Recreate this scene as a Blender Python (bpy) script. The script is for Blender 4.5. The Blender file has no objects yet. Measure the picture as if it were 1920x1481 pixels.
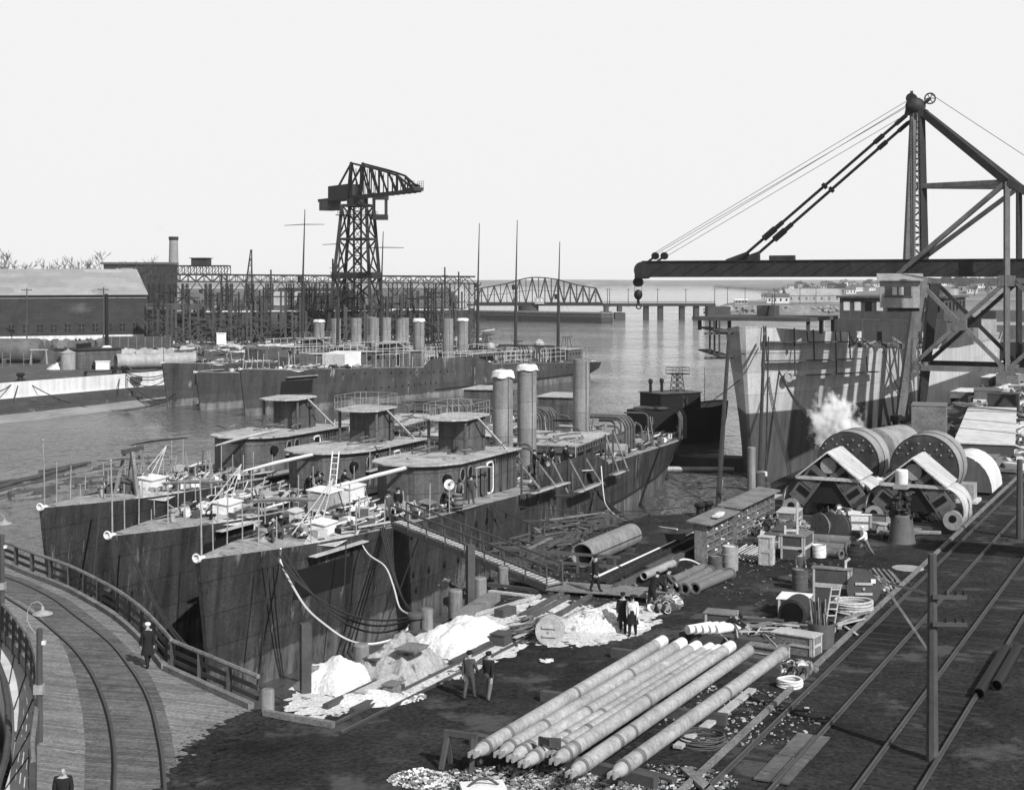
import bpy, math, random
from mathutils import Vector, Matrix, noise
R = random.Random(1918)
COL = bpy.context.scene.collection
FL, HC, HY = 2700.0, 15.0, 525.0          # lens in photo pixels, camera height, horizon row
WATER = -4.0
rad = math.radians

def G(x, y, z=0.0):
    d = FL*(HC-z)/(y-HY)
    return Vector(((x-960)/FL*d, d, z))
def D(x, y, d):
    return Vector(((x-960)/FL*d, d, HC-(y-HY)*d/FL))
def ZD(y, d): return HC-(y-HY)*d/FL
V = Vector

# ------------------------------------------------------------ mesh builder
class MB:
    def __init__(s, soft=False): s.v = []; s.f = []; s.m = []; s.mi = 0; s.soft = soft
    def add(s, vs, fs):
        o = len(s.v); s.v += [tuple(p) for p in vs]
        s.f += [tuple(i+o for i in f) for f in fs]; s.m += [s.mi]*len(fs); return s
    def box(s, c, size, M=None):
        hx, hy, hz = size[0]/2, size[1]/2, size[2]/2
        vs = [V((x*hx, y*hy, z*hz)) for x in (-1, 1) for y in (-1, 1) for z in (-1, 1)]
        if M is not None: vs = [M @ p for p in vs]
        c = V(c); vs = [p+c for p in vs]
        return s.add(vs, [(0,1,3,2),(4,6,7,5),(0,4,5,1),(2,3,7,6),(0,2,6,4),(1,5,7,3)])
    def bbox(s, x0, x1, y0, y1, z0, z1):
        return s.box(((x0+x1)/2, (y0+y1)/2, (z0+z1)/2), (x1-x0, y1-y0, z1-z0))
    def frame(s, p, q, up=None):
        p, q = V(p), V(q); t = (q-p)
        L = t.length; t = t/(L or 1)
        up = V(up) if up is not None else V((0, 0, 1))
        if abs(t.dot(up)) > .98: up = V((1, 0, 0)) if abs(t.x) < .9 else V((0, 1, 0))
        a = t.cross(up).normalized(); b = a.cross(t).normalized()
        return p, q, t, a, b, L
    def bar(s, p, q, w, h=None, up=None):
        h = h or w; p, q, t, a, b, L = s.frame(p, q, up)
        vs = [e+a*(x*w/2)+b*(y*h/2) for e in (p, q) for x, y in ((-1,-1),(1,-1),(1,1),(-1,1))]
        return s.add(vs, [(3,2,1,0),(4,5,6,7),(0,1,5,4),(1,2,6,5),(2,3,7,6),(3,0,4,7)])
    def cyl(s, p, q, r0, r1=None, n=10, cap=True):
        r1 = r0 if r1 is None else r1; p, q, t, a, b, L = s.frame(p, q)
        vs = []
        for e, r in ((p, r0), (q, r1)):
            for i in range(n):
                w = 2*math.pi*i/n; vs.append(e+a*(r*math.cos(w))+b*(r*math.sin(w)))
        fs = [(i, (i+1) % n, n+(i+1) % n, n+i) for i in range(n)]
        if cap: fs += [tuple(range(n-1, -1, -1)), tuple(range(n, 2*n))]
        return s.add(vs, fs)
    def tube(s, pts, r, n=6, closed=False, cap=True):
        pts = [V(p) for p in pts]; k = len(pts); vs = []; fs = []
        rr = r if isinstance(r, (list, tuple)) else [r]*k
        up = None
        for i, p in enumerate(pts):
            if closed: t = pts[(i+1) % k]-pts[i-1]
            else: t = pts[min(i+1, k-1)]-pts[max(i-1, 0)]
            t = t.normalized() if t.length > 1e-9 else V((0, 0, 1))
            if up is None:
                up = V((0, 0, 1)) if abs(t.z) < .9 else V((1, 0, 0))
            a = t.cross(up)
            a = a.normalized() if a.length > 1e-6 else V((1, 0, 0))
            b = a.cross(t).normalized(); up = b
            for j in range(n):
                w = 2*math.pi*j/n; vs.append(p+a*(rr[i]*math.cos(w))+b*(rr[i]*math.sin(w)))
        for i in range(k if closed else k-1):
            o, o2 = i*n, ((i+1) % k)*n
            fs += [(o+j, o+(j+1) % n, o2+(j+1) % n, o2+j) for j in range(n)]
        if cap and not closed: fs += [tuple(range(n-1, -1, -1)), tuple(range((k-1)*n, k*n))]
        return s.add(vs, fs)
    def lathe(s, prof, c=(0, 0, 0), ax=None, n=20):   # prof: (r, h) along axis
        c = V(c); ax = V(ax or (0, 0, 1)).normalized()
        u = V((1, 0, 0)) if abs(ax.x) < .9 else V((0, 1, 0))
        a = ax.cross(u).normalized(); b = ax.cross(a).normalized()
        vs = []; k = len(prof)
        for r, h in prof:
            for i in range(n):
                w = 2*math.pi*i/n; vs.append(c+ax*h+a*(r*math.cos(w))+b*(r*math.sin(w)))
        fs = []
        for i in range(k-1):
            fs += [(i*n+j, (i+1)*n+j, (i+1)*n+(j+1) % n, i*n+(j+1) % n) for j in range(n)]
        if tuple(prof[0]) == tuple(prof[-1]): return s.add(vs, fs)
        if prof[0][0] > 1e-4: fs.append(tuple(range(n)))
        if prof[-1][0] > 1e-4: fs.append(tuple(range(k*n-1, (k-1)*n-1, -1)))
        return s.add(vs, fs)
    def prism(s, poly, z0, z1):
        n = len(poly)
        a = sum(poly[i][0]*poly[(i+1) % n][1]-poly[(i+1) % n][0]*poly[i][1] for i in range(n))
        if a < 0: poly = list(reversed(poly))
        def zz(z, i): return z[i] if isinstance(z, (list, tuple)) else z
        vs = [(p[0], p[1], zz(z0, i)) for i, p in enumerate(poly)]+[(p[0], p[1], zz(z1, i)) for i, p in enumerate(poly)]
        fs = [tuple(range(n-1, -1, -1)), tuple(range(n, 2*n))]+[(i, (i+1) % n, n+(i+1) % n, n+i) for i in range(n)]
        return s.add(vs, fs)
    def grid(s, P):       # P[i][j] points
        n, m = len(P), len(P[0]); vs = [p for row in P for p in row]
        return s.add(vs, [(i*m+j, (i+1)*m+j, (i+1)*m+j+1, i*m+j+1) for i in range(n-1) for j in range(m-1)])
    def ball(s, c, r, n=8, m=6):
        c = V(c); r = r if isinstance(r, (tuple, list)) else (r, r, r)
        prof = []; vs = []; fs = []
        for i in range(m+1):
            th = math.pi*i/m
            for j in range(n):
                ph = 2*math.pi*j/n
                vs.append(c+V((r[0]*math.sin(th)*math.cos(ph), r[1]*math.sin(th)*math.sin(ph), -r[2]*math.cos(th))))
        for i in range(m):
            fs += [(i*n+j, i*n+(j+1) % n, (i+1)*n+(j+1) % n, (i+1)*n+j) for j in range(n)]
        return s.add(vs, fs)
    def mesh(s, name, mats, inv=None):
        me = bpy.data.meshes.new(name)
        vs = s.v if inv is None else [tuple(inv @ V(p)) for p in s.v]
        me.from_pydata(vs, [], s.f)
        for m in (mats if isinstance(mats, (list, tuple)) else [mats]): me.materials.append(m)
        if isinstance(mats, (list, tuple)) and len(mats) > 1: me.polygons.foreach_set('material_index', s.m)
        me.polygons.foreach_set('use_smooth', [True]*len(me.polygons))
        if not s.soft: me.set_sharp_from_angle(angle=rad(35))
        me.update()
        return me

def tag(o, label=None, cat=None, group=None, kind=None):
    if label: o['label'] = label
    if cat: o['category'] = cat
    if group: o['group'] = group
    if kind: o['kind'] = kind
    return o
def thing(name, label, cat, loc=(0, 0, 0), rz=0.0, group=None):
    o = bpy.data.objects.new(name, None); COL.objects.link(o)
    o.location = loc; o.rotation_euler = (0, 0, rz); o.empty_display_size = .3
    return tag(o, label, cat, group)
def part(name, mb, m, parent, label=None, kind=None):      # mb in the thing's own frame
    o = bpy.data.objects.new(name, mb.mesh(name, m)); COL.objects.link(o); o.parent = parent
    return tag(o, label, kind=kind)
def rootmat(o):
    while o.parent: o = o.parent
    return Matrix.Translation(o.location) @ Matrix.Rotation(o.rotation_euler.z, 4, 'Z')
def partw(name, mb, m, parent, label=None, kind=None):     # mb in world coordinates
    o = bpy.data.objects.new(name, mb.mesh(name, m, rootmat(parent).inverted())); COL.objects.link(o); o.parent = parent
    return tag(o, label, kind=kind)
def solo(name, mb, m, label, cat, loc=(0, 0, 0), rz=0.0, group=None):
    o = bpy.data.objects.new(name, mb.mesh(name, m)); COL.objects.link(o)
    o.location = loc; o.rotation_euler = (0, 0, rz)
    return tag(o, label, cat, group)
def solow(name, mb, m, label, cat, group=None):            # world coordinates; origin moved to its base
    xs = [p[0] for p in mb.v]; ys = [p[1] for p in mb.v]; zs = [p[2] for p in mb.v]
    b = V(((min(xs)+max(xs))/2, (min(ys)+max(ys))/2, min(zs)))
    o = bpy.data.objects.new(name, mb.mesh(name, m, Matrix.Translation(-b))); COL.objects.link(o)
    o.location = b
    return tag(o, label, cat, group)
def struct(name, mb, m, kind='structure', label=None):
    o = bpy.data.objects.new(name, mb.mesh(name, m)); COL.objects.link(o); o['kind'] = kind
    if label: o['label'] = label
    return o
def stuff(name, mb, m, label): return struct(name, mb, m, 'stuff', label)
def copy_tree(o, loc=None, rz=None, label=None, parent=None):
    c = o.copy(); COL.objects.link(c)
    if parent is not None: c.parent = parent
    for ch in o.children: copy_tree(ch, parent=c)
    if loc is not None: c.location = loc
    if rz is not None: c.rotation_euler = (0, 0, rz)
    if label: c['label'] = label
    return c

# ------------------------------------------------------------ materials (a black and white plate: every colour is a grey)
def mat(name, v, var=.25, sc=1.0, rough=.75, metal=0.0, bump=0.0, bsc=None, streak=0.0, stsc=1.2, plates=None, planks=None,
        spots=None, detail=6.0, band=None, spec=.2, drips=None, fine=None):
    m = bpy.data.materials.new(name); m.use_nodes = True
    nt = m.node_tree; N = nt.nodes; L = nt.links; bs = N['Principled BSDF']
    bs.inputs['Roughness'].default_value = rough; bs.inputs['Metallic'].default_value = metal
    bs.inputs['Specular IOR Level'].default_value = spec
    tc = N.new('ShaderNodeTexCoord'); geo = N.new('ShaderNodeNewGeometry')
    def math_(op, a, b=None, clamp=False):
        n = N.new('ShaderNodeMath'); n.operation = op; n.use_clamp = clamp
        for i, x in enumerate((a, b)):
            if x is None: continue
            if isinstance(x, (int, float)): n.inputs[i].default_value = x
            else: L.new(x, n.inputs[i])
        return n.outputs[0]
    def nz(scale, vec, det=detail, ro=.6):
        n = N.new('ShaderNodeTexNoise'); n.inputs['Scale'].default_value = scale; n.inputs['Detail'].default_value = det
        n.inputs['Roughness'].default_value = ro; L.new(vec, n.inputs['Vector']); return n.outputs['Fac']
    def mp(vec, s):
        n = N.new('ShaderNodeMapping'); n.inputs['Scale'].default_value = s; L.new(vec, n.inputs['Vector']); return n.outputs[0]
    pos = geo.outputs['Position']; obj = tc.outputs['Object']
    a = nz(.45*sc, pos); b = nz(3.1*sc, pos)
    s = math_('ADD', math_('MULTIPLY', a, .6), math_('MULTIPLY', b, .4))
    fac = math_('MULTIPLY', math_('SUBTRACT', s, .5), 4.0*var)      # about -var..var
    if streak:
        st = nz(stsc, mp(pos, (1, 1, .07)), 5.0, .7)
        fac = math_('ADD', fac, math_('MULTIPLY', math_('SUBTRACT', st, .5), 4*streak))
    val = math_('MULTIPLY', math_('ADD', fac, 1.0), v)
    if plates:           # (plate length, plate height, seam strength) in the object's x and z
        sep = N.new('ShaderNodeSeparateXYZ'); L.new(obj, sep.inputs[0])
        cb = N.new('ShaderNodeCombineXYZ'); L.new(math_('ADD', sep.outputs[0], sep.outputs[1]) if len(plates) > 3 else sep.outputs[0], cb.inputs[0]); L.new(sep.outputs[2], cb.inputs[1])
        br = N.new('ShaderNodeTexBrick'); L.new(cb.outputs[0], br.inputs['Vector'])
        br.inputs['Scale'].default_value = 1; br.inputs['Brick Width'].default_value = plates[0]; br.inputs['Row Height'].default_value = plates[1]
        br.inputs['Mortar Size'].default_value = .03; br.inputs['Mortar Smooth'].default_value = .3; br.offset = .4
        br.inputs['Color1'].default_value = (.85, .85, .85, 1); br.inputs['Color2'].default_value = (1.1, 1.1, 1.1, 1); br.inputs['Mortar'].default_value = (plates[2],)*3+(1,)
        bw = N.new('ShaderNodeRGBToBW'); L.new(br.outputs['Color'], bw.inputs[0]); val = math_('MULTIPLY', val, bw.outputs[0])
    if planks:           # (width, length, axis angle) boards in object xy
        mpn = N.new('ShaderNodeMapping'); L.new(obj if len(planks) < 4 else pos, mpn.inputs['Vector']); mpn.inputs['Rotation'].default_value = (0, 0, planks[2])
        br = N.new('ShaderNodeTexBrick'); L.new(mpn.outputs[0], br.inputs['Vector'])
        br.inputs['Scale'].default_value = 1; br.inputs['Brick Width'].default_value = planks[1]; br.inputs['Row Height'].default_value = planks[0]
        br.inputs['Mortar Size'].default_value = planks[0]*.05; br.inputs['Mortar Smooth'].default_value = .2; br.offset = .37
        br.inputs['Color1'].default_value = (.72, .72, .72, 1); br.inputs['Color2'].default_value = (1.2, 1.2, 1.2, 1); br.inputs['Mortar'].default_value = (.25, .25, .25, 1)
        bw = N.new('ShaderNodeRGBToBW'); L.new(br.outputs['Color'], bw.inputs[0]); val = math_('MULTIPLY', val, bw.outputs[0])
    if drips:            # (threshold, value): pale runs of rust and lime down the plates
        dn = nz(drips[2] if len(drips) > 2 else 2.4, mp(pos, (1, 1, .12)), 4.0, .75); dm = nz(.22, pos, 2.0)
        k = math_('MULTIPLY', math_('SUBTRACT', math_('ADD', math_('MULTIPLY', dn, .6), math_('MULTIPLY', dm, .4)), drips[0]), 14.0, True)
        mx = N.new('ShaderNodeMix'); mx.data_type = 'FLOAT'; L.new(k, mx.inputs[0]); L.new(val, mx.inputs[2]); mx.inputs[3].default_value = drips[1]; val = mx.outputs[0]
    if fine:             # fine speckle
        fs = nz(fine[1], pos, 3.0, .8); val = math_('MULTIPLY', val, math_('ADD', math_('MULTIPLY', math_('SUBTRACT', fs, .5), fine[0]*4), 1.0))
    if spots:            # (threshold, value, scale)
        sp = nz(spots[2], pos, 8.0, .65)
        k = math_('MULTIPLY', math_('SUBTRACT', sp, spots[0]), 12.0, True)
        mx = N.new('ShaderNodeMix'); mx.data_type = 'FLOAT'; L.new(k, mx.inputs[0]); L.new(val, mx.inputs[2]); mx.inputs[3].default_value = spots[1]
        val = mx.outputs[0]
    if band:             # (z, value): lighter paint below z, edge worn
        sp2 = N.new('ShaderNodeSeparateXYZ'); L.new(pos, sp2.inputs[0])
        zz = math_('ADD', sp2.outputs[2], math_('MULTIPLY', math_('SUBTRACT', nz(1.5, mp(pos, (1, 1, .3))), .5), band[2] if len(band) > 2 else .5))
        k = math_('MULTIPLY', math_('SUBTRACT', band[0], zz), 8.0, True)
        mx = N.new('ShaderNodeMix'); mx.data_type = 'FLOAT'; L.new(k, mx.inputs[0]); L.new(val, mx.inputs[2])
        L.new(math_('MULTIPLY', math_('ADD', math_('MULTIPLY', fac, 1.6), 1.0), band[1]), mx.inputs[3]); val = mx.outputs[0]
    val = math_('MAXIMUM', val, .004)
    cr = N.new('ShaderNodeCombineColor')
    for i in range(3): L.new(val, cr.inputs[i])
    L.new(cr.outputs[0], bs.inputs['Base Color'])
    if bump:
        bn = N.new('ShaderNodeBump'); bn.inputs['Strength'].default_value = 1; bn.inputs['Distance'].default_value = bump
        L.new(nz(bsc or 6*sc, pos, 8.0, .65), bn.inputs['Height']); L.new(bn.outputs[0], bs.inputs['Normal'])
    return m

M = {}
def defmats():
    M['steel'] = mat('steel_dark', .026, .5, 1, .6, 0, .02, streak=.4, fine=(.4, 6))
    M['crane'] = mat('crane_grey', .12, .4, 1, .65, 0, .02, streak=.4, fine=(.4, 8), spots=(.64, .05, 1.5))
    M['black'] = mat('black_iron', .012, .4, 2, .55)
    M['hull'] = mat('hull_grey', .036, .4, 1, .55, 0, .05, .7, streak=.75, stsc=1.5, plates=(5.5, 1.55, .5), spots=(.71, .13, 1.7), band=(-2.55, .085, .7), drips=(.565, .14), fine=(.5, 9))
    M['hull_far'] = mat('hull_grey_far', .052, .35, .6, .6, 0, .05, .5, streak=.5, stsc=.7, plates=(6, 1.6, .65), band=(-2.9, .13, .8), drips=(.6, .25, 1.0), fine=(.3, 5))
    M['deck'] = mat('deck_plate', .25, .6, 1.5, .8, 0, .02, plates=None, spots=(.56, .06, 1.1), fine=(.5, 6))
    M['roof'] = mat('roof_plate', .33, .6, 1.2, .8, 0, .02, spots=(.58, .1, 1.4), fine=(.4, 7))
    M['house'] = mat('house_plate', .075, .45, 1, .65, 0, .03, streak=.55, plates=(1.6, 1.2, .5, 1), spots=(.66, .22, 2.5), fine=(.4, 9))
    M['funnel'] = mat('funnel_grey', .2, .25, .8, .6, 0, .02, streak=.35, stsc=3, plates=(50, 2.0, .6), fine=(.25, 8), spots=(.68, .11, 1.5))
    M['pipe'] = mat('pipe_light', .27, .5, .8, .65, 0, .015, spots=(.62, .16, .9), fine=(.35, 8), streak=.2, stsc=6)
    M['pipe_d'] = mat('pipe_dark', .12, .35, 1.2, .6, 0, .01, spots=(.62, .3, 2.2))
    M['white'] = mat('white_paint', .6, .25, 1, .7, 0, .01, spots=(.6, .28, 2.4), fine=(.25, 9))
    M['canvas'] = mat('canvas_white', .58, .35, 1.5, .9, 0, .12, 4, spots=(.63, .22, 2.2), fine=(.2, 8))
    M['canvas_g'] = mat('canvas_grey', .3, .5, 1.5, .9, 0, .12, 4, spots=(.56, .1, 1.3), fine=(.3, 8))
    M['lime'] = mat('white_lime', .55, .4, 2, .95, 0, .1, 7, spots=(.56, .05, 1.5), fine=(.5, 10))
    M['wood'] = mat('wood_weathered', .15, .6, 2.2, .85, 0, .02, spots=(.61, .05, 2.5), fine=(.5, 10))
    M['wood_l'] = mat('wood_fresh', .36, .4, 2.2, .85, 0, .02, spots=(.64, .14, 2.5), fine=(.35, 10))
    M['wood_d'] = mat('wood_dark', .06, .45, 2, .85, 0, .012)
    M['rope'] = mat('rope_dark', .03, .3, 8, .9)
    M['rope_l'] = mat('rope_light', .55, .2, 8, .9)
    M['glass'] = mat('glass_dark', .02, .2, 1, .12, spec=.6)
    M['dark'] = mat('dark_opening', .006, .2, 1, .9)
    M['rust'] = mat('rusty_iron', .07, .5, 2, .8, 0, .015, spots=(.6, .18, 3))
    M['iron_l'] = mat('bright_iron', .3, .5, 3, .5, .3, .01)
    M['skin'] = mat('skin', .3, .1, 3, .6)
    M['coat'] = mat('cloth_black', .014, .3, 4, .9)
    M['cloth'] = mat('cloth_grey', .06, .35, 4, .9, 0, .01)
    M['denim'] = mat('cloth_denim', .13, .3, 4, .9, 0, .01)
    M['shirt'] = mat('cloth_white', .6, .15, 4, .9, 0, .01)
    M['ground'] = mat('cinder_ground', .027, 1.0, .22, .95, 0, .14, 3, spots=(.54, .068, .32), fine=(.9, 5), spec=.04)
    M['yard'] = mat('yard_dirt', .07, .5, .1, .95, 0, .05, 3, spots=(.58, .22, .3), fine=(.5, 2))
    M['far_land'] = mat('far_land', .14, .5, .02, .95, 0, 0, spots=(.56, .3, .015))
    M['conc'] = mat('concrete_light', .5, .2, .5, .85, 0, .03, streak=.25, stsc=.8, spots=(.66, .2, .5))
    M['tidal'] = mat('tidal_stone', .045, .6, .7, .9, 0, .12, 2, spots=(.62, .2, .6))
    M['slope'] = mat('slope_concrete', .22, .4, .4, .9, 0, .05, spots=(.64, .07, .4))
    M['board'] = mat('boardwalk', .17, .3, .6, .85, 0, .03, planks=(.15, 3.2, .35, 0) if False else (.15, 3.2, .35), spots=(.64, .05, .6), fine=(.5, 8))
    M['track_bed'] = mat('track_bed', .1, .5, .7, .9, 0, .03, planks=(.15, 3.2, .2), spots=(.62, .035, .5), fine=(.5, 8))
    M['rail'] = mat('rail_steel', .08, .3, 2, .4, .4)
    M['brick'] = mat('brick_dark', .035, .3, .5, .9, plates=(2.4, .8, .7, 1))
    M['shedroof'] = mat('shed_roof', .24, .35, .12, .85, streak=.0, plates=(9, 1.2, .8), spots=(.62, .17, .12))
    M['chim'] = mat('chimney_brick', .22, .25, .2, .9)
    M['bark'] = mat('bark', .05, .4, 1, .9)
    M['tank'] = mat('tank_grey', .085, .45, .4, .6, streak=.4, stsc=.5, spots=(.62, .2, .6), fine=(.4, 4))
    M['tank_l'] = mat('tank_light', .26, .4, .5, .6, streak=.3, spots=(.63, .12, 1.0), fine=(.3, 6))
    M['freight_l'] = mat('freighter_grey', .36, .15, .25, .6, 0, .02, 1, streak=.3, plates=(7, 2.1, .62), band=(2.5, .06, .05), spots=(.7, .12, .9), fine=(.25, 6))
    M['fhouse'] = mat('freighter_house', .065, .3, .5, .7, plates=(3, 2.4, .7, 1), streak=.3)
    M['boiler'] = mat('boiler_plate', .24, .35, .8, .6, .1, .02, streak=.3, spots=(.63, .2, 1.2), fine=(.3, 8))
    M['casing'] = mat('boiler_casing', .09, .35, 1, .65, streak=.3)
    M['corr'] = mat('corrugated_light', .42, .35, 1.2, .7, plates=(.5, 50, .6, 1), spots=(.62, .2, 1.3))
    M['sleeper'] = mat('sleeper_wood', .02, .6, 1, .95, 0, .03, fine=(.5, 8))
    M['timber'] = mat('timber_pile', .16, .4, 1.2, .9, 0, .02, streak=.5, stsc=5)
# ------------------------------------------------------------ setting
defmats()
U = V((.4455, .8953, 0)); VR = V((.8953, -.4455, 0))      # along the quay, and to its right
RZQ = math.atan2(U.y, U.x)
E0 = V((-8.72, 50.6, 0))
def E(t, r=0.0, z=0.0): return E0+U*t+VR*r+V((0, 0, z))

def setting():
    # water
    m = bpy.data.materials.new('harbour_water'); m.use_nodes = True
    nt = m.node_tree; N = nt.nodes; L = nt.links; b = N['Principled BSDF']
    b.inputs['Base Color'].default_value = (.06, .06, .06, 1); b.inputs['Roughness'].default_value = .05; b.inputs['IOR'].default_value = 1.33
    geo = N.new('ShaderNodeNewGeometry')
    def nz(sc, sx, det):
        mp = N.new('ShaderNodeMapping'); mp.inputs['Scale'].default_value = sx; mp.inputs['Rotation'].default_value = (0, 0, .5); L.new(geo.outputs['Position'], mp.inputs[0])
        n = N.new('ShaderNodeTexNoise'); n.inputs['Scale'].default_value = sc; n.inputs['Detail'].default_value = det; L.new(mp.outputs[0], n.inputs[0]); return n.outputs['Fac']
    a = nz(1.1, (1, .5, 1), 5); c = nz(.16, (1, .7, 1), 3); e = nz(.03, (1, 1, 1), 2)
    ad = N.new('ShaderNodeMath'); ad.operation = 'MULTIPLY_ADD'; L.new(c, ad.inputs[0]); ad.inputs[1].default_value = 2.2; L.new(a, ad.inputs[2])
    bp = N.new('ShaderNodeBump'); bp.inputs['Distance'].default_value = .75; L.new(ad.outputs[0], bp.inputs['Height'])
    mr = N.new('ShaderNodeMapRange'); L.new(e, mr.inputs[0]); mr.inputs[1].default_value = .35; mr.inputs[2].default_value = .65; mr.inputs[3].default_value = .35; mr.inputs[4].default_value = 1
    L.new(mr.outputs[0], bp.inputs['Strength']); L.new(bp.outputs[0], b.inputs['Normal'])
    struct('water', MB().add([(-4900, -190, WATER), (4900, -190, WATER), (4900, 6900, WATER), (-4900, 6900, WATER)], [(0, 1, 2, 3)]), m)
    # right quay: one polygon with its face down into the water
    px = [(495, 1325), (640, 1256), (780, 1190)]
    P = [G(*p) for p in px]+[V((-.6, 68.6, 0)), V((1.9, 78, 0)), V((4.9, 86.2, 0)), V((8.3, 91.5, 0)), V((12.5, 93.0, 0)), V((16.2, 96.6, 0))]
    P += [E(t) for t in (60, 120, 200, 330, 520)]
    P += [V((330, 560, 0)), V((330, -60, 0)), V((-6, -60, 0)), V((-8, 0, 0)), G(150, 1600), G(335, 1490), G(395, 1400), G(470, 1350)]
    mb = MB(); mb.prism([(p.x, p.y) for p in P], -9, 0); struct('quay_ground', mb, M['ground'])
    # paler yard dirt further along the quay (own sheet)
    mb = MB(); Q = [E(96, .6), E(130, .6), E(250, .6), E(500, .6), V((300, 540, 0)), V((300, 250, 0)), E(120, 42), E(100, 20)]
    mb.add([(p.x, p.y, .008) for p in Q], [tuple(range(len(Q)-1, -1, -1))]); struct('yard_ground', mb, M['yard'])
    # spilt lime on the quay corner
    def blob(c, rx, ry, rz, n=26, jit=.3, z=.012):
        vs = []
        for i in range(n):
            w = 2*math.pi*i/n; k = 1+R.uniform(-jit, jit)
            vs.append((c.x+math.cos(rz)*rx*k*math.cos(w)-math.sin(rz)*ry*k*math.sin(w), c.y+math.sin(rz)*rx*k*math.cos(w)+math.cos(rz)*ry*k*math.sin(w), z))
        return vs, [tuple(range(n))]
    mb = MB(); mb.add(*blob(E(5.2, 1.75), 4.3, 1.5, RZQ, 60, .06)); mb.add(*blob(G(880, 1205), 7.5, 1.7, RZQ, 60, .1, .016)); mb.add(*blob(G(1110, 1170), 3.2, 1.9, RZQ, 60, .1, .014))
    zz = .02
    for (c, rx, ry, n) in ((E(5.4, 1.8), 4.6, 1.6, 240), (G(880, 1205), 7.7, 1.9, 260), (G(1110, 1170), 3.4, 2.0, 160)):
        for i in range(n):
            w = R.random()*6.283; f = 1+abs(R.gauss(0, .13)); x, y = rx*f*math.cos(w), ry*f*math.sin(w)*1.05; zz += .00001
            s = R.uniform(.05, .38)*(1.3-min(1, (f-1)*2.5)); mb.add(*blob(c+V((math.cos(RZQ)*x-math.sin(RZQ)*y, math.sin(RZQ)*x+math.cos(RZQ)*y, 0)), s*1.5, s, RZQ, 9, .4, zz))
    stuff('lime_dust', mb, M['lime'], 'white lime dust trodden over the quay corner')
    # far shore on the left: land sheet with stepped tidal wall
    dirL = V((.515, .857, 0)); nL = V((.857, -.515, 0))
    e0, e1 = V((-73.5, 206.6, 0)), V((-57.0, 234.0, 0))
    land = [e0-dirL*60, e0, e1, V((-40, 281, 0)), V((-24, 322, 0)), V((-7, 366, 0)), V((-7, 420, 0)), V((-22, 520, 0)), V((-26, 700, 0)), V((-60, 1100, 0)), V((-300, 2400, 0)), V((-2500, 3400, 0)), V((-2500, 120, 0)), V((-300, 60, 0))]
    mb = MB(); mb.prism([(p.x, p.y) for p in land], -9, 0); struct('left_bank', mb, M['yard'])
    prof = [(0.35, .25), (.4, -1.9), (.9, -2.0), (3.6, -2.35), (3.8, -2.9), (6.5, -3.1), (6.7, -3.5), (14.0, -4.3), (16, -6)]
    def strip(i0, i1, m, nm, kind='structure'):
        rows = []
        for p, k in ((e0-dirL*60, 1.25), (e0, 1.15), (e0+dirL*12, 1.0), (e1-dirL*6, .72), (e1, .65), (V((-40, 281, 0)), .6)):
            rows.append([p+nL*(prof[i][0]*k)+V((0, 0, prof[i][1])) for i in range(i0, i1)])
        mb = MB(); mb.grid(rows); return struct(nm, mb, m)
    strip(0, 3, M['conc'], 'quay_wall'); strip(2, 7, M['tidal'], 'tidal_ledge'); strip(6, 9, M['slope'], 'tidal_slope')
    # cap of the white wall
    # far coast and right-hand hillside
    mb = MB(); rows = []
    for i in range(46):
        y = 4200+ (i % 2)*6
        x = -2600+i*160
        h = 10.5+3.5*noise.noise((x*.002, 1, 0))+1.2*noise.noise((x*.013, 4, 0))
        rows.append([V((x, 4100, WATER-.5)), V((x, 4130, 2)), V((x, 4400, h)), V((x, 5200, h+3)), V((x, 6800, h+4))])
    mb.grid(rows); struct('far_coast', mb, M['far_land'])
    mb = MB(); rows = []
    for y in (770, 776, 782, 800, 850, 920, 1000, 1100, 1250, 1400, 1600, 1900, 2300, 2800, 3600):
        rows.append([V((x, y+5*noise.noise((x*.03, 0, 3)), WATER-1 if y < 775 else hill(x, y))) for x in [shore(y)-12, shore(y)]+[shore(y)+6+i*i*.9 for i in range(1, 46)]])
    mb.grid(rows); struct('right_hillside', mb, M['far_land'])
def shore(y): return interp2([(770, 103), (800, 108), (900, 128), (1000, 165), (1200, 235), (1500, 300), (2300, 420), (3600, 500)], y)
def interp2(tab, x):
    if x <= tab[0][0]: return tab[0][1]
    for (a, b), (c, d) in zip(tab, tab[1:]):
        if x <= c: return b+(d-b)*(x-a)/(c-a)
    return tab[-1][1]
def hill(x, y):
    s = shore(y); e = min(1, max(0, (x-s)/8)); t = max(0, (y-900)/1500); g = min(1, max(0, (x-s)/(60+t*200)))
    return (WATER-1)*(1-e)+e*(1.3+11.5*min(1, t**.85)*g+min(1, t*3)*1.8*noise.noise((x*.012, y*.006, 0)))

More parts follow.
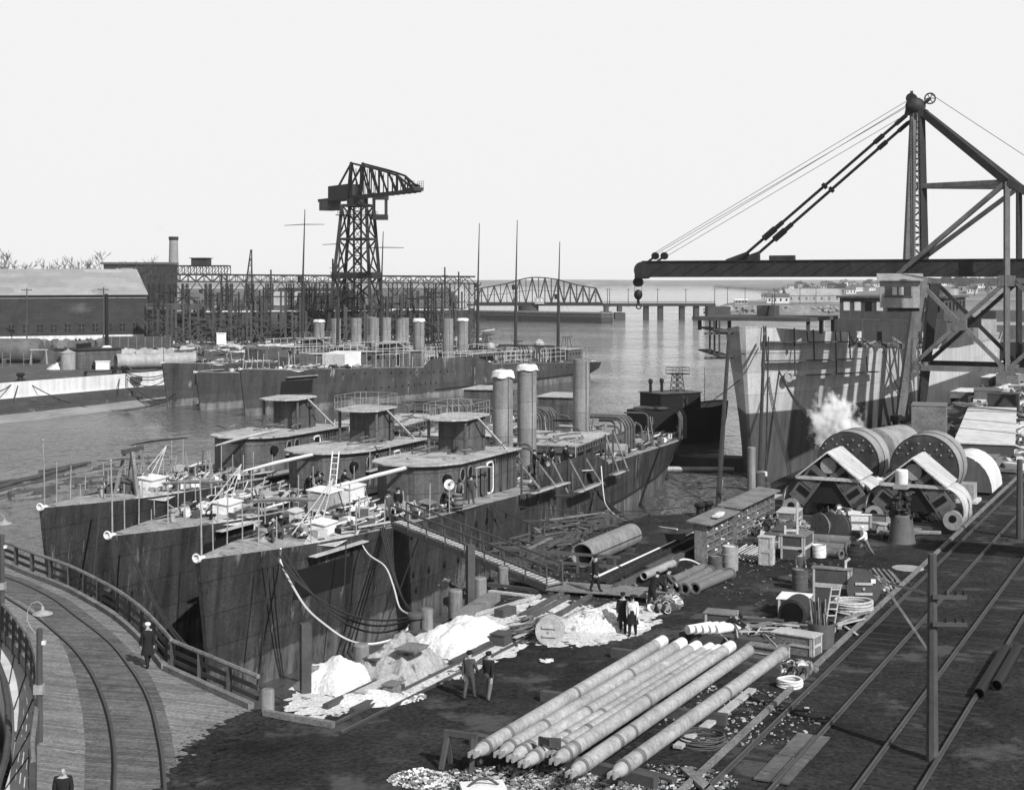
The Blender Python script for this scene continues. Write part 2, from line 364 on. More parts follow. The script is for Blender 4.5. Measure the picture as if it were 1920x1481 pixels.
def boardwalk():
    # planked curving pier at the lower left
    outer = [(-70, 1042), (-30, 1047), (5, 1056), (60, 1080), (130, 1107), (185, 1136), (230, 1166), (275, 1207), (316, 1258), (370, 1284), (425, 1308), (478, 1332)]
    inner = [(57, 1500), (57, 1460), (62, 1409), (66, 1357), (66, 1306), (54, 1254), (31, 1216), (5, 1185), (-25, 1160), (-70, 1135)]
    poly = [G(*p) for p in outer]+[G(510, 1338), G(470, 1350), G(395, 1400), G(335, 1490), G(150, 1600)]+[G(*p) for p in inner]
    mb = MB(); mb.prism([(p.x, p.y) for p in poly], -.35, .03); struct('boardwalk', mb, M['board'])
    # piles under the pier edge
    bed = [(-20, 1098), (60, 1140), (100, 1180), (125, 1225), (143, 1280), (155, 1340), (160, 1400), (158, 1490), (333, 1490), (331, 1430), (322, 1380), (306, 1320), (285, 1272), (250, 1225), (205, 1182), (130, 1126), (50, 1088), (-20, 1066)]
    mb = MB(); P = [G(*p) for p in bed]; mb.prism([(p.x, p.y) for p in P], .0305, .036); struct('track_planking', mb, M['track_bed'])
    def crv(px, ext):
        P = [G(*p) for p in px]; return [P[0]+(P[0]-P[1]).normalized()*ext]+P+[P[-1]+(P[-1]-P[-2]).normalized()*8]
    def smooth(P, k=6):
        out = []
        for i in range(len(P)-1):
            p0, p1, p2, p3 = P[max(i-1, 0)], P[i], P[i+1], P[min(i+2, len(P)-1)]
            for j in range(k):
                t = j/k
                out.append(.5*((2*p1)+(p2-p0)*t+(2*p0-5*p1+4*p2-p3)*t*t+(3*p1-p0-3*p2+p3)*t**3))
        return out+[P[-1]]
    t = thing('railway_track', 'curved railway track let into the planked pier', 'railway track', G(250, 1300))
    for px in ([(8, 1082), (51, 1098), (103, 1125), (144, 1156), (203, 1202), (239, 1244), (268, 1288), (286, 1331), (298, 1383), (305, 1422), (310, 1481)],
               [(8, 1118), (69, 1157), (113, 1193), (144, 1223), (170, 1260), (188, 1296), (203, 1339), (212, 1383), (216, 1429), (215, 1481)]):
        P = smooth(crv(px, 4)); mb = MB()
        mb.tube([p+V((0, 0, .05)) for p in P], .05, 4); rl = partw('rail', mb, M['rail'], t)
        mb = MB()
        for sgn in (1,):
            q = []
            for i, p in enumerate(P):
                tt = (P[min(i+1, len(P)-1)]-P[max(i-1, 0)]).normalized(); q.append(p+V((-tt.y, tt.x, 0))*(-.13))
            rows = [[p+(a-p)*.35+V((0, 0, .041)), p+(a-p)*.95+V((0, 0, .041))] for p, a in zip(P, q)]
            mb.grid(rows)
        partw('flangeway', mb, M['dark'], rl)
    # railings
    def railing(base, label, h=1.12, rails=(.36, .72), kerb=True, step=1.9, mid=None):
        P = smooth([G(*p) for p in base], 4)
        t = thing('railing', label, 'railing', P[len(P)//2], 0, 'timber railings of the curved pier')
        mb = MB(); mb.tube([p+V((0, 0, h)) for p in P], .085, 6); partw('top_rail', mb, M['wood'], t)
        for z in rails:
            mb = MB()
            for i in range(len(P)-1): mb.bar(P[i]+V((0, 0, z)), P[i+1]+V((0, 0, z)), .05, .16)
            partw('middle_rail', mb, M['wood_d'], t)
        acc = step
        for i in range(len(P)-1):
            seg = (P[i+1]-P[i]).length; acc += seg
            if acc >= step:
                acc = 0; mb = MB(); mb.bar(P[i]+V((0, 0, -.4)), P[i]+V((0, 0, h-.02)), .17, .17); partw('post', mb, M['wood_d'], t)
        if kerb:
            mb = MB()
            for i in range(len(P)-1):
                d = (P[i+1]-P[i]).normalized(); n = V((d.y, -d.x, 0))*.28*kerb
                mb.bar(P[i]+n+V((0, 0, .14)), P[i+1]+n+V((0, 0, .14)), .24, .22)
            partw('kerb', mb, M['wood'], t)
        return t
    railing([(-70, 1040), (-30, 1045), (5, 1054), (60, 1077), (130, 1104), (185, 1133), (232, 1162), (278, 1202), (322, 1254)], 'long curving timber railing on the water side of the pier')
    railing([(324, 1256), (375, 1279), (430, 1304), (484, 1328)], 'short straight timber railing at the quay end of the pier')
    railing([(62, 1500), (60, 1460), (66, 1409), (70, 1357), (70, 1306), (57, 1254), (33, 1216), (8, 1185), (-25, 1160), (-70, 1135)], 'tight curving railing on the inner side of the pier', kerb=0, step=1.5)
    # pale ledge below the inner railing
    a = [(-70, 1175), (-30, 1200), (0, 1237), (17, 1282), (26, 1330), (28, 1390), (22, 1435), (8, 1481), (2, 1520)]
    b = [(57, 1520), (55, 1460), (60, 1409), (64, 1357), (63, 1306), (52, 1254), (29, 1216), (3, 1187), (-30, 1164), (-70, 1140)]
    P = [G(p[0], p[1], -.45) for p in a]; Q = [G(p[0], p[1], -.45) for p in b]
    mb = MB(); mb.prism([(p.x, p.y) for p in P+Q], -9, -.45); struct('dock_coping', mb, M['conc'])
    mb = MB()
    for i in range(2, 8):
        mb.bar(P[i]+V((0, 0, .004)), Q[len(Q)-1-i-0]+V((0, 0, .004)) if False else P[i]+(Q[9-i]-P[i])*.95+V((0, 0, .002)), .05, .012)
    struct('coping_joints', mb, M['tidal'])
    mb = MB(); mb.tube([p+V((-.25, .1, .12)) for p in P], .12, 6); solow('dock_fender', mb, M['wood_d'], 'dark round fender rail along the dock edge at the lower left', 'fender')
    mb = MB()
    W = [p+V((-.4, 0, 0)) for p in P]
    mb.prism([(p.x, p.y) for p in W]+[(-40, 30), (-60, 60), (-40, 66)], -9, -2.4); struct('dock_floor', mb, M['tidal'])
    # piles carrying the pier over the water
    k = 0
    lb = ['timber pile under the pier at the left frame edge', 'second timber pile under the pier from the left', 'timber pile below the man on the pier', 'timber pile under the bend of the pier railing', 'timber pile under the short railing', 'timber pile at the quay end of the pier']
    for p in [(20, 1068), (105, 1100), (205, 1152), (300, 1240), (350, 1280), (440, 1320)]:
        c = G(*p); mb = MB(); mb.cyl((0, 0, -8), (0, 0, -.3), .17, .16, 8); solo('pier_pile', mb, M['timber'], lb[k], 'pile', c+V((.15, .25, 0)), 0, 'piles under the pier'); k += 1
    # lamp posts on the inner railing
    for (x, y, h), label in (((74, 1392, 3.7), 'gooseneck lamp post on the inner railing of the pier'), ((4, 1182, 4.1), 'gooseneck lamp post cut by the left frame edge')):
        c = G(x, y)
        t = thing('lamp_post', label, 'lamp post', c, 0, 'lamps on the pier')
        mb = MB(); mb.cyl((0, 0, -.4), (0, 0, h), .12, .1, 8); part('post', mb, M['wood_d'], t)
        mb = MB(); pts = [(-.1, 0, h*.95), (-.3, 0, h+.05), (-.4, 0, h+.3), (-.38, 0, h+.6), (-.25, 0, h+.82), (-.05, 0, h+.88), (.08, 0, h+.78), (.1, 0, h+.6)]
        mb.tube(pts, .018, 5); br = part('bracket', mb, M['iron_l'], t)
        e = pts[-1]
        mb = MB(); mb.lathe([(.04, .12), (.06, 0), (.32, -.1), (.33, -.13), (.3, -.13), (.05, -.03)], e, None, 14); part('lamp_shade', mb, M['tank_l'], t)
        mb = MB(); mb.ball((e[0], e[1], e[2]-.1), .06); part('bulb', mb, M['glass'], t)
        mb = MB(); mb.bbox(-.16, .14, -.14, .14, h*.43, h*.43+.3); part('switch_box', mb, M['tank_l'], t)
        mb = MB(); mb.bbox(.08, .2, -.06, .06, h*.86, h*.86+.12); part('insulator', mb, M['white'], t)
setting(); boardwalk()
# ------------------------------------------------------------ destroyers
def interp(tab, x):
    if x <= tab[0][0]: return tab[0][1]
    for (a, b), (c, d) in zip(tab, tab[1:]):
        if x <= c: return b+(d-b)*(x-a)/(c-a)
    return tab[-1][1]
SHEER = [(0, 2.65), (4, 2.4), (8, 2.18), (15, 1.93), (25, 1.6), (35, 1.1), (45, .9), (53, .75), (66, .25), (80, -.5), (92, -1.0)]
DECKB = [(0, .12), (1, .45), (3, 1.0), (6, 1.75), (10, 2.6), (15, 3.35), (20, 3.85), (26, 4.2), (34, 4.4), (58, 4.4), (70, 4.1), (80, 3.5), (86, 2.9), (90, 2.1), (92, 1.2)]
WLB = [(0, .08), (1.2, .1), (3, .45), (6, 1.0), (10, 1.75), (15, 2.6), (20, 3.3), (26, 3.9), (34, 4.25), (58, 4.3), (70, 3.8), (78, 2.8), (84, 1.6), (88, .7), (92, .2)]
def circle_pts(c, r, n=14, ax='y'):
    return [(c[0]+r*math.cos(2*math.pi*i/n), c[1], c[2]+r*math.sin(2*math.pi*i/n)) for i in range(n)]

def destroyer(label, stem, head, hullm, L=92.0, dz=0.0, near=True, name='destroyer', funnels=(), masts=(), fore=True, cfg=None):
    cfg = cfg or {}
    k = L/92.0; rz = math.pi/2-rad(head)
    T = thing(name, label, 'warship', (stem[0], stem[1], 0), rz, 'destroyers fitting out at the yard')
    sh = lambda s: interp(SHEER, s/k)+dz
    db = lambda s: interp(DECKB, s/k)
    wb = lambda s: interp(WLB, s/k)
    # hull: stations with a near-vertical stem
    S = [0, .5, 1.2, 2, 3, 4.5, 6, 8, 10, 12.5, 15, 18, 21, 25, 29, 34, 40, 46, 52, 58, 64, 70, 75, 80, 83, 86, 88.5, 90.5, 92]
    S = [s*k for s in S]
    zs = [-6.2, -5.2, WATER, -3.0, -2.0, -1.0, 0.0, .5, .8, 1]      # last five are fractions of the way up
    rowsR = []
    for s in S:
        zt = sh(s); row = []
        lv = [-6.2, -5.0, WATER]+[WATER+(zt-WATER)*f for f in (.2, .4, .6, .8, .93, 1)]
        for z in lv:
            f = max(0, (z-WATER)/(zt-WATER))
            hb = wb(s)+(db(s)-wb(s))*f**1.25
            if z < WATER: hb = wb(s)*(.9 if z > -5.5 else .6)
            rake = 1.1*(1-f)*max(0, 1-s/(6*k))                 # stem rakes back below
            stern = 0
            if s > 80*k: stern = -(s-80*k)/(12*k)*max(0, (.62-f))*9*((s-80*k)/(12*k))
            row.append(V((s+rake+stern, -hb, z)))
        rowsR.append(row)
    mb = MB(); mb.grid([list(reversed(r)) for r in rowsR])
    mb.grid([[V((p.x, -p.y, p.z)) for p in r] for r in rowsR])
    a, b = rowsR[0], rowsR[-1]
    for r, flip in ((a, 0), (b, 1)):
        vs = r+[V((p.x, -p.y, p.z)) for p in r]; n = len(r)
        mb.add(vs, [((i, i+1, n+i+1, n+i) if flip else (i, n+i, n+i+1, i+1)) for i in range(n-1)])
    hull = part('hull', mb, hullm, T)
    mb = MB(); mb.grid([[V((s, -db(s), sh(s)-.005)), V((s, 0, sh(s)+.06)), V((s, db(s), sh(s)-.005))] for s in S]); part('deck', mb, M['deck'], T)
    # rubbing strake low on the after body
    for sg in (-1, 1) if near else (-1,):
        mb = MB()
        pts = []
        for s in [x*k for x in range(37, 90, 3)]:
            zt = sh(s); z = -2.55-.05*(s/k-37)/50; f = (z-WATER)/(zt-WATER); hb = wb(s)+(db(s)-wb(s))*f**1.25
            pts.append((s+(-(s-80*k)/(12*k)*max(0, (.62-f))*9*((s-80*k)/(12*k)) if s > 80*k else 0), sg*(hb+.03), z))
        mb.tube(pts, .1, 5); part('rubbing_strake', mb, M['black'], hull)
    # portholes
    def port(s, z, r=.17, sg=-1):
        zt = sh(s); f = (z-WATER)/(zt-WATER); hb = wb(s)+(db(s)-wb(s))*f**1.25
        s2 = s+.3; hb2 = wb(s2)+(db(s2)-wb(s2))*f**1.25
        n = V((hb2-hb, -.3, 0)).normalized() if sg < 0 else V((hb2-hb, .3, 0)).normalized()
        c = V((s, sg*hb, z))
        mb = MB(); mb.cyl(c-n*.1, c+n*.025, r, r, 12); p = part('porthole', mb, M['dark'], hull)
    for s, z in cfg.get('ports', []): port(s*k, z+dz, cfg.get('pr', .17))
    # hawse and paint streak plates at the bow
    if cfg.get('bowpatch'):
        s0, s1, z0, z1 = cfg['bowpatch']; mb = MB(); rows = []
        for i in range(5):
            s = (s0+(s1-s0)*i/4)*k; row = []
            for z in (z0, z1):
                zt = sh(s); f = (z-WATER)/(zt-WATER); row.append(V((s+1.1*(1-f)*max(0, 1-s/(6*k)), -(wb(s)+(db(s)-wb(s))*f**1.25)-.05, z)))
            rows.append(row)
        mb.grid([[r[1], r[0]] for r in rows]); part('doubler_plate', mb, M['black'], hull)
        mb = MB(); mb.bar((s0*k+.6, rows[0][1].y-.5, z1+.55), (s1*k+.6, rows[4][1].y-.35, z1+.62), .42, .05); part('hanging_stage', mb, M['wood_l'], T)
    # bow fittings
    z0 = sh(0)
    mb = MB(); n = 16
    mb.tube([(-.1, .17*math.cos(2*math.pi*i/n), z0+.06+.17*math.sin(2*math.pi*i/n)) for i in range(n)], .045, 6, True); mb.cyl((-.08, 0, z0-.02), (.5, 0, z0-.06), .16, .14, 10)
    part('bow_fairlead', mb, M['white'], T)
    mb = MB(); mb.tube([(.35, 0, z0-.05), (.3, 0, z0+2), (.2, 0, z0+3.6)], [.045, .04, .03], 6); mb.ball((.2, 0, z0+3.6), .07); js = part('jackstaff', mb, M['tank_l'] if near else M['steel'], T)
    mb = MB(); s = 8.6*k; y = -db(s); z = sh(s)
    for sg in (-1, 1):
        yy = sg*db(s)
        vs = [(s-2, sg*(db(s-2)-.1), z+.12), (s+2.2, sg*(db(s+2)-.05), z-.05), (s+.2, sg*(db(s)+.15), z-.35), (s-.2, sg*(db(s)-1.1), z+.3), (s+1.2, sg*(db(s)-1.0), z+.25)]
        f = [(0, 2, 3), (2, 1, 4, 3), (0, 3, 4, 1), (0, 1, 2)]
        mb.add(vs, f if sg < 0 else [tuple(reversed(q)) for q in f])
    part('anchor_bed', mb, M['roof'], T)
    if near:
        for sg in (-1, 1):
            mb = MB(); z = sh(9); top = V((12.2, sg*.6, z+2.5))
            for x, y in ((8.6, 0), (9.4, .5), (9.8, 1.0)): mb.cyl((x, sg*y, z), top, .04, .03, 5)
            if sg < 0: part('anchor_davit', mb, M['wood_l'], T)
        # capstan, hawser bitts
        for s_, y_, r_ in ((6.2, .2, .22), (11.8, -.4, .3)):
            mb = MB(); z = sh(s_); mb.lathe([(r_*1.2, 0), (r_*1.2, .1), (r_*.7, .2), (r_*.6, .5), (r_*1.1, .62), (r_*1.1, .7), (0, .74)], (s_, y_, z)); part('capstan', mb, M['iron_l'], T)
        # stanchions and life line along the edge
        st = []
        for sg in (-1, 1):
            prev = None
            for s_ in (2.6, 4.8, 7.2, 10.8, 13.4, 15.8, 18.2, 20.6):
                z = sh(s_); h = R.choice((1.1, 1.5, 1.9, 2.3)); y = sg*(db(s_)-.12)
                mb = MB(); mb.cyl((s_, y, z-.02), (s_+R.uniform(-.08, .08), y, z+h), .035, .03, 5); part('stanchion', mb, M['iron_l'], T)
        # awning spars
        for (sa, za, sb, zb, y, w, mm) in cfg.get('spars', []):
            mb = MB(); mb.tube([(sa, y, za), ((sa*2+sb)/3, y, (za*2+zb)/3+.06), ((sa+2*sb)/3, y, (za+2*zb)/3+.05), (sb, y, zb)], [w*.5, w, w, w*.55], 6); part('awning_spar', mb, M[mm], T)
            for q in (.08, .92):
                s_ = sa+(sb-sa)*q; z = za+(zb-za)*q; mb = MB(); mb.cyl((s_, y, sh(s_)), (s_, y, z), .04, .035, 5); part('spar_prop', mb, M['iron_l'], T)
    # ---------------------------------------------------------------- bridge house
    if fore:
        b0, b1, hb = 22.3*k, 35.8*k, 2.55
        zr = 4.05+dz*.8
        plan = [(b0, -.9), (b0+.9, -1.9), (b0+2.6, -hb), (b1, -hb), (b1, hb), (b0+2.6, hb), (b0+.9, 1.9), (b0, .9)]
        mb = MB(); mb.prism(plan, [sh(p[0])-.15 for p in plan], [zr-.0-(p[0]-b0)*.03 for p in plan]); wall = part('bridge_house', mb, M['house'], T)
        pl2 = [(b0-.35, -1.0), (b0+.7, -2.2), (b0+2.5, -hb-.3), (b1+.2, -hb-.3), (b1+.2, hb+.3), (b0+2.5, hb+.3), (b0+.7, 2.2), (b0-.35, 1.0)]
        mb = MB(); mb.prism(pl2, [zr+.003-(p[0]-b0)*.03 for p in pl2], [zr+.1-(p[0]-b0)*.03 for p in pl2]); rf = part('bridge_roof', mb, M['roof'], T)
        zroof = lambda s_: zr+.1-(s_-b0)*.03
        # round windows and door on the starboard face
        for s_ in (b0+3.4, b0+4.7):
            mb = MB(); mb.cyl((s_, -hb-.03, zr-.85), (s_, -hb+.05, zr-.85), .36, .36, 18); w = part('window', mb, M['dark'], T)
            mb = MB(); mb.tube(circle_pts((s_, -hb-.03, zr-.85), .4, 18), .05, 5, True); part('window_frame', mb, M['house'] if not near else M['wood'], w)
        for s_ in (b0+1.6,):
            c = V((s_, -2.3, zr-.9)); nn = V((-.5, -.85, 0)).normalized(); mb = MB(); mb.cyl(c-nn*.1, c+nn*.12, .3, .3, 14); part('window', mb, M['dark'], T)
        sd = b0+7.6
        def rrect(x0, x1, z0_, z1_, y, r=.3, n=5):
            pts = []
            for cx, cz, w0 in ((x1-r, z1_-r, 0), (x0+r, z1_-r, 90), (x0+r, z0_+r, 180), (x1-r, z0_+r, 270)):
                for i in range(n+1):
                    w = rad(w0+90*i/n); pts.append((cx+r*math.cos(w), y, cz+r*math.sin(w)))
            return pts
        zd = sh(sd)+.1
        pts = rrect(sd, sd+1.15, zd, zd+1.95, -hb-.03)
        mb = MB(); mb.add(pts, [tuple(range(len(pts)))]); mb.add([(p[0], p[1]+.08, p[2]) for p in pts], [tuple(range(len(pts)))]); dr = part('doorway', mb, M['dark'], T)
        mb = MB(); mb.tube(pts, .07, 6, True); part('door_frame', mb, M['white'] if near else M['roof'], dr)
        pts = rrect(sd-1.2, sd-.12, zd+.02, zd+1.9, -hb-.16)
        mb = MB(); n = len(pts); mb.add(pts+[(p[0], p[1]+.06, p[2]) for p in pts], [tuple(range(n)), tuple(range(2*n-1, n-1, -1))]+[(i, n+i, n+(i+1) % n, (i+1) % n) for i in range(n)]); dl = part('door', mb, M['house'], T)
        mb = MB(); mb.tube(circle_pts((sd-.66, -hb-.17, zd+1.35), .17, 12), .03, 5, True); part('door_scuttle', mb, M['dark'], dl)
        # eyebrow girder under the roof
        mb = MB()
        for s_ in [b1-4.6+.45*i for i in range(10)]: mb.cyl((s_, -hb-.32, zroof(s_)-.32), (s_, -hb-.25, zroof(s_)-.32), .11, .11, 8)
        if near: part('lightening_holes', mb, M['dark'], rf)
        if cfg.get('shelf'):
            mb = MB(); mb.bar((b0+2.8, -hb-.25, zr-1.35), (b0+6.6, -hb-.25, zr-1.42), .4, .07); part('wall_shelf', mb, M['wood_l'], T)
            for s_ in (b0+3.2, b0+4.7, b0+6.2): mb = MB(); mb.bar((s_, -hb-.02, zr-1.75), (s_, -hb-.4, zr-1.43), .06); part('shelf_bracket', mb, M['steel'], T)
        for i in range(9 if near else 0): s_ = b0+2.9+i*1.25; mb = MB(); mb.bbox(s_-.02, s_+.02, -hb-.03, -hb-.001, sh(s_)+.05, zr-.5); part('seam_strap', mb, M['steel'], wall)
        # chart house tower with platform
        zt = 6.1+dz*.8 if near else 5.2+dz
        c0 = 30.6*k
        mb = MB(); mb.prism([(c0, -.95), (c0+.5, -1.2), (c0+2.8, -1.2), (c0+2.8, 1.2), (c0+.5, 1.2), (c0, .95)], zroof(c0)-.05, zt); part('chart_house', mb, M['house'], T)
        pf = cfg.get('platform', (28.6, 34.4, -1.9, 1.9))
        pl3 = [(pf[0]*k, pf[2]*.5), (pf[0]*k+.7, pf[2]), (pf[1]*k-.5, pf[2]), (pf[1]*k, pf[2]*.6), (pf[1]*k, pf[3]*.6), (pf[1]*k-.5, pf[3]), (pf[0]*k+.7, pf[3]), (pf[0]*k, pf[3]*.5)]
        mb = MB(); mb.prism(pl3, zt+.003, zt+.1); pfm = part('platform', mb, M['roof'], T)
        for (s_, y_) in ((pf[0]*k+1, pf[2]+.25), (pf[1]*k-1, pf[2]+.25), (pf[0]*k+1, pf[3]-.25), (pf[1]*k-1, pf[3]-.25)):
            mb = MB(); mb.cyl((s_, y_, zroof(s_)-.1), (s_, y_, zt+.02), .11, .11, 8); part('platform_post', mb, M['house'], T)
        if cfg.get('rail', True):
            mb = MB()
            for z in (.45, .9): mb.tube([(p[0], p[1], zt+.1+z) for p in pl3], .014, 4, True)
            for i, p in enumerate(pl3):
                q = pl3[(i+1) % 8]
                for f in (0, .5): mb.cyl((p[0]+(q[0]-p[0])*f, p[1]+(q[1]-p[1])*f, zt+.1), (p[0]+(q[0]-p[0])*f, p[1]+(q[1]-p[1])*f, zt+1.0), .016, .016, 4)
            part('platform_railing', mb, M['iron_l'], pfm)
        mb = MB(); mb.bar((c0+4, -hb+.3, zroof(c0+5)), (c0+.6, -1.5, zt), .14, .1); part('brace', mb, M['wood_l'], T)
    # ---------------------------------------------------------------- waist bulwark and galley house
    b0, b1 = (34.2*k, 52*k)
    mb = MB(); rows = []
    for i in range(13):
        s_ = b0+(b1-b0)*i/12; h = 1.35*(1-max(0, i-9)/3.4) if i else .3
        rows.append([V((s_, -db(s_)-.01, sh(s_)-.1)), V((s_, -db(s_)-.02, sh(s_)+h))])
    mb.grid([[r[1], r[0]] for r in rows]); mb.grid([[r[0]+V((0, .05, 0)), r[1]+V((0, .05, 0))] for r in rows]); mb.grid([[V((r[1].x, r[1].y+.05, r[1].z)), r[1]] for r in rows])
    part('bulwark', mb, hullm, T)
    g0, g1 = 47.3*k, 57*k
    zg = 2.55+dz
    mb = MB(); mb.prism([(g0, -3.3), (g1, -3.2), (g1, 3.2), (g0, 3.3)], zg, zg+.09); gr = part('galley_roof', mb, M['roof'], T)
    mb = MB(); mb.bbox(g0+.05, g1-.05, -3.25, -3.17, zg-.5, zg-.002); mb.bbox(g0+.05, g0+.13, -3.16, 3.16, zg-.5, zg-.002); gd = part('galley_girder', mb, M['house'], T)
    mb = MB()
    nh = 13
    for i in range(nh):
        s_ = g0+.6+(g1-g0-1.2)*i/(nh-1); mb.cyl((s_, -3.262, zg-.25), (s_, -3.2, zg-.25), .15, .15, 10)
    part('lightening_holes', mb, M['dark'], gd)
    for i in range(5):
        s_ = g0+.3+(g1-g0-.6)*i/4; mb = MB(); mb.bbox(s_-.07, s_+.07, -3.24, -3.1, sh(s_)-.1, zg-.5); part('galley_post', mb, M['house'], T)
    mb = MB(); mb.bbox(g0+.2, g1-1.5, -2.1, 2.4, sh(g0)-.3, zg-.01); part('galley_wall', mb, M['fhouse'], T)
    # ---------------------------------------------------------------- funnels
    for (s_, top, r, kind) in funnels:
        s_ *= k; z = sh(s_)-.2; mb = MB()
        mb.lathe([(r*.93, top), (r, top), (r, z), (r*1.02, z)] if False else [(r, z), (r, top), (r*.93, top), (r*.93, top-1.2), (0, top-1.2)], (s_, 0, 0), None, 28)
        fn = part('funnel', mb, M['funnel'], T)
        mb = MB(); mb.box((s_-.12*r, -r*.98, 0), (.05, .08, .01)); mb.v = []; mb.f = []; mb.m = []
        for q in range(5):
            zz = top-1.5-q*1.32; w = -1.2; mb.box((s_+math.cos(w)*r, math.sin(w)*r, zz), (.07, .07, .34), Matrix.Rotation(w, 3, 'Z'))
        part('funnel_brackets', mb, M['dark'], fn)
        mb = MB()
        for w in (-2.25, -.35): mb.cyl((s_+math.cos(w)*r*1.02, math.sin(w)*r*1.02, z), (s_+math.cos(w)*r*1.02, math.sin(w)*r*1.02, top-.1), .035, .035, 4)
        part('steam_pipe', mb, M['house'], fn)
        if kind:
            mb = MB(); rows = []
            for i in range(25):
                w = 2*math.pi*i/24; dr = .02+.08*abs(math.sin(w*2.5+s_)); rr = r*1.04
                rows.append([V((s_+math.cos(w)*.2*r, math.sin(w)*.2*r, top+.16)), V((s_+math.cos(w)*r*.8, math.sin(w)*r*.8, top+.14+.05*math.sin(w*3))), V((s_+math.cos(w)*rr, math.sin(w)*rr, top+.06)), V((s_+math.cos(w)*(rr+.03+dr), math.sin(w)*(rr+.03+dr), top-.2-2.2*dr*(1 if kind > 1 else .5)))])
            mb.grid(rows); part('canvas_cover', mb, M['canvas'], fn)
    # ---------------------------------------------------------------- masts
    for (s_, top, yard, r) in masts:
        s_ *= k; z = sh(s_); zm = z+(top-z)*.5
        mb = MB(); mb.tube([(s_, 0, z), (s_+.25, 0, zm), (s_+.3, 0, zm+.3)], [r, r*.85, r*.6], 8); mb.tube([(s_+.12, 0, zm-.8), (s_+.7, 0, top)], [r*.6, r*.22], 6)
        ms = part('mast', mb, M['steel'], T)
        mb = MB(); mb.lathe([(.1, 0), (.5, .05), (.5, .9), (.55, .95)], (s_-.35, 0, zm+.5), None, 10); part('crows_nest', mb, M['steel'], ms)
        if yard:
            mb = MB(); mb.tube([(s_+.5, -yard, top-2.6), (s_+.45, 0, top-2.5), (s_+.5, yard, top-2.6)], [.05, .08, .05], 6); part('yard', mb, M['steel'], ms)
        mb = MB()
        for sg in (-1, 1):
            for ds in (-7, 3, 8): mb.cyl((s_+ds, sg*(db(s_)-.3), sh(s_+ds)), (s_+.3, 0, zm+.2+abs(ds)*.25), .014, .014, 3)
        part('rigging', mb, M['rope'], ms)
    # ---------------------------------------------------------------- arched torpedo davits and after house
    for s_ in cfg.get('arches', ()):
        s_ *= k
        for j in range(4):
            x = s_+j*.9; mb = MB(); z = sh(x)
            pts = [(x, -3.2, z)]+[(x, -3.2+1.0-1.0*math.cos(w), z+2.0+1.0*math.sin(w)) for w in [math.pi/2*i/6 for i in range(7)]]+[(x, 1.4, z+3.0)]
            mb.tube(pts, .13, 7); part('davit', mb, M['house'] if near else M['steel'], T)
    if cfg.get('after', True):
        a0 = 79.0*k; za = 3.2+dz if cfg.get('tall') else 1.9+dz
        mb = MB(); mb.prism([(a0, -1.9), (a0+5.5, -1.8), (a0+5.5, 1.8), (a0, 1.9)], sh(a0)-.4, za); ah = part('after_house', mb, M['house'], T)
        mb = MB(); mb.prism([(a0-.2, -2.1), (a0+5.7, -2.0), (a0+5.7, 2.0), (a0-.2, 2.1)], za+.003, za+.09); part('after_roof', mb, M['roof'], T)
        for i in range(4):
            x = a0+1.0+i*1.1; mb = MB(); mb.cyl((x, -1.95, za-.8), (x, -1.8, za-.8), .17, .17, 10); part('scuttle', mb, M['dark'], ah)
    if cfg.get('searchlight'):
        s_ = cfg['searchlight']*k; z = 1.9+dz
        mb = MB()
        for q in range(4):
            a = (s_+(.8 if q % 2 else -.8), (.8 if q > 1 else -.8)); mb.cyl((a[0], a[1], z), (a[0]*.5+s_*.5, a[1]*.5, z+2.2), .06, .05, 5)
        mb.lathe([(1.1, 2.2), (1.1, 2.3)], (s_, 0, z), None, 12); part('platform', mb, M['steel'], T)
        s_ = cfg['searchlight']*k-9*k; z = sh(s_); mb = MB(); mb.lathe([(1.2, 0), (1.2, 2.0), (1.3, 2.1), (.3, 2.15), (.3, 2.5), (.9, 2.7), (1.0, 3.4), (.6, 4.0), (0, 4.3)], (s_, 0, z), None, 12); part('covered_searchlight', mb, M['canvas_g'], T)
    # ---------------------------------------------------------------- uncountable litter of fittings on the deck
    mb = MB(); rr = random.Random(int(stem[0]*100))
    for i in range(cfg.get('litter', 260)):
        s_ = rr.choice((rr.uniform(8, 21), rr.uniform(36, 88)))*k; y = rr.uniform(-.86, .86)*db(s_); z = sh(s_)+.06
        if fore and 21.5*k < s_ < 36*k: continue
        t = rr.random()
        w = rr.gauss(0, .5)
        if t < .4:
            Ln = rr.uniform(.6, 3.2); p = V((s_, y, z+rr.uniform(.03, .25))); q = p+V((math.cos(w)*Ln, math.sin(w)*Ln*.6, rr.uniform(-.1, .25))); mb.mi = rr.choice((0, 1, 2, 3, 4)); mb.bar(p, q, rr.uniform(.06, .24), rr.uniform(.03, .1))
        elif t < .7:
            a, b_, c_ = rr.uniform(.15, .7), rr.uniform(.15, .55), rr.uniform(.1, .55); mb.mi = rr.choice((0, 1, 2, 2, 3, 4, 4)); mb.box((s_, y, z+c_/2), (a, b_, c_), Matrix.Rotation(w, 3, 'Z'))
        elif t < .85:
            mb.mi = 2; pts = []; x, yy, wd = s_, y, w
            for j in range(9): pts.append((x, yy, sh(x)+.1)); wd += rr.uniform(-.5, .5); x += .55*math.cos(wd); yy += .35*math.sin(wd); yy = max(-db(x)*.9, min(db(x)*.9, yy))
            mb.tube(pts, .05, 5)
        else:
            mb.mi = rr.choice((0, 2)); h = rr.uniform(.12, .5); mb.cyl((s_, y, z), (s_, y, z+h), rr.uniform(.06, .25), None, 8)
    part('deck_litter', mb, [M['iron_l'], M['wood_l'], M['rust'], M['white'], M['black']], T, kind='stuff')
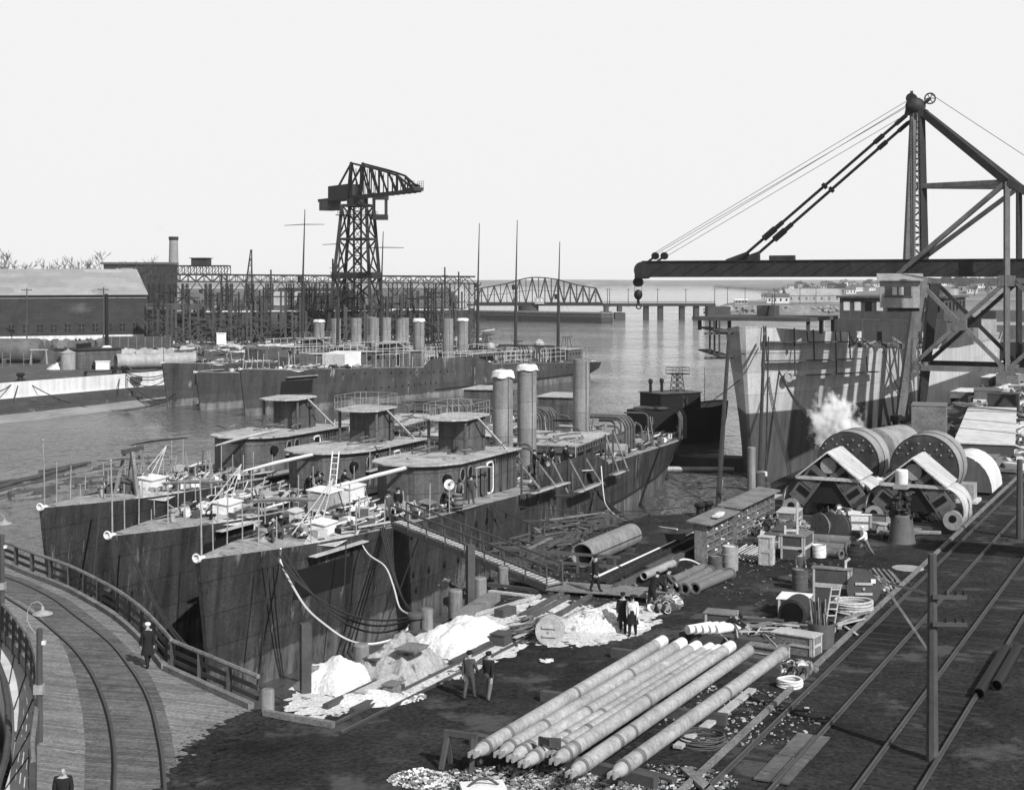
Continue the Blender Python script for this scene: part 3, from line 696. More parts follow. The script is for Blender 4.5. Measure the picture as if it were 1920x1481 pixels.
    if fore:          # odd boards and coils left on the roofs
        mb = MB()
        for i in range(26):
            s_ = rr.uniform(23.5, 35)*k; y = rr.uniform(-2.6, 2.4); z = zroof(s_)+.03; w = rr.gauss(0, .8); Ln = rr.uniform(.3, 1.6); mb.mi = rr.choice((0, 1, 1))
            mb.bar((s_, y, z), (s_+math.cos(w)*Ln, y+math.sin(w)*Ln, z+rr.uniform(0, .1)), rr.uniform(.05, .2), .05)
        for i in range(30):
            s_ = g0+rr.uniform(.3, 9)*k; y = rr.uniform(-3, 3); z = zg+.12; w = rr.gauss(0, .8); Ln = rr.uniform(.3, 2.2); mb.mi = rr.choice((0, 1, 1)); mb.bar((s_, y, z), (s_+math.cos(w)*Ln, max(-3.1, min(3.1, y+math.sin(w)*Ln)), z+rr.uniform(0, .1)), rr.uniform(.05, .2), .05)
        part('roof_litter', mb, [M['wood'], M['rust']], T, kind='stuff')
    if near:          # uprights, lashed pipes and machinery lumps left in the waist
        mb = MB()
        for i in range(70):
            s_ = rr.choice((rr.uniform(14, 21), rr.uniform(36, 47), rr.uniform(57, 88)))*k; y = rr.uniform(-.88, .88)*db(s_); h = rr.uniform(.7, 2.6)*(1 if s_ > 30 else .7); mb.mi = rr.choice((0, 0, 1, 2)); mb.cyl((s_, y, sh(s_)), (s_+rr.uniform(-.5, .5), y+rr.uniform(-.3, .3), sh(s_)+h), rr.uniform(.02, .05), None, 5)
        for i in range(70):
            s_ = rr.choice((rr.uniform(36.5, 47), rr.uniform(57.5, 80)))*k; y = rr.uniform(-.75, .85)*db(s_); r = rr.uniform(.15, .55); mb.mi = rr.choice((0, 2, 2)); w = rr.choice((0, 1.57)); d_ = V((math.cos(w), math.sin(w), 0))*rr.uniform(.3, 1.2); c = V((s_, y, sh(s_)+r)); mb.cyl(c-d_, c+d_, r, None, 10)
        for i in range(16):
            s_ = rr.choice((rr.uniform(36, 46), rr.uniform(57.5, 78)))*k; y = rr.uniform(-.6, .6)*db(s_); z = sh(s_); mb.mi = 2; hh = rr.uniform(1.2, 2.6); mb.tube([(s_, y, z)]+[(s_, y+.5-.5*math.cos(a_), z+hh+.5*math.sin(a_)) for a_ in (0, .5, 1, 1.57)]+[(s_, y+rr.uniform(1, 3), z+hh+.5)], .09, 6)
        for i in range(26):
            x, yy, wd = rr.uniform(8, 20)*k, rr.uniform(-2, 2), rr.uniform(-.6, .6); pts = []
            for j in range(16): pts.append((x, yy, sh(x)+.13)); wd += rr.uniform(-.4, .4); x = min(21.5*k, x+.45*math.cos(wd)); yy += .3*math.sin(wd); yy = max(-db(x)*.85, min(db(x)*.85, yy))
            mb.mi = 2; mb.tube(pts, .045, 5)
        part('fittings', mb, [M['iron_l'], M['wood_l'], M['rust']], T, kind='stuff')
    if not near:      # staging rails, canvas house and uprights over the far decks
        for s_, zz in ((24, 5.2), (40, 3.2), (57, 2.6), (68, 2.6)):
            s_ *= k; mb = MB()
            for q in range(6):
                for y in (-3.4, 3.0): mb.cyl((s_+q*1.7, y, sh(s_)), (s_+q*1.7, y, zz+dz), .05, .05, 4)
            for z in (zz+dz, zz-.8+dz, zz-1.6+dz):
                for y in (-3.4, 3.0): mb.cyl((s_, y, z), (s_+8.5, y, z), .05, .05, 4)
            part('staging_rails', mb, M['wood_l'], T)
        mb = MB(); mb.prism([(18.5*k, -2.2), (21.8*k, -2.4), (21.8*k, 2.4), (18.5*k, 2.2)], sh(20)-.1, [3.9+dz, 4.2+dz, 4.2+dz, 3.9+dz]); part('canvas_house', mb, M['canvas'] if cfg.get('white') else M['house'], T)
        mb = MB()
        for i in range(60): s_ = rr.uniform(8, 90)*k; y = rr.uniform(-.8, .8)*db(s_); h = rr.uniform(.6, 3.2); mb.cyl((s_, y, sh(s_)), (s_+rr.uniform(-.4, .4), y, sh(s_)+h), .06, None, 4)
        part('uprights', mb, M['iron_l'], T, kind='stuff')
    T['k'] = k
    return T, sh, db, V((math.sin(rad(head)), math.cos(rad(head)), 0)), V((math.cos(rad(head)), -math.sin(rad(head)), 0))

def onship(sp, s, y, dz=0):      # y to starboard (towards the camera)
    T, sh, db, f, r = sp
    return V(T.location)+f*s+r*y+V((0, 0, sh(s)+.06+dz))

ports1 = [(10.5, 1.25), (13.6, 1.2), (16.2, 1.15), (24.3, .55), (25.8, .5), (27.3, .42), (29, .35), (15.2, -1.0), (16.9, -1.05), (18.6, -1.1), (20.4, -1.15), (22.2, -1.2), (24.6, -1.25), (17.4, -2.0), (26.8, -1.35)]
SP1 = destroyer('dark grey destroyer lying nearest the quay with three tall bare funnels', (-13.93, 63.76), 19.3, M['hull'], 92.0, 0, True, funnels=((40.2, 8.5, .72, 2), (45.5, 8.6, .72, 1), (59.6, 8.4, .7, 0)),
    cfg=dict(ports=ports1, pr=.2, bowpatch=(6.2, 10.6, -.35, 1.1), spars=((13.6, 4.1, 26, 3.85, -.4, .115, 'white'), (4.4, 4.6, 11, 3.7, -.3, .13, 'wood'), (26, 3.6, 29, 3.3, -3.3, .07, 'wood_l')), platform=(28.6, 33.9, -1.5, 1.5), arches=(62, 82.5), after=False, litter=820))
SP2 = destroyer('dark grey destroyer moored in the middle of the near row of three', (-19.48, 69.5), 17.6, M['hull'], 92, 0, True,
    cfg=dict(bowpatch=(6.2, 9.6, -.2, 1.3), spars=((13, 4.15, 25, 3.95, -.3, .105, 'white'), (4.4, 4.6, 11, 3.8, -.3, .12, 'wood'), (25, 4.2, 29, 3.9, -2.8, .07, 'wood_l')), rail=True, shelf=True, platform=(28.8, 33.4, -1.6, 1.6), arches=(61, 65.5), tall=True, litter=760))
SP3 = destroyer('dark grey destroyer outermost in the near row, against the open basin', (-25.36, 77.5), 16.2, M['hull'], 92, 0.1, True,
    cfg=dict(spars=((5, 4.7, 13, 4.0, -.3, .13, 'wood'), (17.5, 4.2, 27, 4.3, -1.2, .11, 'wood_l'), (10, 5.0, 17, 4.7, .6, .07, 'steel')), rail=False, shelf=True, platform=(28.8, 33.2, -1.6, 1.6), arches=(60, 64), tall=True, litter=760))
pA = [(s, 1.35) for s in (22, 24.2, 26.6, 29, 31.6)]+[(s, .75) for s in (35, 37.2, 39.2, 40.9, 42.3, 44.2, 45.4, 46.7, 48, 50, 52)]
pA = [(s, interp(SHEER, s)-.75) for s in (16.8, 18.9, 21, 24.2, 26.6, 28.9, 31, 32.4, 33.8, 35.2, 36.6, 38.2, 40, 72, 74, 76)]+[(s, -1.4) for s in (21.5, 23, 24.6, 26.2, 27.8, 29.2, 30.6, 32, 33.3, 34.6, 35.9, 37.2)]
FF = lambda a: tuple((s, 8.3+.4*math.sin(s*1.7), .92, c) for s, c in a)
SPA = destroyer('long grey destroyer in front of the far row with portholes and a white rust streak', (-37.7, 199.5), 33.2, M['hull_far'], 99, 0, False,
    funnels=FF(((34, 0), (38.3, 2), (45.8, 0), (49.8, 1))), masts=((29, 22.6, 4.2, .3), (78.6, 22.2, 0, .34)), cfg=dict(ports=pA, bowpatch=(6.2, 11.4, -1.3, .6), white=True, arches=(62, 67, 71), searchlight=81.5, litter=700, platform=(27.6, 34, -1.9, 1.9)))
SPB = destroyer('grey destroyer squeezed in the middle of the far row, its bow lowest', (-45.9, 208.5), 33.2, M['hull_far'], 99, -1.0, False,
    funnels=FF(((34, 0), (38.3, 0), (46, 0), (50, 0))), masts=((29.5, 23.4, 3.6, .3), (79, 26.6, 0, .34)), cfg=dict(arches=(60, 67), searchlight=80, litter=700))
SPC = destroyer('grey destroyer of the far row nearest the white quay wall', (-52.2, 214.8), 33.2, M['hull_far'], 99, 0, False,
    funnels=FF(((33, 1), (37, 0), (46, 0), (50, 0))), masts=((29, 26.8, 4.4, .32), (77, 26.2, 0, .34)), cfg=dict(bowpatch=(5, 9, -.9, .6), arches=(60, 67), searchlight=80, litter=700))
# ------------------------------------------------------------ freighter under construction, black tug
def freighter():
    head = 27.0; stem = V((21.6, 134.4)); Lf = 128
    T = thing('freighter', 'tall two tone cargo ship fitting out beside the quay at right', 'ship', (stem.x, stem.y, 0), math.pi/2-rad(head))
    sheer = [(0, 10.7), (8, 10.1), (17, 9.6), (17.2, 9.6), (128, 7.0)]
    sh2 = [(0, 8.6), (17, 8.1), (30, 7.5), (60, 6.2), (100, 6.0), (128, 7.4)]
    db = [(0, .25), (2, 1.5), (5, 3.0), (9, 4.6), (14, 6.1), (20, 7.3), (28, 8.1), (36, 8.3), (100, 8.3), (116, 6.5), (125, 3.5), (128, 1.5)]
    wb = [(0, .1), (3, .9), (8, 2.6), (14, 4.6), (20, 6.3), (28, 7.9), (36, 8.3), (100, 8.3), (114, 5.0), (124, 1.2), (128, .3)]
    S = [0, .6, 1.5, 3, 5, 7, 9.5, 12, 14.5, 17, 20, 24, 28, 32, 36, 50, 64, 80, 100, 108, 116, 122, 126, 128]
    rows = []
    for s in S:
        zt = interp(sh2, s); row = []
        for f in (-.25, 0, .2, .4, .6, .8, 1):
            z = WATER+(zt-WATER)*f; g = max(0, f); hb = interp(wb, s)+(interp(db, s)-interp(wb, s))*g**1.5
            row.append(V((s+2.6*(1-g)*max(0, 1-s/9), -hb, z)))
        rows.append(row)
    def shell(rows):
        mb = MB(); mb.grid([list(reversed(r)) for r in rows]); mb.grid([[V((p.x, -p.y, p.z)) for p in r] for r in rows])
        for r, fl in ((rows[0], 0), (rows[-1], 1)):
            n = len(r); vs = r+[V((p.x, -p.y, p.z)) for p in r]; mb.add(vs, [((i, i+1, n+i+1, n+i) if fl else (i, n+i, n+i+1, i+1)) for i in range(n-1)])
        return mb
    hull = part('hull', shell(rows), M['freight_l'], T)
    mb = MB(); mb.grid([[V((s, -interp(db, s), interp(sh2, s)-.4)), V((s, interp(db, s), interp(sh2, s)-.4))] for s in S]); part('deck', mb, M['deck'], T)
    Sf = [0, .6, 1.5, 3, 5, 7, 9.5, 12, 14.5]
    rows = []
    for s in Sf:
        zt = interp(sheer, s); z0 = interp(sh2, s); hb = interp(db, s)
        rows.append([V((s-.0, -hb, z0+.001)), V((s-.35*max(0, 1-s/9), -hb*1.03-.05, zt))])
    part('forecastle', shell(rows), M['freight_l'], T)
    mb = MB(); mb.grid([[V((s, -interp(db, s)*1.03, interp(sheer, s)-.01)), V((s, interp(db, s)*1.03, interp(sheer, s)-.01))] for s in Sf]); part('forecastle_deck', mb, M['deck'], T)
    # staging round the bow
    st = thing('bow_staging', 'timber staging slung under the bow of the tall cargo ship', 'staging', tuple(T.location), T.rotation_euler.z)
    mb = MB(); mb.bbox(2.6, 13, -5.6, 6.0, 11.1, 11.45)
    part('top_platform', mb, M['wood_d'], st)
    for x in (3.4, 8, 12.4):
        for y in (-5.2, 5.5):
            mb = MB(); mb.bar((x, y, interp(sheer, x)-.3), (x, y, 11.1), .3, .3); part('prop', mb, M['wood_d'], st)
    for z, o in ((10.2, 1.7), (7.9, 1.1)):
        mb = MB(); mb.bar((-1.4, 1.2, z), (10, 7.4, z), 1.2, .15); mb.bar((-1.6, 3.2, z-.2), (1, 1.4, z-.2), .2, .2); part('plank_run', mb, M['wood_d'], st)
    for x, y in ((-1.6, 1.8), (.5, 3.0), (3.2, 4.4)):
        mb = MB(); mb.bar((x, y, 7.8), (x, y, 11.2), .14, .14); part('hanger', mb, M['wood_d'], st)
    for (x0, x1, z, y) in ((1.2, 13.8, 9.2, .5), (1.6, 16, 7.4, .35), (5, 20, 5.9, .35)):
        mb = MB(); P = []
        for i in range(8):
            x = x0+(x1-x0)*i/7; P.append(V((x, -(interp(db, x)+y+.15), z-.05*i)))
        for a, b in zip(P, P[1:]): mb.bar(a, b, .7, .1)
        part('plank_run', mb, M['wood_d'], st)
        for a in P[::3]:
            mb = MB(); mb.bar(a, (a.x, a.y+.1, interp(sheer, a.x)+.1 if a.x < 16 else a.z+1.6), .12, .12); part('hanger', mb, M['wood_d'], st)
    mb = MB()
    for i in range(6): mb.bar((5.6+.05*i, -1.0, 11.45+i*.38), (6.4+.05*i, -1.0, 11.45+i*.38), .08, .05)
    mb.bar((5.6, -1, 11.4), (5.9, -1, 13.6), .09); mb.bar((6.4, -1, 11.4), (6.7, -1, 13.6), .09)
    L_ = solo('ladder', mb, M['wood_d'], 'short ladder standing on the platform over the cargo ship bow', 'ladder', tuple(T.location), T.rotation_euler.z)
    mb = MB(); mb.bbox(7.0, 8.6, -.9, .9, 11.46, 12.5); solo('crate', mb, M['wood_d'], 'dark box on the platform over the cargo ship bow', 'crate', tuple(T.location), T.rotation_euler.z)
    # anchor ring shape on the bow
    mb = MB(); mb.lathe([(.32, -.1), (.5, -.08), (.52, .1), (.32, .12), (.3, 0)], (4.6, -2.95, 5.8), V((-.6, -.8, 0)), 16); part('hawse_pipe', mb, M['tank_l'], hull)
    # deckhouse amidships
    h0, h1 = 61.5, 82
    mb = MB(); mb.bbox(h0, h1, -7.4, 7.4, 5.6, 9.6); hw = part('lower_house', mb, M['fhouse'], T)
    mb = MB(); mb.bbox(h0+.6, h1-1, -7.6, 7.6, 9.603, 9.8); part('bridge_deck', mb, M['house'], T)
    mb = MB(); mb.bbox(h0+1.2, h1-3, -6.8, 6.8, 9.803, 12.6); uh = part('upper_house', mb, M['fhouse'], T)
    mb = MB(); mb.bbox(h0+.8, h1-2.6, -7.2, 7.2, 12.603, 12.85); part('upper_roof', mb, M['house'], T)
    for i in range(9):
        y = -5.9+i*1.47; mb = MB(); mb.bbox(h0+1.14, h0+1.25, y-.42, y+.42, 10.9, 12.1); w = part('window', mb, M['conc'] if i % 3 else M['dark'], uh)
    for i in range(6):
        x = h0+3+i*2.6; mb = MB(); mb.bbox(x-.5, x+.5, -6.86, -6.75, 10.9, 12.1); part('window', mb, M['dark'], uh)
    for y in (-4.6, -2.6, 3.9, 1.2):
        mb = MB(); mb.bbox(h0-.04, h0+.06, y-.3, y+.3, 7.0, 8.2); part('window', mb, M['white'] if y != 1.2 else M['dark'], hw)
    # scrap of frames and gear on the well deck
    mb = MB(); rr = random.Random(5)
    for i in range(170):
        s = rr.uniform(17, 60); y = rr.uniform(-7.5, 7); z = interp(sh2, s)-.4; mb.mi = rr.choice((0, 1, 2))
        if rr.random() < .5: mb.box((s, y, z+.4), (rr.uniform(.3, 1.5), rr.uniform(.3, 1.2), rr.uniform(.4, 1.2)), Matrix.Rotation(rr.random()*3, 3, 'Z'))
        else: mb.bar((s, y, z+.3), (s+rr.uniform(-3, 3), y+rr.uniform(-2, 2), z+rr.uniform(.3, 1.8)), .12)
    part('deck_litter', mb, [M['rust'], M['wood'], M['iron_l']], T, kind='stuff')
    for s, y in ((30, -4), (44, 4), (52, -5)):
        mb = MB(); mb.cyl((s, y, 6), (s, y, 10.5), .13, .1, 7); mb.bar((s, y, 10.2), (s+5, y+3, 6.4), .06); part('derrick_post', mb, M['iron_l'], T)
    # after house far off
    mb = MB(); mb.bbox(98, 116, -5.5, 5.5, 5.6, 8.6); part('after_house', mb, M['tank_l'], T)
    mb = MB(); mb.lathe([(1.6, 0), (1.6, 5), (1.5, 5), (1.5, 4.2), (0, 4.2)], (104, 0, 8.6), None, 18); part('funnel', mb, M['tank_l'], T)
freighter()

def tug():
    T = thing('tug', 'black tug with a square deckhouse and lattice lookout tower behind the near destroyers', 'tug', (19.8, 169, 0), math.pi/2-rad(58)); T.scale = (.86, .86, .9)
    st = [(-7.5, 2.2, .0), (-6.5, 2.6, .0), (-4, 3.0, .1), (3, 2.9, .2), (5.4, 2.5, .4), (7, 1.7, .6), (7.8, .7, .7)]
    rows = []
    for x, hb, z in st:
        k = 0 if x < 5 else (x-5)/4
        rows.append([V((x-2.2*k, -hb*.7, -5.5)), V((x-1.6*k, -hb*.9, WATER)), V((x-.6*k, -hb, -1.5)), V((x, -hb, z))])
    mb = MB(); mb.grid([list(reversed(r)) for r in rows]); mb.grid([[V((p.x, -p.y, p.z)) for p in r] for r in rows])
    for r in (rows[0], rows[-1]):
        n = len(r); mb.add(r+[V((p.x, -p.y, p.z)) for p in r], [(i, n+i, n+i+1, i+1) for i in range(n-1)])
    part('hull', mb, M['black'], T)
    mb = MB(); mb.grid([[V((r[3].x, r[3].y, r[3].z-.15)), V((r[3].x, -r[3].y, r[3].z-.15))] for r in rows]); part('deck', mb, M['steel'], T)
    mb = MB(); mb.bbox(-5.2, 1.6, -2.3, 2.3, .1, 2.1); dh = part('deckhouse', mb, M['black'], T)
    mb = MB(); mb.bbox(-5.4, 1.8, -2.5, 2.5, 2.103, 2.2); part('roof', mb, M['house'], T)
    mb = MB(); mb.bbox(-1.6, -.7, -2.36, -2.28, .25, 1.85); part('door', mb, M['steel'], dh)
    for x in (-4.7, -2.8):
        mb = MB(); mb.lathe([(.22, 0), (.2, 1.1), (.3, 1.2), (.32, 1.5), (.2, 1.7), (0, 1.75)], (x, .6, 2.2), None, 10); part('vent', mb, M['black'], T)
    mb = MB()
    for a in (-.7, .7):
        for b in (-.7, .7): mb.cyl((-.6+a, b, 2.2), (-.6+a*.7, b*.7, 4.4), .06, .06, 4)
    for i in range(3):
        z0, z1 = 2.2+i*.73, 2.93+i*.73
        for (a, b, c, d) in ((-.7, -.7, .7, -.7), (-.7, .7, .7, .7), (-.7, -.7, -.7, .7), (.7, -.7, .7, .7)):
            q0, q1 = 1-.3*i/3, 1-.3*(i+1)/3; mb.bar((-.6+a*q0, b*q0, z0), (-.6+c*q1, d*q1, z1), .05); mb.bar((-.6+c*q0, d*q0, z0), (-.6+a*q1, b*q1, z1), .05)
    tw = part('lattice_tower', mb, M['black'], T)
    mb = MB(); mb.bbox(-1.7, .6, -1.1, 1.1, 4.4, 4.52)
    for z in (4.9, 5.3): mb.tube([(-1.7, -1.1, z), (.6, -1.1, z), (.6, 1.1, z), (-1.7, 1.1, z)], .03, 4, True)
    for x in (-1.7, -.55, .6):
        for y in (-1.1, 1.1): mb.cyl((x, y, 4.5), (x, y, 5.35), .03, .03, 4)
    part('lookout_platform', mb, M['black'], tw)
    mb = MB(); mb.cyl((4.2, 0, .5), (4.2, 0, 5.2), .05, .03, 5); part('flagstaff', mb, M['steel'], T)
    mb = MB(); mb.prism([(-6, -1.2), (7, -1.2), (7, 1.4), (-6, 1.4)], -4.7, -2.9); solo('pontoon', mb, M['wood_d'], 'dark timber pontoon floating between destroyer stern and cargo ship bow', 'pontoon', (20.3, 146, 0), rad(-10))
    mb = MB(); mb.tube([(-3.4, 0, -3.75), (3.2, .3, -3.75)], [.25, .2], 7); solo('log', mb, M['wood_l'], 'pale log floating beside the dark pontoon', 'log', (18.8, 142.8, 0), rad(-4))
tug()
# ------------------------------------------------------------ left yard, trestle, cranes, bridge, far houses
def lattice(mb, p, q, w, n, r=.06, w2=None):
    """four-legged lattice member from p to q"""
    p, q, t, a, b, L = mb.frame(p, q); w2 = w if w2 is None else w2
    def pt(f, i): 
        k = (w+(w2-w)*f)/2; x, y = ((-1, -1), (1, -1), (1, 1), (-1, 1))[i]; return p+(q-p)*f+a*(x*k)+b*(y*k)
    for i in range(4): mb.bar(pt(0, i), pt(1, i), r*2)
    for j in range(n):
        f0, f1 = j/n, (j+1)/n
        for i in range(4):
            k = (i+1) % 4
            if (i+j) % 2: mb.bar(pt(f0, i), pt(f1, k), r)
            else: mb.bar(pt(f0, k), pt(f1, i), r)
            mb.bar(pt(f1, i), pt(f1, k), r)

def gable(mb, x0, x1, y0, y1, ze, zr, o=.5, th=.25):
    ym = (y0+y1)/2; sl = (zr-ze)/(ym-y0)
    for sg, ya in ((-1, y0), (1, y1)):
        yb = ya+sg*o; zb = ze-sl*o
        vs = [(x0-o, yb, zb), (x1+o, yb, zb), (x1+o, ym, zr), (x0-o, ym, zr)]
        vs2 = [(v[0], v[1], v[2]+th) for v in vs]
        mb.add(vs+vs2, [(0, 1, 2, 3), (7, 6, 5, 4), (0, 4, 5, 1), (1, 5, 6, 2), (3, 2, 6, 7), (0, 3, 7, 4)])
def gable_walls(mb, x0, x1, y0, y1, z0, ze, zr):
    ym = (y0+y1)/2
    vs = [(x0, y0, z0), (x1, y0, z0), (x1, y1, z0), (x0, y1, z0), (x0, y0, ze), (x1, y0, ze), (x1, y1, ze), (x0, y1, ze), (x0, ym, zr), (x1, ym, zr)]
    mb.add(vs, [(0, 1, 5, 4), (2, 3, 7, 6), (1, 2, 6, 9, 5), (3, 0, 4, 8, 7)])

def house(label, loc, rz, w, d, h, rh, wallm, roofm, cat='house', group=None, chimney=True, nwin=3, name='house', winm='dark'):
    T = thing(name, label, cat, loc, rz, group)
    mb = MB(); gable_walls(mb, -w/2, w/2, -d/2, d/2, -1, h, h+rh); wl = part('wall', mb, M[wallm], T)
    mb = MB(); gable(mb, -w/2, w/2, -d/2, d/2, h, h+rh, .35, .2); rf = part('roof', mb, M[roofm], T)
    if chimney: mb = MB(); mb.bbox(w*.2-.4, w*.2+.4, -.4, .4, h+rh-.8, h+rh+1.2); part('chimney', mb, M['brick'], rf)
    for i in range(nwin):
        x = -w/2+w*(i+.5)/nwin; mb = MB(); mb.bbox(x-.5, x+.5, -d/2-.06, -d/2+.05, h*.35, h*.75); part('window', mb, M[winm], wl)
    return T

def shed():
    rz = math.atan2(.45, .893)
    T = thing('shed', 'long dark shed with a pale roof and a row of small windows at the left', 'shed', (-89.6, 352, 0), rz)
    mb = MB(); gable_walls(mb, -75, 0, 0, 24, 1.75, 11.6, 17.4); wl = part('wall', mb, M['brick'], T)
    mb = MB(); mb.bbox(-75, .12, -.15, 24.1, -.5, 1.745); part('foundation', mb, M['conc'], T)
    mb = MB(); gable(mb, -75, 0, 0, 24, 11.6, 17.4, .5, .3); part('roof', mb, M['shedroof'], T)
    mb = MB(); mb.bbox(-75, .3, -.2, -.05, 10.6, 10.72); part('wall_band', mb, M['tank_l'], wl)
    for i in range(14):
        x = -2.4-i*3.2; mb = MB(); mb.bbox(x-.62, x+.62, -.08, .08, 2.5, 4.6); w = part('window', mb, M['glass'], wl)
        mb = MB()
        for (a, b, c, d) in ((-.68, .68, 2.42, 2.5), (-.68, .68, 4.6, 4.68), (-.05, .05, 2.5, 4.6), (-.62, .62, 3.5, 3.58)): mb.bbox(x+a, x+b, -.12, -.081, c, d)
        part('window_frame', mb, M['tank'], w)
shed()

def pole(label, loc, h, arms=1, rz=0, group='utility poles by the long shed', r=.17, name='utility_pole', m='wood_d'):
    T = thing(name, label, 'utility pole', loc, rz, group)
    mb = MB(); mb.cyl((0, 0, -.5), (0, 0, h), r, r*.7, 8); part('pole', mb, M[m], T)
    for i in range(arms):
        z = h-.5-i*1.0; mb = MB(); mb.bar((-1.2, -.2, z), (1.2, -.2, z), .14, .16); ca = part('crossarm', mb, M[m], T)
        for x in (-1.05, -.5, .5, 1.05):
            mb = MB(); mb.cyl((x, -.2, z+.08), (x, -.2, z+.26), .06, .05, 6); part('insulator', mb, M['black'], ca)
    return T
pole('wooden pole before the shed wall at far left', (-110.5, 328, 0), 13.2, 1)
pole('wooden pole before the shed wall behind the pump hut', (-88.5, 312, 0), 13.4, 1)

def pump_hut():
    T = thing('hut', 'dark flat roofed pump hut with a tall black stovepipe on the far quay', 'hut', (-77, 242, 0), rad(16))
    mb = MB(); mb.prism([(0, 0), (4.2, -1.2), (11, 1.2), (6.6, 7)], -.3, 3.2); wl = part('wall', mb, M['house'], T)
    mb = MB(); mb.prism([(-.4, 0), (4.3, -1.6), (11.5, 1.1), (6.6, 7.4)], 3.203, 3.45); rf = part('roof', mb, M['steel'], T)
    mb = MB(); mb.bar((4.0, 1.0, 3.8), (5.6, 5.4, 3.8), .9, .8); part('skylight', mb, M['black'], rf)
    mb = MB(); mb.cyl((8.6, 2.6, 3.4), (8.5, 2.6, 12.6), .32, .3, 12); sp = part('stovepipe', mb, M['black'], T)
    mb = MB(); mb.lathe([(.9, 0), (.5, .3)], (8.6, 2.6, 3.46), None, 12); part('flashing', mb, M['white'], sp)
    mb = MB(); mb.bbox(1.2, 2.0, -.55, -.25, 0, 2.1); part('door', mb, M['dark'], wl)
    mb = MB(); mb.lathe([(1.22, 0), (1.22, 2.75), (1.3, 2.78), (1.3, 2.85), (.15, 3.35), (.15, 3.5), (0, 3.5)], (0, 0, 0), None, 22); solo('water_tank', mb, M['tank_l'], 'pale round tank with a conical lid beside the pump hut', 'tank', (-74.3, 241.0, 0))
    mb = MB(); mb.bbox(-1.1, 1.1, -.8, .8, 0, 1.3); mb.bbox(-1.2, 1.2, -.9, .9, 1.3, 1.42); solo('box', mb, M['white'], 'white box on the far quay right of the pump hut', 'box', (-68.6, 241.5, 0), rad(10))
pump_hut()
def heap(mb, c, rx, ry, h, n=20, jit=.15, rz=0, seed=0, px=1.6):
    rr = random.Random(seed); rows = []
    for j in range(7):
        f = j/6; row = []
        for i in range(n+1):
            w = 2*math.pi*(i % n)/n; k = f*(1+jit*noise.noise((math.cos(w)*1.3+seed, math.sin(w)*1.3, f*2)))
            x, y = rx*k*math.cos(w), ry*k*math.sin(w)
            z = h*(1-f**px)*(1+.35*noise.noise((x*1.1+seed, y*1.1, 2))) if f < 1 else -.02
            row.append((c[0]+x*math.cos(rz)-y*math.sin(rz), c[1]+x*math.sin(rz)+y*math.cos(rz), c[2]+z))
        rows.append(list(reversed(row)))
    mb.grid(rows); return mb
mb = MB(); heap(mb, G(115, 692), 2.6, 2.0, 1.5, seed=3); solow('sand_pile', mb, M['lime'], 'small pale pile of sand before the pump hut', 'pile')
mb = MB(); c = G(197, 688); heap(mb, c, 2.4, 1.6, 1.6, seed=5); solow('scrap_heap', mb, M['rust'], 'dark heap of scrap iron beside the pump hut', 'scrap heap')
def htank():
    c = G(40, 682); T = thing('boiler_tank', 'huge grey horizontal tank lying at the left frame edge', 'tank', c, rad(8))
    mb = MB(); mb.lathe([(0, -.35), (1.2, -.25), (1.9, 0), (2.15, .4), (2.15, 24)], (3.2, 1.6, 2.3), (-1, .1, 0), 28); part('shell', mb, M['tank'], T)
    for x in (-3, -8):
        mb = MB(); mb.bbox(x-.3, x+.3, 0, 3.6, 0, .9); part('saddle', mb, M['wood_d'], T)
htank()
def sawhorse(loc, rz, label, L=1.8, h=.9, m='wood', group=None, r=.09):
    T = thing('sawhorse', label, 'trestle', loc, rz, group)
    mb = MB(); mb.bar((-L/2, 0, h), (L/2, 0, h), .14, .16); part('beam', mb, M[m], T)
    for x in (-L*.4, L*.4):
        for y in (-.35, .35):
            mb = MB(); mb.bar((x, 0, h-.05), (x*1.15, y, 0), r, r); part('leg', mb, M[m], T)
    return T
sawhorse(G(73, 683), 0, 'pale timber trestle beside the huge horizontal tank', 3.2, 2.6, 'wood_l')
for i, (x, l) in enumerate(((12, 'left of two short frames below the huge tank'), (52, 'right of two short frames below the huge tank'))):
    T = thing('frame_stand', l, 'frame', G(x, 686), 0)
    for s in (-1, 1): mb = MB(); mb.bar((s*.7, 0, 0), (s*.7, 0, 2.2+.6*(s > 0 and i)), .12); part('post', mb, M['wood'], T)
    mb = MB(); mb.bar((-.7, 0, 1.2), (.7, 0, 1.2), .1); part('crosspiece', mb, M['wood'], T)
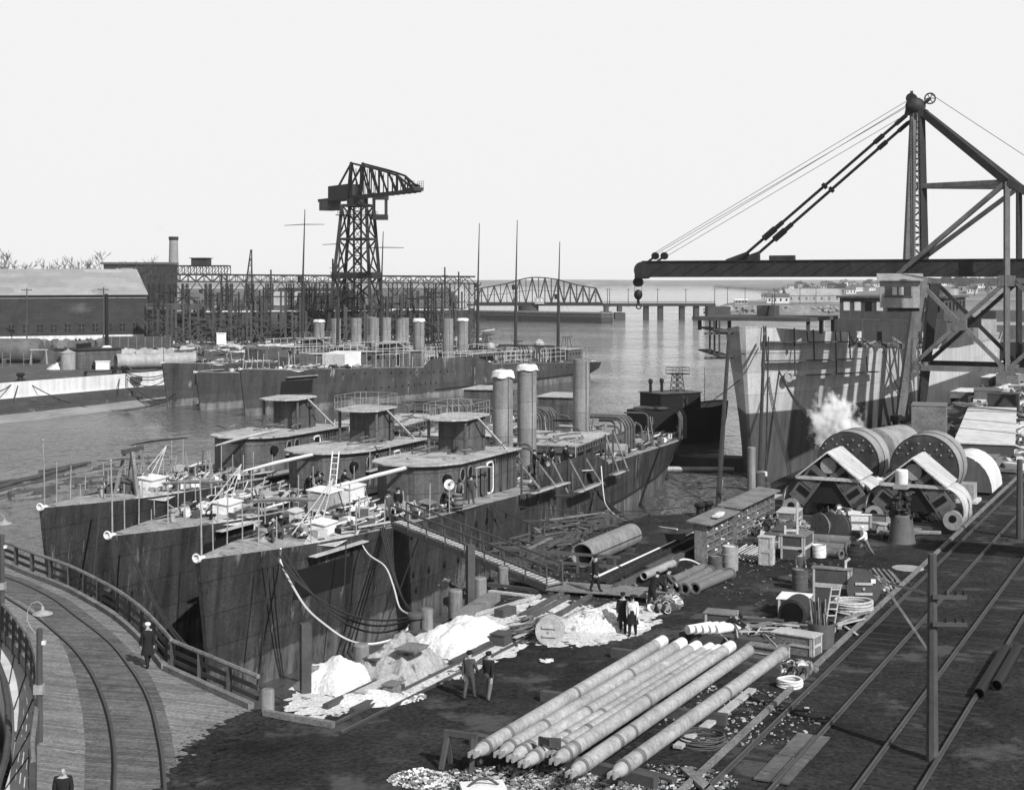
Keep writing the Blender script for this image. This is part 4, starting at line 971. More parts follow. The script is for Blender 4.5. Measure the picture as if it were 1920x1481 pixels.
# big pale pipe on the far quay
T = thing('large_pipe', 'large pale pipe section lying on the far quay behind the bows', 'pipe', G(222, 692), 0)
p, q = V((-66.2, 240.5, 1.35)), V((-54.5, 247.5, 1.35)); mb = MB(); L_ = (q-p).length
mb.lathe([(1.15, 0), (1.3, 0), (1.3, L_), (1.15, L_), (1.15, 0)], p, q-p, 24); partw('shell', mb, M['tank_l'], T)
mb = MB(); mb.bar(p+V((2, 1, -1.2)), p+V((3, -1.6, -1.2)), .4); mb.bar(q+V((-3, 1, -1.2)), q+V((-2, -1.6, -1.2)), .4); partw('chocks', mb, M['wood_d'], T)
def reel(loc, rz, r, w, label, group=None, tilt=0, m='wood', core=.5, cat='cable reel', slats=True):
    T = thing('cable_reel', label, cat, loc, rz, group)      # axis along local y
    def fl(y):
        mb = MB(); mb.lathe([(0, -.035), (r, -.035), (r, .035), (0, .035)], (0, y, r), (0, 1, 0), 26)
        return part('flange', mb, M[m], T)
    f0 = fl(-w/2); fl(w/2)
    mb = MB(); mb.cyl((0, -w/2+.03, r), (0, w/2-.03, r), r*core, None, 18, False); part('drum', mb, M['wood_d'], T)
    if slats:
        mb = MB()
        for z in (-.3, .3): mb.box((0, -w/2-.07, r+z*r), (r*1.0, .05, r*.14))
        mb.cyl((0, -w/2-.09, r), (0, -w/2-.03, r), r*.08, None, 10); part('cleats', mb, M['wood_l'], f0)
    return T
reel0 = reel((-66, 262, 0), rad(5), .85, .9, 'pale cable reel in the crowded row behind the large pipe', 'reels behind the large pipe', m='wood_l', slats=False)
for i, x in enumerate((234, 247, 258, 270, 281, 292, 304, 318, 345, 357, 368)):
    c = G(x, 668+(i % 3)*2-(8 if x > 330 else 0)); o = reel0 if i == 0 else copy_tree(reel0); o.location = c; o.rotation_euler = (0, 0, rad(R.uniform(-40, 60))); o.scale = (1,)*3
reel1 = reel((-100, 300, 0), 0, .95, .9, 'wooden cable reel in the row along the shed wall', 'reels along the shed wall', m='wood', slats=False)
for i in range(14):
    x = 62+i*10.5; c = G(x, 652-i*.2+(i % 2)*3); o = reel1 if i == 0 else copy_tree(reel1); o.location = c; o.rotation_euler = (0, 0, rad(R.uniform(-50, 50)))

# bare trees
def tree(loc, h, seed, label, spread=.55):
    rr = random.Random(seed); T = thing('bare_tree', label, 'tree', loc, 0, 'bare trees behind the yard')
    tr, cr = MB(), MB()
    def grow(mb, p, d, L, r, lev):
        k = 3; pts = [p]; rs = [r]; dd = d
        for i in range(k):
            dd = (dd+V((rr.uniform(-.18, .18), rr.uniform(-.18, .18), rr.uniform(-.02, .14)))).normalized(); pts.append(pts[-1]+dd*L/k); rs.append(max(.055, r*(1-.35*(i+1)/k)))
        mb.tube(pts, rs, 5 if lev < 2 else 3, cap=False)
        if lev < 5:
            n = 4 if lev == 0 else rr.choice((2, 3, 3))
            for i in range(n):
                f = rr.uniform(.45, 1); q = pts[min(k, max(1, round(f*k)))]
                a = rr.uniform(0, 6.283); nd = (dd*.75+V((math.cos(a), math.sin(a), rr.uniform(-.05, .35)))*spread).normalized()
                grow(cr, q, nd, L*rr.uniform(.55, .8), rs[-1]*rr.uniform(.5, .75), lev+1)
    grow(tr, V((0, 0, -.5)), V((0, 0, 1)), h*.36, h*.028, 0)
    part('trunk', tr, M['bark'], T); part('crown', cr, M['bark'], T)
    return T
tree((-146, 420, 4), 24, 1, 'bushy bare tree cut by the left frame edge above the shed roof')
tree((-141, 430, 4), 24, 2, 'leaning bare tree second from the left above the shed roof', .7)
tree((-137, 440, 3), 24, 3, 'thin bare tree left in the clump above the shed ridge')
tree((-132, 432, 3), 24, 4, 'tall bare tree in the middle of the clump above the shed ridge')
tree((-128, 436, 3), 24, 6, 'right bare tree of the clump above the shed ridge', .6)
tree((-112.5, 450, 3), 24, 8, 'bare tree before the low flat building near the chimney')
# power house and chimney
T = thing('chimney', 'tall pale brick chimney with a dark rim smoking over the yard', 'chimney', (-141, 600, 0))
mb = MB(); mb.lathe([(2.5, 0), (1.75, 31.6)], (0, 0, 0), None, 24); part('shaft', mb, M['chim'], T)
mb = MB(); mb.lathe([(1.78, 31.5), (2.0, 31.9), (2.0, 33), (1.6, 33), (1.5, 31)], (0, 0, 0), None, 24); part('rim', mb, M['steel'], T)
T = thing('power_house', 'low dark flat roofed building at the foot of the chimney', 'building', (-126.5, 520, 0))
mb = MB(); mb.bbox(-21, 1, 0, 20, 0, 20.6); part('wall', mb, M['brick'], T)
mb = MB(); mb.bbox(-22, 1.5, -.6, 20, 20.603, 21.4); part('roof', mb, M['tank'], T)
mb = MB(); mb.prism([(-36, 0), (-21.2, 0), (-21.2, 12), (-36, 12)], 0, 17.5); part('annex', mb, M['steel'], T)
mb = MB(); gable(mb, -15, -9, -8, 2, 15.5, 19); part('lean_roof', mb, M['shedroof'], T)

# long gantry trestle
def trestle():
    a, b = V((-99.3, 375, 16.5)), V((-10.2, 400, 15.9)); T = thing('gantry_trestle', 'long dark steel crane trestle crossing behind the far destroyers', 'trestle', (-55, 388, 0))
    for off in (0, 7):
        n = 44; mb = MB(); o = V((-.25, .96, 0))*off; hgt = V((0, 0, 1.9))
        mb.bar(a+o, b+o, .4, .45); mb.bar(a+o-hgt, b+o-hgt, .3, .3)
        for i in range(n):
            p0, p1 = a+(b-a)*(i/n)+o, a+(b-a)*((i+1)/n)+o
            mb.bar(p0, p0-hgt, .16); mb.bar(p0 if i % 2 else p0-hgt, p1-hgt if i % 2 else p1, .2)
        partw('truss', mb, M['steel'], T)
    for px in (282, 300, 346, 388, 430, 470, 505, 545, 575, 592, 615, 655, 740, 768, 806, 848, 884):
        f = 0
        for k in range(200):
            p = a+(b-a)*(k/200)
            if 960+p.x/p.y*FL > px: f = k/200; break
        p = a+(b-a)*f; o = V((-.25, .96, 0))
        mb = MB(); lattice(mb, V((p.x, p.y, -.5)), V((p.x, p.y, 14)), 1.3, 11, .09)
        lattice(mb, V((p.x, p.y, -.5))+o*7, V((p.x, p.y, 14))+o*7, 1.2, 9, .09); mb.bar((p.x, p.y, 6), p+o*7-V((0, 0, 10)), .2); partw('column', mb, M['steel'], T)
        mb = MB(); mb.bar(V((p.x-2.6, p.y-.6, 14.2)), V((p.x, p.y, 10.6)), .25); mb.bar(V((p.x+2.6, p.y+.6, 14.2)), V((p.x, p.y, 10.6)), .25); partw('knee_brace', mb, M['steel'], T)
trestle()
def overhead_crane():
    T = thing('overhead_crane', 'dark lattice overhead crane with a square cab standing above the trestle', 'crane', (-92, 430, 0))
    mb = MB(); a, b = V((-107, 430, 16.6)), V((-85, 430, 16.6))
    for off in (0, 5):
        o = V((0, off, 0)); n = 12
        mb.bar(a+o, b+o, .5); mb.bar(a+o+V((0, 0, 2.6)), b+o+V((0, 0, 2.6)), .4)
        for i in range(n+1):
            p = a+(b-a)*(i/n)+o; mb.bar(p, p+V((0, 0, 2.6)), .2)
            if i < n: mb.bar(p, a+(b-a)*((i+1)/n)+o+V((0, 0, 2.6)), .16)
    partw('bridge_girder', mb, M['steel'], T)
    mb = MB(); mb.bbox(-95.5, -90.6, 428.5, 434, 19.2, 21.4); partw('cab', mb, M['steel'], T)
    mb = MB(); mb.bbox(-96, -90.2, 428, 434.5, 21.403, 21.6); partw('cab_roof', mb, M['black'], T)
    for x in (-106, -86):
        mb = MB(); lattice(mb, V((x, 430, 0)), V((x, 430, 16.5)), 1.6, 8, .12); partw('leg', mb, M['steel'], T)
overhead_crane()
T = thing('derrick_tower', 'slim lattice derrick mast rising above the trestle', 'derrick', (-81, 444, 0))
mb = MB(); lattice(mb, V((-82, 444, 0)), V((-80.4, 444, 24.3)), 3.6, 12, .12, .3); partw('mast', mb, M['steel'], T)
mb = MB(); mb.bar((-80.3, 444, 24), (-80.3, 444, 4), .25); partw('backstay', mb, M['steel'], T)

# hammerhead crane
def hammerhead():
    T = thing('hammerhead_crane', 'tall dark hammerhead crane with lattice tower and tapering jib', 'crane', (-35.2, 330, 0))
    base = [V((-42.6, 327, 0)), V((-30.2, 322, 0)), V((-28.0, 336, 0)), V((-40.4, 341, 0))]
    top = [V((-38.6, 328.2, 33.2)), V((-32.0, 325.7, 33.2)), V((-30.8, 332.8, 33.2)), V((-37.4, 335.3, 33.2))]
    P = lambda i, f: base[i % 4]+(top[i % 4]-base[i % 4])*f
    for i in range(4):
        mb = MB(); mb.bar(P(i, 0), P(i, 1), .95, .8); partw('tower_leg', mb, M['steel'], T)
    lv = [0, .26, .5, .76, 1]
    for i in range(4):
        mb = MB()
        for j in range(4):
            a, b = lv[j], lv[j+1]
            mb.bar(P(i, a), P(i+1, b), .34); mb.bar(P(i+1, a), P(i, b), .34); mb.bar(P(i, b), P(i+1, b), 1.6 if j == 1 else .5, .5 if j != 1 else 1.5, up=(0, 0, 1))
        partw('bracing', mb, M['steel'], T)
    mb = MB(); lattice(mb, V((-34.8, 330.5, 0)), V((-34.8, 330.5, 34)), 1.9, 16, .16); partw('king_post', mb, M['steel'], T)
    # balconies
    for f, h in ((.5, 1.0), (.93, 1.0), (.26, .9)):
        mb = MB(); q = [P(i, f)+(P(i, f)-V((-34.8, 330.5, P(i, f).z))).normalized()*1.0 for i in range(4)]
        for i in range(4):
            mb.bar(q[i], q[(i+1) % 4], 1.1 if f > .9 else .5, .15)
            for z in (.5, 1.0): mb.bar(q[i]+V((0, 0, z)), q[(i+1) % 4]+V((0, 0, z)), .06)
            for k in range(5): w_ = q[i]+(q[(i+1) % 4]-q[i])*(k/5); mb.bar(w_, w_+V((0, 0, 1)), .06)
        partw('walkway', mb, M['steel'], T)
    # jib: root behind, tip towards the camera and to the right
    d = V((.528, -.849, 0)).normalized(); s = V((.849, .528, 0)); o = V((-34.8, 330.5, 0))
    Z0 = 35.2
    mb = MB(); mb.cyl(o+V((0, 0, 33.3)), o+V((0, 0, 34.9)), 2.8, 2.8, 16); partw('slewing_ring', mb, M['steel'], T)
    J = lambda u, v, z: o+d*u+s*v+V((0, 0, z))
    for sd in (-1.7, 1.7):
        mb = MB(); mb.bar(J(-21, sd, Z0), J(33.5, sd*.5, Z0), .5, .7)
        top_ = [(0, 43.2), (5, 42.4), (10, 41.6), (15, 40.8), (20, 39.9), (25, 38.9), (30, 36.8), (33, 36.2)]
        for (u0, z0), (u1, z1) in zip(top_, top_[1:]):
            k0, k1 = 1-u0/66, 1-u1/66
            mb.bar(J(u0, sd*k0, z0), J(u1, sd*k1, z1), .42); mb.bar(J(u0, sd*k0, z0), J(u0, sd*k0, Z0), .3); mb.bar(J(u0, sd*k0, z0), J(u1, sd*k1, Z0), .34)
            mb.bar(J(u0+2.5, sd*(k0+k1)/2, Z0), J(u0+2.5, sd*(k0+k1)/2, (z0+z1)/2-1), .18)
        mb.bar(J(0, sd, 43.4), J(-9, sd, 37.5), .4); mb.bar(J(0, sd, 43.4), J(-2, sd, Z0), .7, .9)
        partw('jib_truss', mb, M['steel'], T)
    mb = MB()
    for u in range(0, 33, 3): mb.bar(J(u, -1.5, Z0-.3), J(u, 1.5, Z0-.3), .25); mb.bar(J(u, -1.5, Z0-.3), J(u+3, 1.3, Z0-.3), .15)
    partw('jib_bracing', mb, M['steel'], T)
    mb = MB(); mb.bar(J(-14, 0, 36.6), J(-2, 0, 36.6), 4.2, 3.6); mh = partw('machinery_house', mb, M['steel'], T)
    for u in (-11, -7.5): mb = MB(); mb.bar(J(u, 2.12, 36.4), J(u+1.2, 2.12, 36.4), .1, 1.3); partw('window', mb, M['conc'], mh)
    mb = MB(); mb.bar(J(-20, 0, 33.9), J(-14.5, 0, 33.9), 4.0, 2.4); partw('counterweight', mb, M['tank'], T)
    mb = MB(); mb.bar(J(31, 0, 35.5), J(34.2, 0, 35.5), 2.6, .8)
    for z in (36.3, 36.8, 37.3): mb.bar(J(31, 1.3, z), J(34.2, 1.3, z), .07); mb.bar(J(31, -1.3, z), J(34.2, -1.3, z), .07)
    for u in (31, 32, 33.1, 34.2): mb.bar(J(u, 1.3, 35.5), J(u, 1.3, 37.3), .08); mb.bar(J(u, -1.3, 35.5), J(u, -1.3, 37.3), .08)
    partw('tip_platform', mb, M['steel'], T)
    mb = MB(); c = J(4, 4.6, 30.2)
    for (x, y) in ((-1.6, -1.6), (1.6, -1.6), (1.6, 1.6), (-1.6, 1.6)): mb.bar(c+V((x, y, 0)), c+V((x, y, 6)), .5)
    mb.box(c+V((0, 0, .2)), (4, 4, 1.2)); mb.box(c+V((.2, 0, 5)), (3.9, 3.9, 1.2)); partw('operator_cab', mb, M['steel'], T); T.scale = (.87, .87, .965); T.location.x -= .6
hammerhead()

# yard buildings behind the far destroyers
house('low shed with a grey roof behind the trestle', (-68, 470, 0), rad(8), 22, 12, 7, 4, 'tank', 'shedroof', 'shed', 'sheds behind the trestle', False, 5, 'yard_shed')
house('dark gabled shed left of the hammerhead crane', (-57, 440, 0), rad(14), 16, 14, 6.5, 4.5, 'steel', 'steel', 'shed', 'sheds behind the trestle', False, 4, 'yard_shed')
house('pale walled building behind the trestle', (-72, 520, 0), rad(4), 24, 10, 10, 2, 'tank_l', 'steel', 'building', 'sheds behind the trestle', False, 6, 'yard_shed')
house('wide dark roofed shed right of the hammerhead crane', (-32, 440, 0), rad(10), 26, 22, 6.8, 5.6, 'steel', 'tank', 'shed', 'sheds behind the trestle', False, 7, 'yard_shed')
house('small pale gable house seen under the trestle', (-94, 430, 0), rad(60), 8, 9, 8, 3, 'tank_l', 'tank', 'house', 'sheds behind the trestle', True, 2, 'yard_shed')
T = thing('board_wall', 'long dark boarded wall below the wide shed', 'wall', (-25, 415, 0), rad(8))
mb = MB(); mb.bbox(-19, 14, 0, .4, 0, 6.8); part('boards', mb, M['wood_d'], T)
for i in range(16): mb = MB(); mb.bbox(-19+i*2.2, -18.7+i*2.2, -.25, 0, 0, 7); part('batten', mb, M['steel'], T)
# hulls on the stocks
for i, (x, y, L_, rz, l) in enumerate(((-64, 350, 34, 18, 'plated hull on the stocks left of the hammerhead crane'), (-40, 362, 22, 16, 'plated hull on the stocks below the hammerhead crane'), (-26, 372, 30, 14, 'plated hull on the stocks right of the hammerhead crane'))):
    T = thing('unfinished_hull', l, 'ship hull', (x, y, 0), rad(rz), 'hulls on the stocks')
    mb = MB(); rows = []
    for k in range(13):
        f = k/12; u = -L_/2+L_*f; hb = 3.6*(1-abs(2*f-1)**3)+.2
        rows.append([V((u, -hb*.4, 1.2)), V((u, -hb, 3.4)), V((u, -hb, 6.2)), V((u, -hb*.8, 7.2)), V((u, 0, 7.5)), V((u, hb*.8, 7.2)), V((u, hb, 6.2)), V((u, hb, 3.4)), V((u, hb*.4, 1.2))])
    mb.grid([list(reversed(r)) for r in rows]); part('plating', mb, M['steel'], T)
    mb = MB(); mb.grid([[V((r[3].x, r[3].y*.95, 7.25)), V((r[4].x, 0, 7.56)), V((r[5].x, r[5].y*.95, 7.25))] for r in rows]); part('deck_plating', mb, M['conc'], T)
    for k in range(7): u = -L_/2+L_*(k+.5)/7; mb = MB(); mb.bbox(u-.4, u+.4, -2, 2, -.2, 1.3); part('keel_block', mb, M['wood_d'], T)
# staging uprights (countable, in front of the hulls)
up = None
for i in range(64):
    x = 285+i*9.4+R.uniform(-4, 4); d = R.uniform(312, 350); h = R.uniform(7, 13)
    if up is None:
        mb = MB(); mb.bar((0, 0, -.4), (0, 0, 10), .42, .42); mb.bar((-.9, 0, 4), (.9, 0, 4.1), .2); mb.bar((-.9, 0, 7), (.9, 0, 7.1), .2)
        up = solo('staging_upright', mb, M['wood_d'], 'dark staging upright among the unfinished hulls on the far bank', 'staging post', (0, 0, 0), 0, 'staging uprights on the far bank'); o = up
    else: o = up.copy(); COL.objects.link(o)
    o.location = ((x-960)/FL*d, d, 0); o.scale = (1, 1, h/10); o.rotation_euler = (0, 0, R.uniform(-.3, .3))
for i, (x, d, h) in enumerate(((508, 352, 17.5), (834, 380, 18.4), (860, 384, 17.2), (448, 330, 12.2), (770, 372, 15), (624, 340, 20))):
    mb = MB(); mb.cyl((0, 0, 0), (0, 0, h), .28, .2, 7); mb.bar((-.8, 0, h-2.2), (.8, 0, h-2.2), .12)
    solo('derrick_pole', mb, M['steel'], ['thin dark pole beside the trestle left of the crane', 'tallest pole near the right end of the trestle', 'pole standing at the right end of the trestle', 'pole rising from the stacked pipes at left', 'pole between the crane and the trestle end', 'slim pole touching the left leg of the crane'][i], 'pole', ((x-960)/FL*d, d, 0))
lt = None
for i in range(22):
    x = 290+i*27+R.uniform(-9, 9); d = R.uniform(322, 372)
    if lt is None:
        mb = MB(); lattice(mb, V((0, 0, -.5)), V((0, 0, 13)), 1.5, 9, .1)
        for z in (4, 7.5, 11): mb.bar((-3.2, 0, z), (3.2, .3, z), .3)
        lt = solo('staging_tower', mb, M['steel'], 'dark lattice staging tower among the unfinished hulls', 'staging tower', (0, 0, 0), 0, 'lattice towers on the far bank'); o = lt
    else: o = lt.copy(); COL.objects.link(o)
    o.location = ((x-960)/FL*d, d, 0); o.scale = (1, 1, R.uniform(.75, 1.12)); o.rotation_euler = (0, 0, R.uniform(-.5, .5))
# diagonal shores
mb = MB()
for i in range(90):
    x = R.uniform(285, 880); d = R.uniform(312, 345); c = V(((x-960)/FL*d, d, 0)); s_ = R.choice((-1, 1)); mb.bar(c, c+V((s_*R.uniform(1, 4), 1, R.uniform(3, 6))), .18)
    mb.bar(c+V((-4, 1, R.uniform(2, 7))), c+V((4, 1, R.uniform(2, 7))), .14)
stuff('staging_planks', mb, M['wood_d'], 'tangle of staging planks and shores under the unfinished hulls')
# far quay litter
mb = MB()
for i in range(1500):
    x = R.uniform(300, 900); y = R.uniform(624, 668); c = G(x, y); mb.mi = R.choice((0, 0, 0, 1, 2))
    if R.random() < .5: mb.box(c+V((0, 0, .4)), (R.uniform(.4, 2.4), R.uniform(.4, 1.4), R.uniform(.4, 1.6)), Matrix.Rotation(R.random()*3, 3, 'Z'))
    else:
        w_ = R.uniform(-.5, .9); Ln = R.uniform(2, 7); mb.bar(c+V((0, 0, R.uniform(.2, 1.2))), c+V((math.cos(w_)*Ln, math.sin(w_)*Ln, R.uniform(.2, 1.3))), R.uniform(.15, .35))
stuff('yard_litter', mb, [M['rust'], M['wood'], M['conc']], 'crowded stacks of pipe, plate and timber on the far bank')
mb = MB()
for i in range(420):
    x = R.uniform(322, 455); k = R.randrange(5); c = G(x, 640-k*3.4); mb.cyl(c+V((0, -.3, .3+k*.1)), c+V((0, 2, .3+k*.1)), .26, None, 7)
stuff('pipe_stacks', mb, M['iron_l'], 'stacked short pipes with pale ends on the far bank')
T = thing('steam_lighter', 'dark boat shaped scow lying among the far pipe stacks', 'scow', G(345, 646), rad(8))
mb = MB(); mb.prism([(-3, -1.5), (2, -1.5), (3.4, 0), (2, 1.5), (-3, 1.5)], 0, 2.2); part('hull', mb, M['wood_d'], T)
for i in range(7): mb = MB(); mb.bbox(-2.7+i*.75, -2.6+i*.75, -1.58, -1.505, .1, 2.2); part('rib', mb, M['wood'], T)
mb = MB(); mb.bbox(-1.0, 1.0, -.9, .9, 0, 3.4); mb.bbox(-1.1, 1.1, -1, 1, 3.4, 3.55); solo('cabin', mb, M['white'], 'narrow white cabin among the far pipe stacks', 'cabin', G(415, 655), rad(12))
T = thing('covered_wagon', 'dark boarded wagon standing before the far reels', 'wagon', G(258, 660), rad(8))
mb = MB(); mb.bbox(-7, 7, -1.4, 1.4, .9, 3.2); part('body', mb, M['wood_d'], T)
for i in range(9): mb = MB(); mb.bbox(-6.9+i*1.7, -6.75+i*1.7, -1.48, -1.405, .9, 3.2); part('rib', mb, M['wood'], T)
for x in (-5, -3.6, 3.6, 5): mb = MB(); mb.cyl((x, -1.3, .45), (x, -1.15, .45), .45, None, 12); part('wheel', mb, M['black'], T)
# staging girder frame by the shed
T = thing('loading_gantry', 'dark steel loading frame at the right end of the shed', 'frame', G(330, 640))
a, b = D(276, 575, 345), D(380, 575, 340)
mb = MB(); mb.bar(a, b, 1.2, 1.4); partw('girder', mb, M['tank'], T)
for f in (0, .18, .46, .98):
    p = a+(b-a)*f; mb = MB(); lattice(mb, V((p.x, p.y, 0)), p, 1.0, 8, .1); partw('column', mb, M['steel'], T)

# bollards of the far quay with mooring lines
def bollard(loc, label, s=1.0, twin=True, rz=0, group=None, m='rust'):
    T = thing('bollard', label, 'bollard', loc, rz, group)
    for x in ((-.42*s, .42*s) if twin else (0,)):
        mb = MB(); mb.lathe([(.24*s, 0), (.2*s, .1*s), (.19*s, .42*s), (.31*s, .5*s), (.31*s, .6*s), (.24*s, .68*s), (0, .7*s)], (x, 0, 0), None, 14); part('post', mb, M[m], T)
    mb = MB(); mb.bbox(-.85*s if twin else -.45*s, .85*s if twin else .45*s, -.4*s, .4*s, -.1*s, .06*s); part('base', mb, M[m], T)
    return T
bB = V((-62.6, 229.5, 0)); bA = V((-72.2, 211.5, 0)); bC = V((-66.5, 224.5, 0))
bollard(bB, 'twin iron bollard with many mooring lines on the white far quay', 1.9, m='black', rz=.4)
bollard(bA, 'single bollard at the left on the white far quay edge', 2.0, False, m='black')
bollard(bC, 'small curved mooring hook in the middle of the far quay', 1.0, False, m='black')
mb = MB(); mb.box((-61.0, 228.4, -.75), (4.4, 1.4, .8)); solow('fender_block', mb, M['wood_d'], 'dark fender block below the twin bollard', 'fender')

# ------------------------------------------------------------ swing bridge and its approach
def bridge():
    T = thing('swing_bridge', 'long steel truss swing bridge with a humped top chord across the river', 'bridge', (20, 700, 0))
    xs = [-18+62*i/20 for i in range(21)]
    def topz(f): return 11.0+5.4*math.sin(math.pi*min(1, max(0, (f*1.0))))**.8 if True else 0
    tp = [interp([(0, 10.4), (.25, 13.2), (.38, 15.6), (.45, 16.2), (.53, 16.2), (.65, 15.2), (.78, 12.8), (.95, 11.0), (1, 10.8)], i/20) for i in range(21)]
    for y in (700, 708):
        mb = MB(); z0 = 3.6
        for i in range(20):
            mb.bar((xs[i], y, z0), (xs[i+1], y, z0), .5, .8); 
            if i < 19: mb.bar((xs[i], y, tp[i]), (xs[i+1], y, tp[i+1]), .5, .55)
            mb.bar((xs[i], y, z0), (xs[i], y, tp[i]), .3)
            if i % 2: mb.bar((xs[i], y, tp[i]), (xs[i+1], y, z0), .45)
            else: mb.bar((xs[i], y, z0), (xs[i+1], y, tp[i+1]) if i < 19 else (xs[i], y, z0), .45)
            if i < 19: mb.bar((xs[i], y, (z0+tp[i])/2), (xs[i+1], y, (z0+tp[i+1])/2), .15)
        mb.bar((xs[19], y, tp[19]), (xs[20], y, z0), .55)
        partw('truss', mb, M['steel'], T)
    mb = MB()
    for i in range(20): mb.bar((xs[i], 700, tp[i]), (xs[i], 708, tp[i]), .25); mb.bar((xs[i], 700, tp[i]), (xs[i+1], 708, tp[min(i+1, 19)]), .15)
    partw('top_bracing', mb, M['steel'], T)
    mb = MB(); mb.bbox(-22, 44, 699.6, 708.4, 2.4, 3.3); partw('deck', mb, M['steel'], T)
    mb = MB()
    for z in (3.9, 4.4): mb.bar((-22, 699.3, z), (44, 699.3, z), .1)
    for i in range(34): mb.bar((-22+i*2, 699.3, 3.3), (-22+i*2, 699.3, 4.4), .1)
    partw('footway_rail', mb, M['steel'], T)
    mb = MB(); mb.bbox(11, 15.6, 698.2, 700.4, 3.31, 6.4); hs = partw('control_house', mb, M['tank_l'], T)
    for x in (12, 14): mb = MB(); mb.bbox(x, x+.8, 698.1, 698.25, 4.4, 5.7); partw('window', mb, M['white'], hs)
    mb = MB(); mb.cyl((8, 704, WATER-1), (8, 704, 2.3), 5, 5, 20); partw('pivot_pier', mb, M['tidal'], T)
    # timber fender pier
    T = thing('fender_pier', 'long dark timber fender pier with rounded end below the swing bridge', 'pier', (30, 670, WATER))
    P = [V((-26, 758, 0)), V((44, 640, 0)), V((48.5, 642, 0)), V((50, 648, 0)), V((47, 655, 0)), V((-16, 766, 0))]
    P = [V((-20, 690, 0)), V((18, 660, 0)), V((40, 645, 0)), V((44, 646, 0)), V((45.6, 650, 0)), V((43, 655, 0)), V((-20, 702, 0))]
    mb = MB(); mb.prism([(p.x, p.y) for p in P], WATER-1, -.1); pf = partw('pile_wall', mb, M['wood_d'], T)
    mb = MB(); mb.prism([(p.x*1.0, p.y) for p in P], -.097, .35); partw('walkway', mb, M['wood'], T)
    for k in range(5):
        mb = MB()
        for a, b in zip(P[:5], P[1:6]):
            n = V((b.y-a.y, a.x-b.x, 0)).normalized(); n = n if n.y < 0 or n.x > 0 else -n; mb.bar(a+n*.12+V((0, 0, WATER+.4+k*.75)), b+n*.12+V((0, 0, WATER+.4+k*.75)), .2, .3)
        partw('waler', mb, M['wood'] if k == 3 else M['wood_d'], pf)
    # approach viaduct
    T = thing('approach_viaduct', 'low girder viaduct on piers leading right from the swing bridge', 'viaduct', (70, 700, WATER))
    mb = MB(); mb.bbox(44.5, 99, 700, 708, 2.2, 3.5); partw('girder', mb, M['steel'], T)
    mb = MB()
    for i in range(56): mb.bbox(44.6+i*.97, 44.85+i*.97, 699.9, 700.0, 2.2, 4.3)
    mb.bar((44.5, 699.9, 4.4), (99, 699.9, 4.4), .18); partw('railing', mb, M['steel'], T)
    for x in (46, 52.5): mb = MB(); mb.bbox(x-2.5, x+2.5, 698, 710, WATER-1, -.5 if x < 50 else -1); mb.bbox(x-1, x+1, 699, 709, -.5, 2.2); partw('timber_bent', mb, M['wood_d'], T)
    for x, w_ in ((65.5, 1.2), (72.5, 1.2), (83, 1.2), (90, 1.2)): mb = MB(); mb.bbox(x-w_, x+w_, 701, 707, WATER-1, 2.2); partw('pier', mb, M['tidal'] if w_ else M['tank'], T)
    mb = MB(); mb.bbox(95, 106, 699, 709, WATER-1, 2.0); partw('abutment', mb, M['tidal'], T)
bridge()
lp = None
for i, (x, top) in enumerate(((1139, 541), (1143, 540), (1178, 542), (1233, 543), (1286, 544), (1340, 544), (1364, 545), (1397, 544), (1452, 545), (1500, 548), (1530, 546))):
    d = 712 if x < 1345 else 800; h = ZD(top, d)-2
    if lp is None: lp = pole('slim line pole along the viaduct and its road', (0, 0, 0), h, 1, 0, 'line poles along the viaduct', .2, 'line_pole'); o = lp
    else: o = copy_tree(lp)
    o.location = ((x-960)/FL*d, d, 2)
# right bank
mb = MB()
for i in range(700):
    f = R.random(); x = 104+f*95; y = 776+R.uniform(-4, 6); mb.ball((x, y, R.uniform(WATER, .8)), (R.uniform(.5, 1.3), R.uniform(.5, 1.2), R.uniform(.4, .9)), 5, 3)
stuff('sea_wall_rocks', mb, M['tank_l'], 'rough pale stones of the right bank sea wall')
house('long low building with a pale roof near the far bank', (183, 880, 1.4), rad(4), 33, 12, 4.4, 3.6, 'tank_l', 'tank_l', 'building', 'buildings on the right bank', False, 7, 'long_building', 'tank')
house('white station building with a dark porch beside the long low building', (156, 846, 1.3), rad(-6), 13, 7, 3.8, 1.7, 'conc', 'tank', 'building', 'buildings on the right bank', False, 4, 'station_building')
house('small white car shaped cabin on the right bank road', (129, 812, 1.3), 0, 7, 3, 2.3, .6, 'tank_l', 'conc', 'cabin', 'buildings on the right bank', False, 4, 'cabin')
hl = None
protos = [house('small pale house on the far right hillside', (0, 0, -50), 0, 9, 7, 4.6, 3.2, 'conc', 'tank', 'house', 'houses on the far hillside', True, 3),
          house('small dark roofed house on the far right hillside', (0, 0, -50), 0, 8, 8, 5.4, 3.0, 'tank_l', 'steel', 'house', 'houses on the far hillside', True, 2),
          house('small white house on the far right hillside', (0, 0, -50), 0, 11, 7, 4.2, 2.6, 'conc', 'tank', 'house', 'houses on the far hillside', True, 4)]
used = [False]*3
for i in range(84):
    d = R.choice((R.uniform(1150, 1500), R.uniform(1400, 2300), R.uniform(1500, 2300))); px = R.uniform(1430, 1915) if i % 3 else R.uniform(1560, 1915); x = (px-960)/FL*d
    k = R.randrange(3); o = copy_tree(protos[k]) if used[k] else protos[k]; used[k] = True
    o.location = (x, d, hill(x, d)-.3); o.rotation_euler = (0, 0, R.uniform(-.6, .6)); s_ = R.uniform(.8, 1.3); o.scale = (s_, s_, s_)
tb = tree((0, 0, 0), 11, 31, 'small bare tree among the houses of the far hillside'); tb['group'] = 'trees on the far hillside'
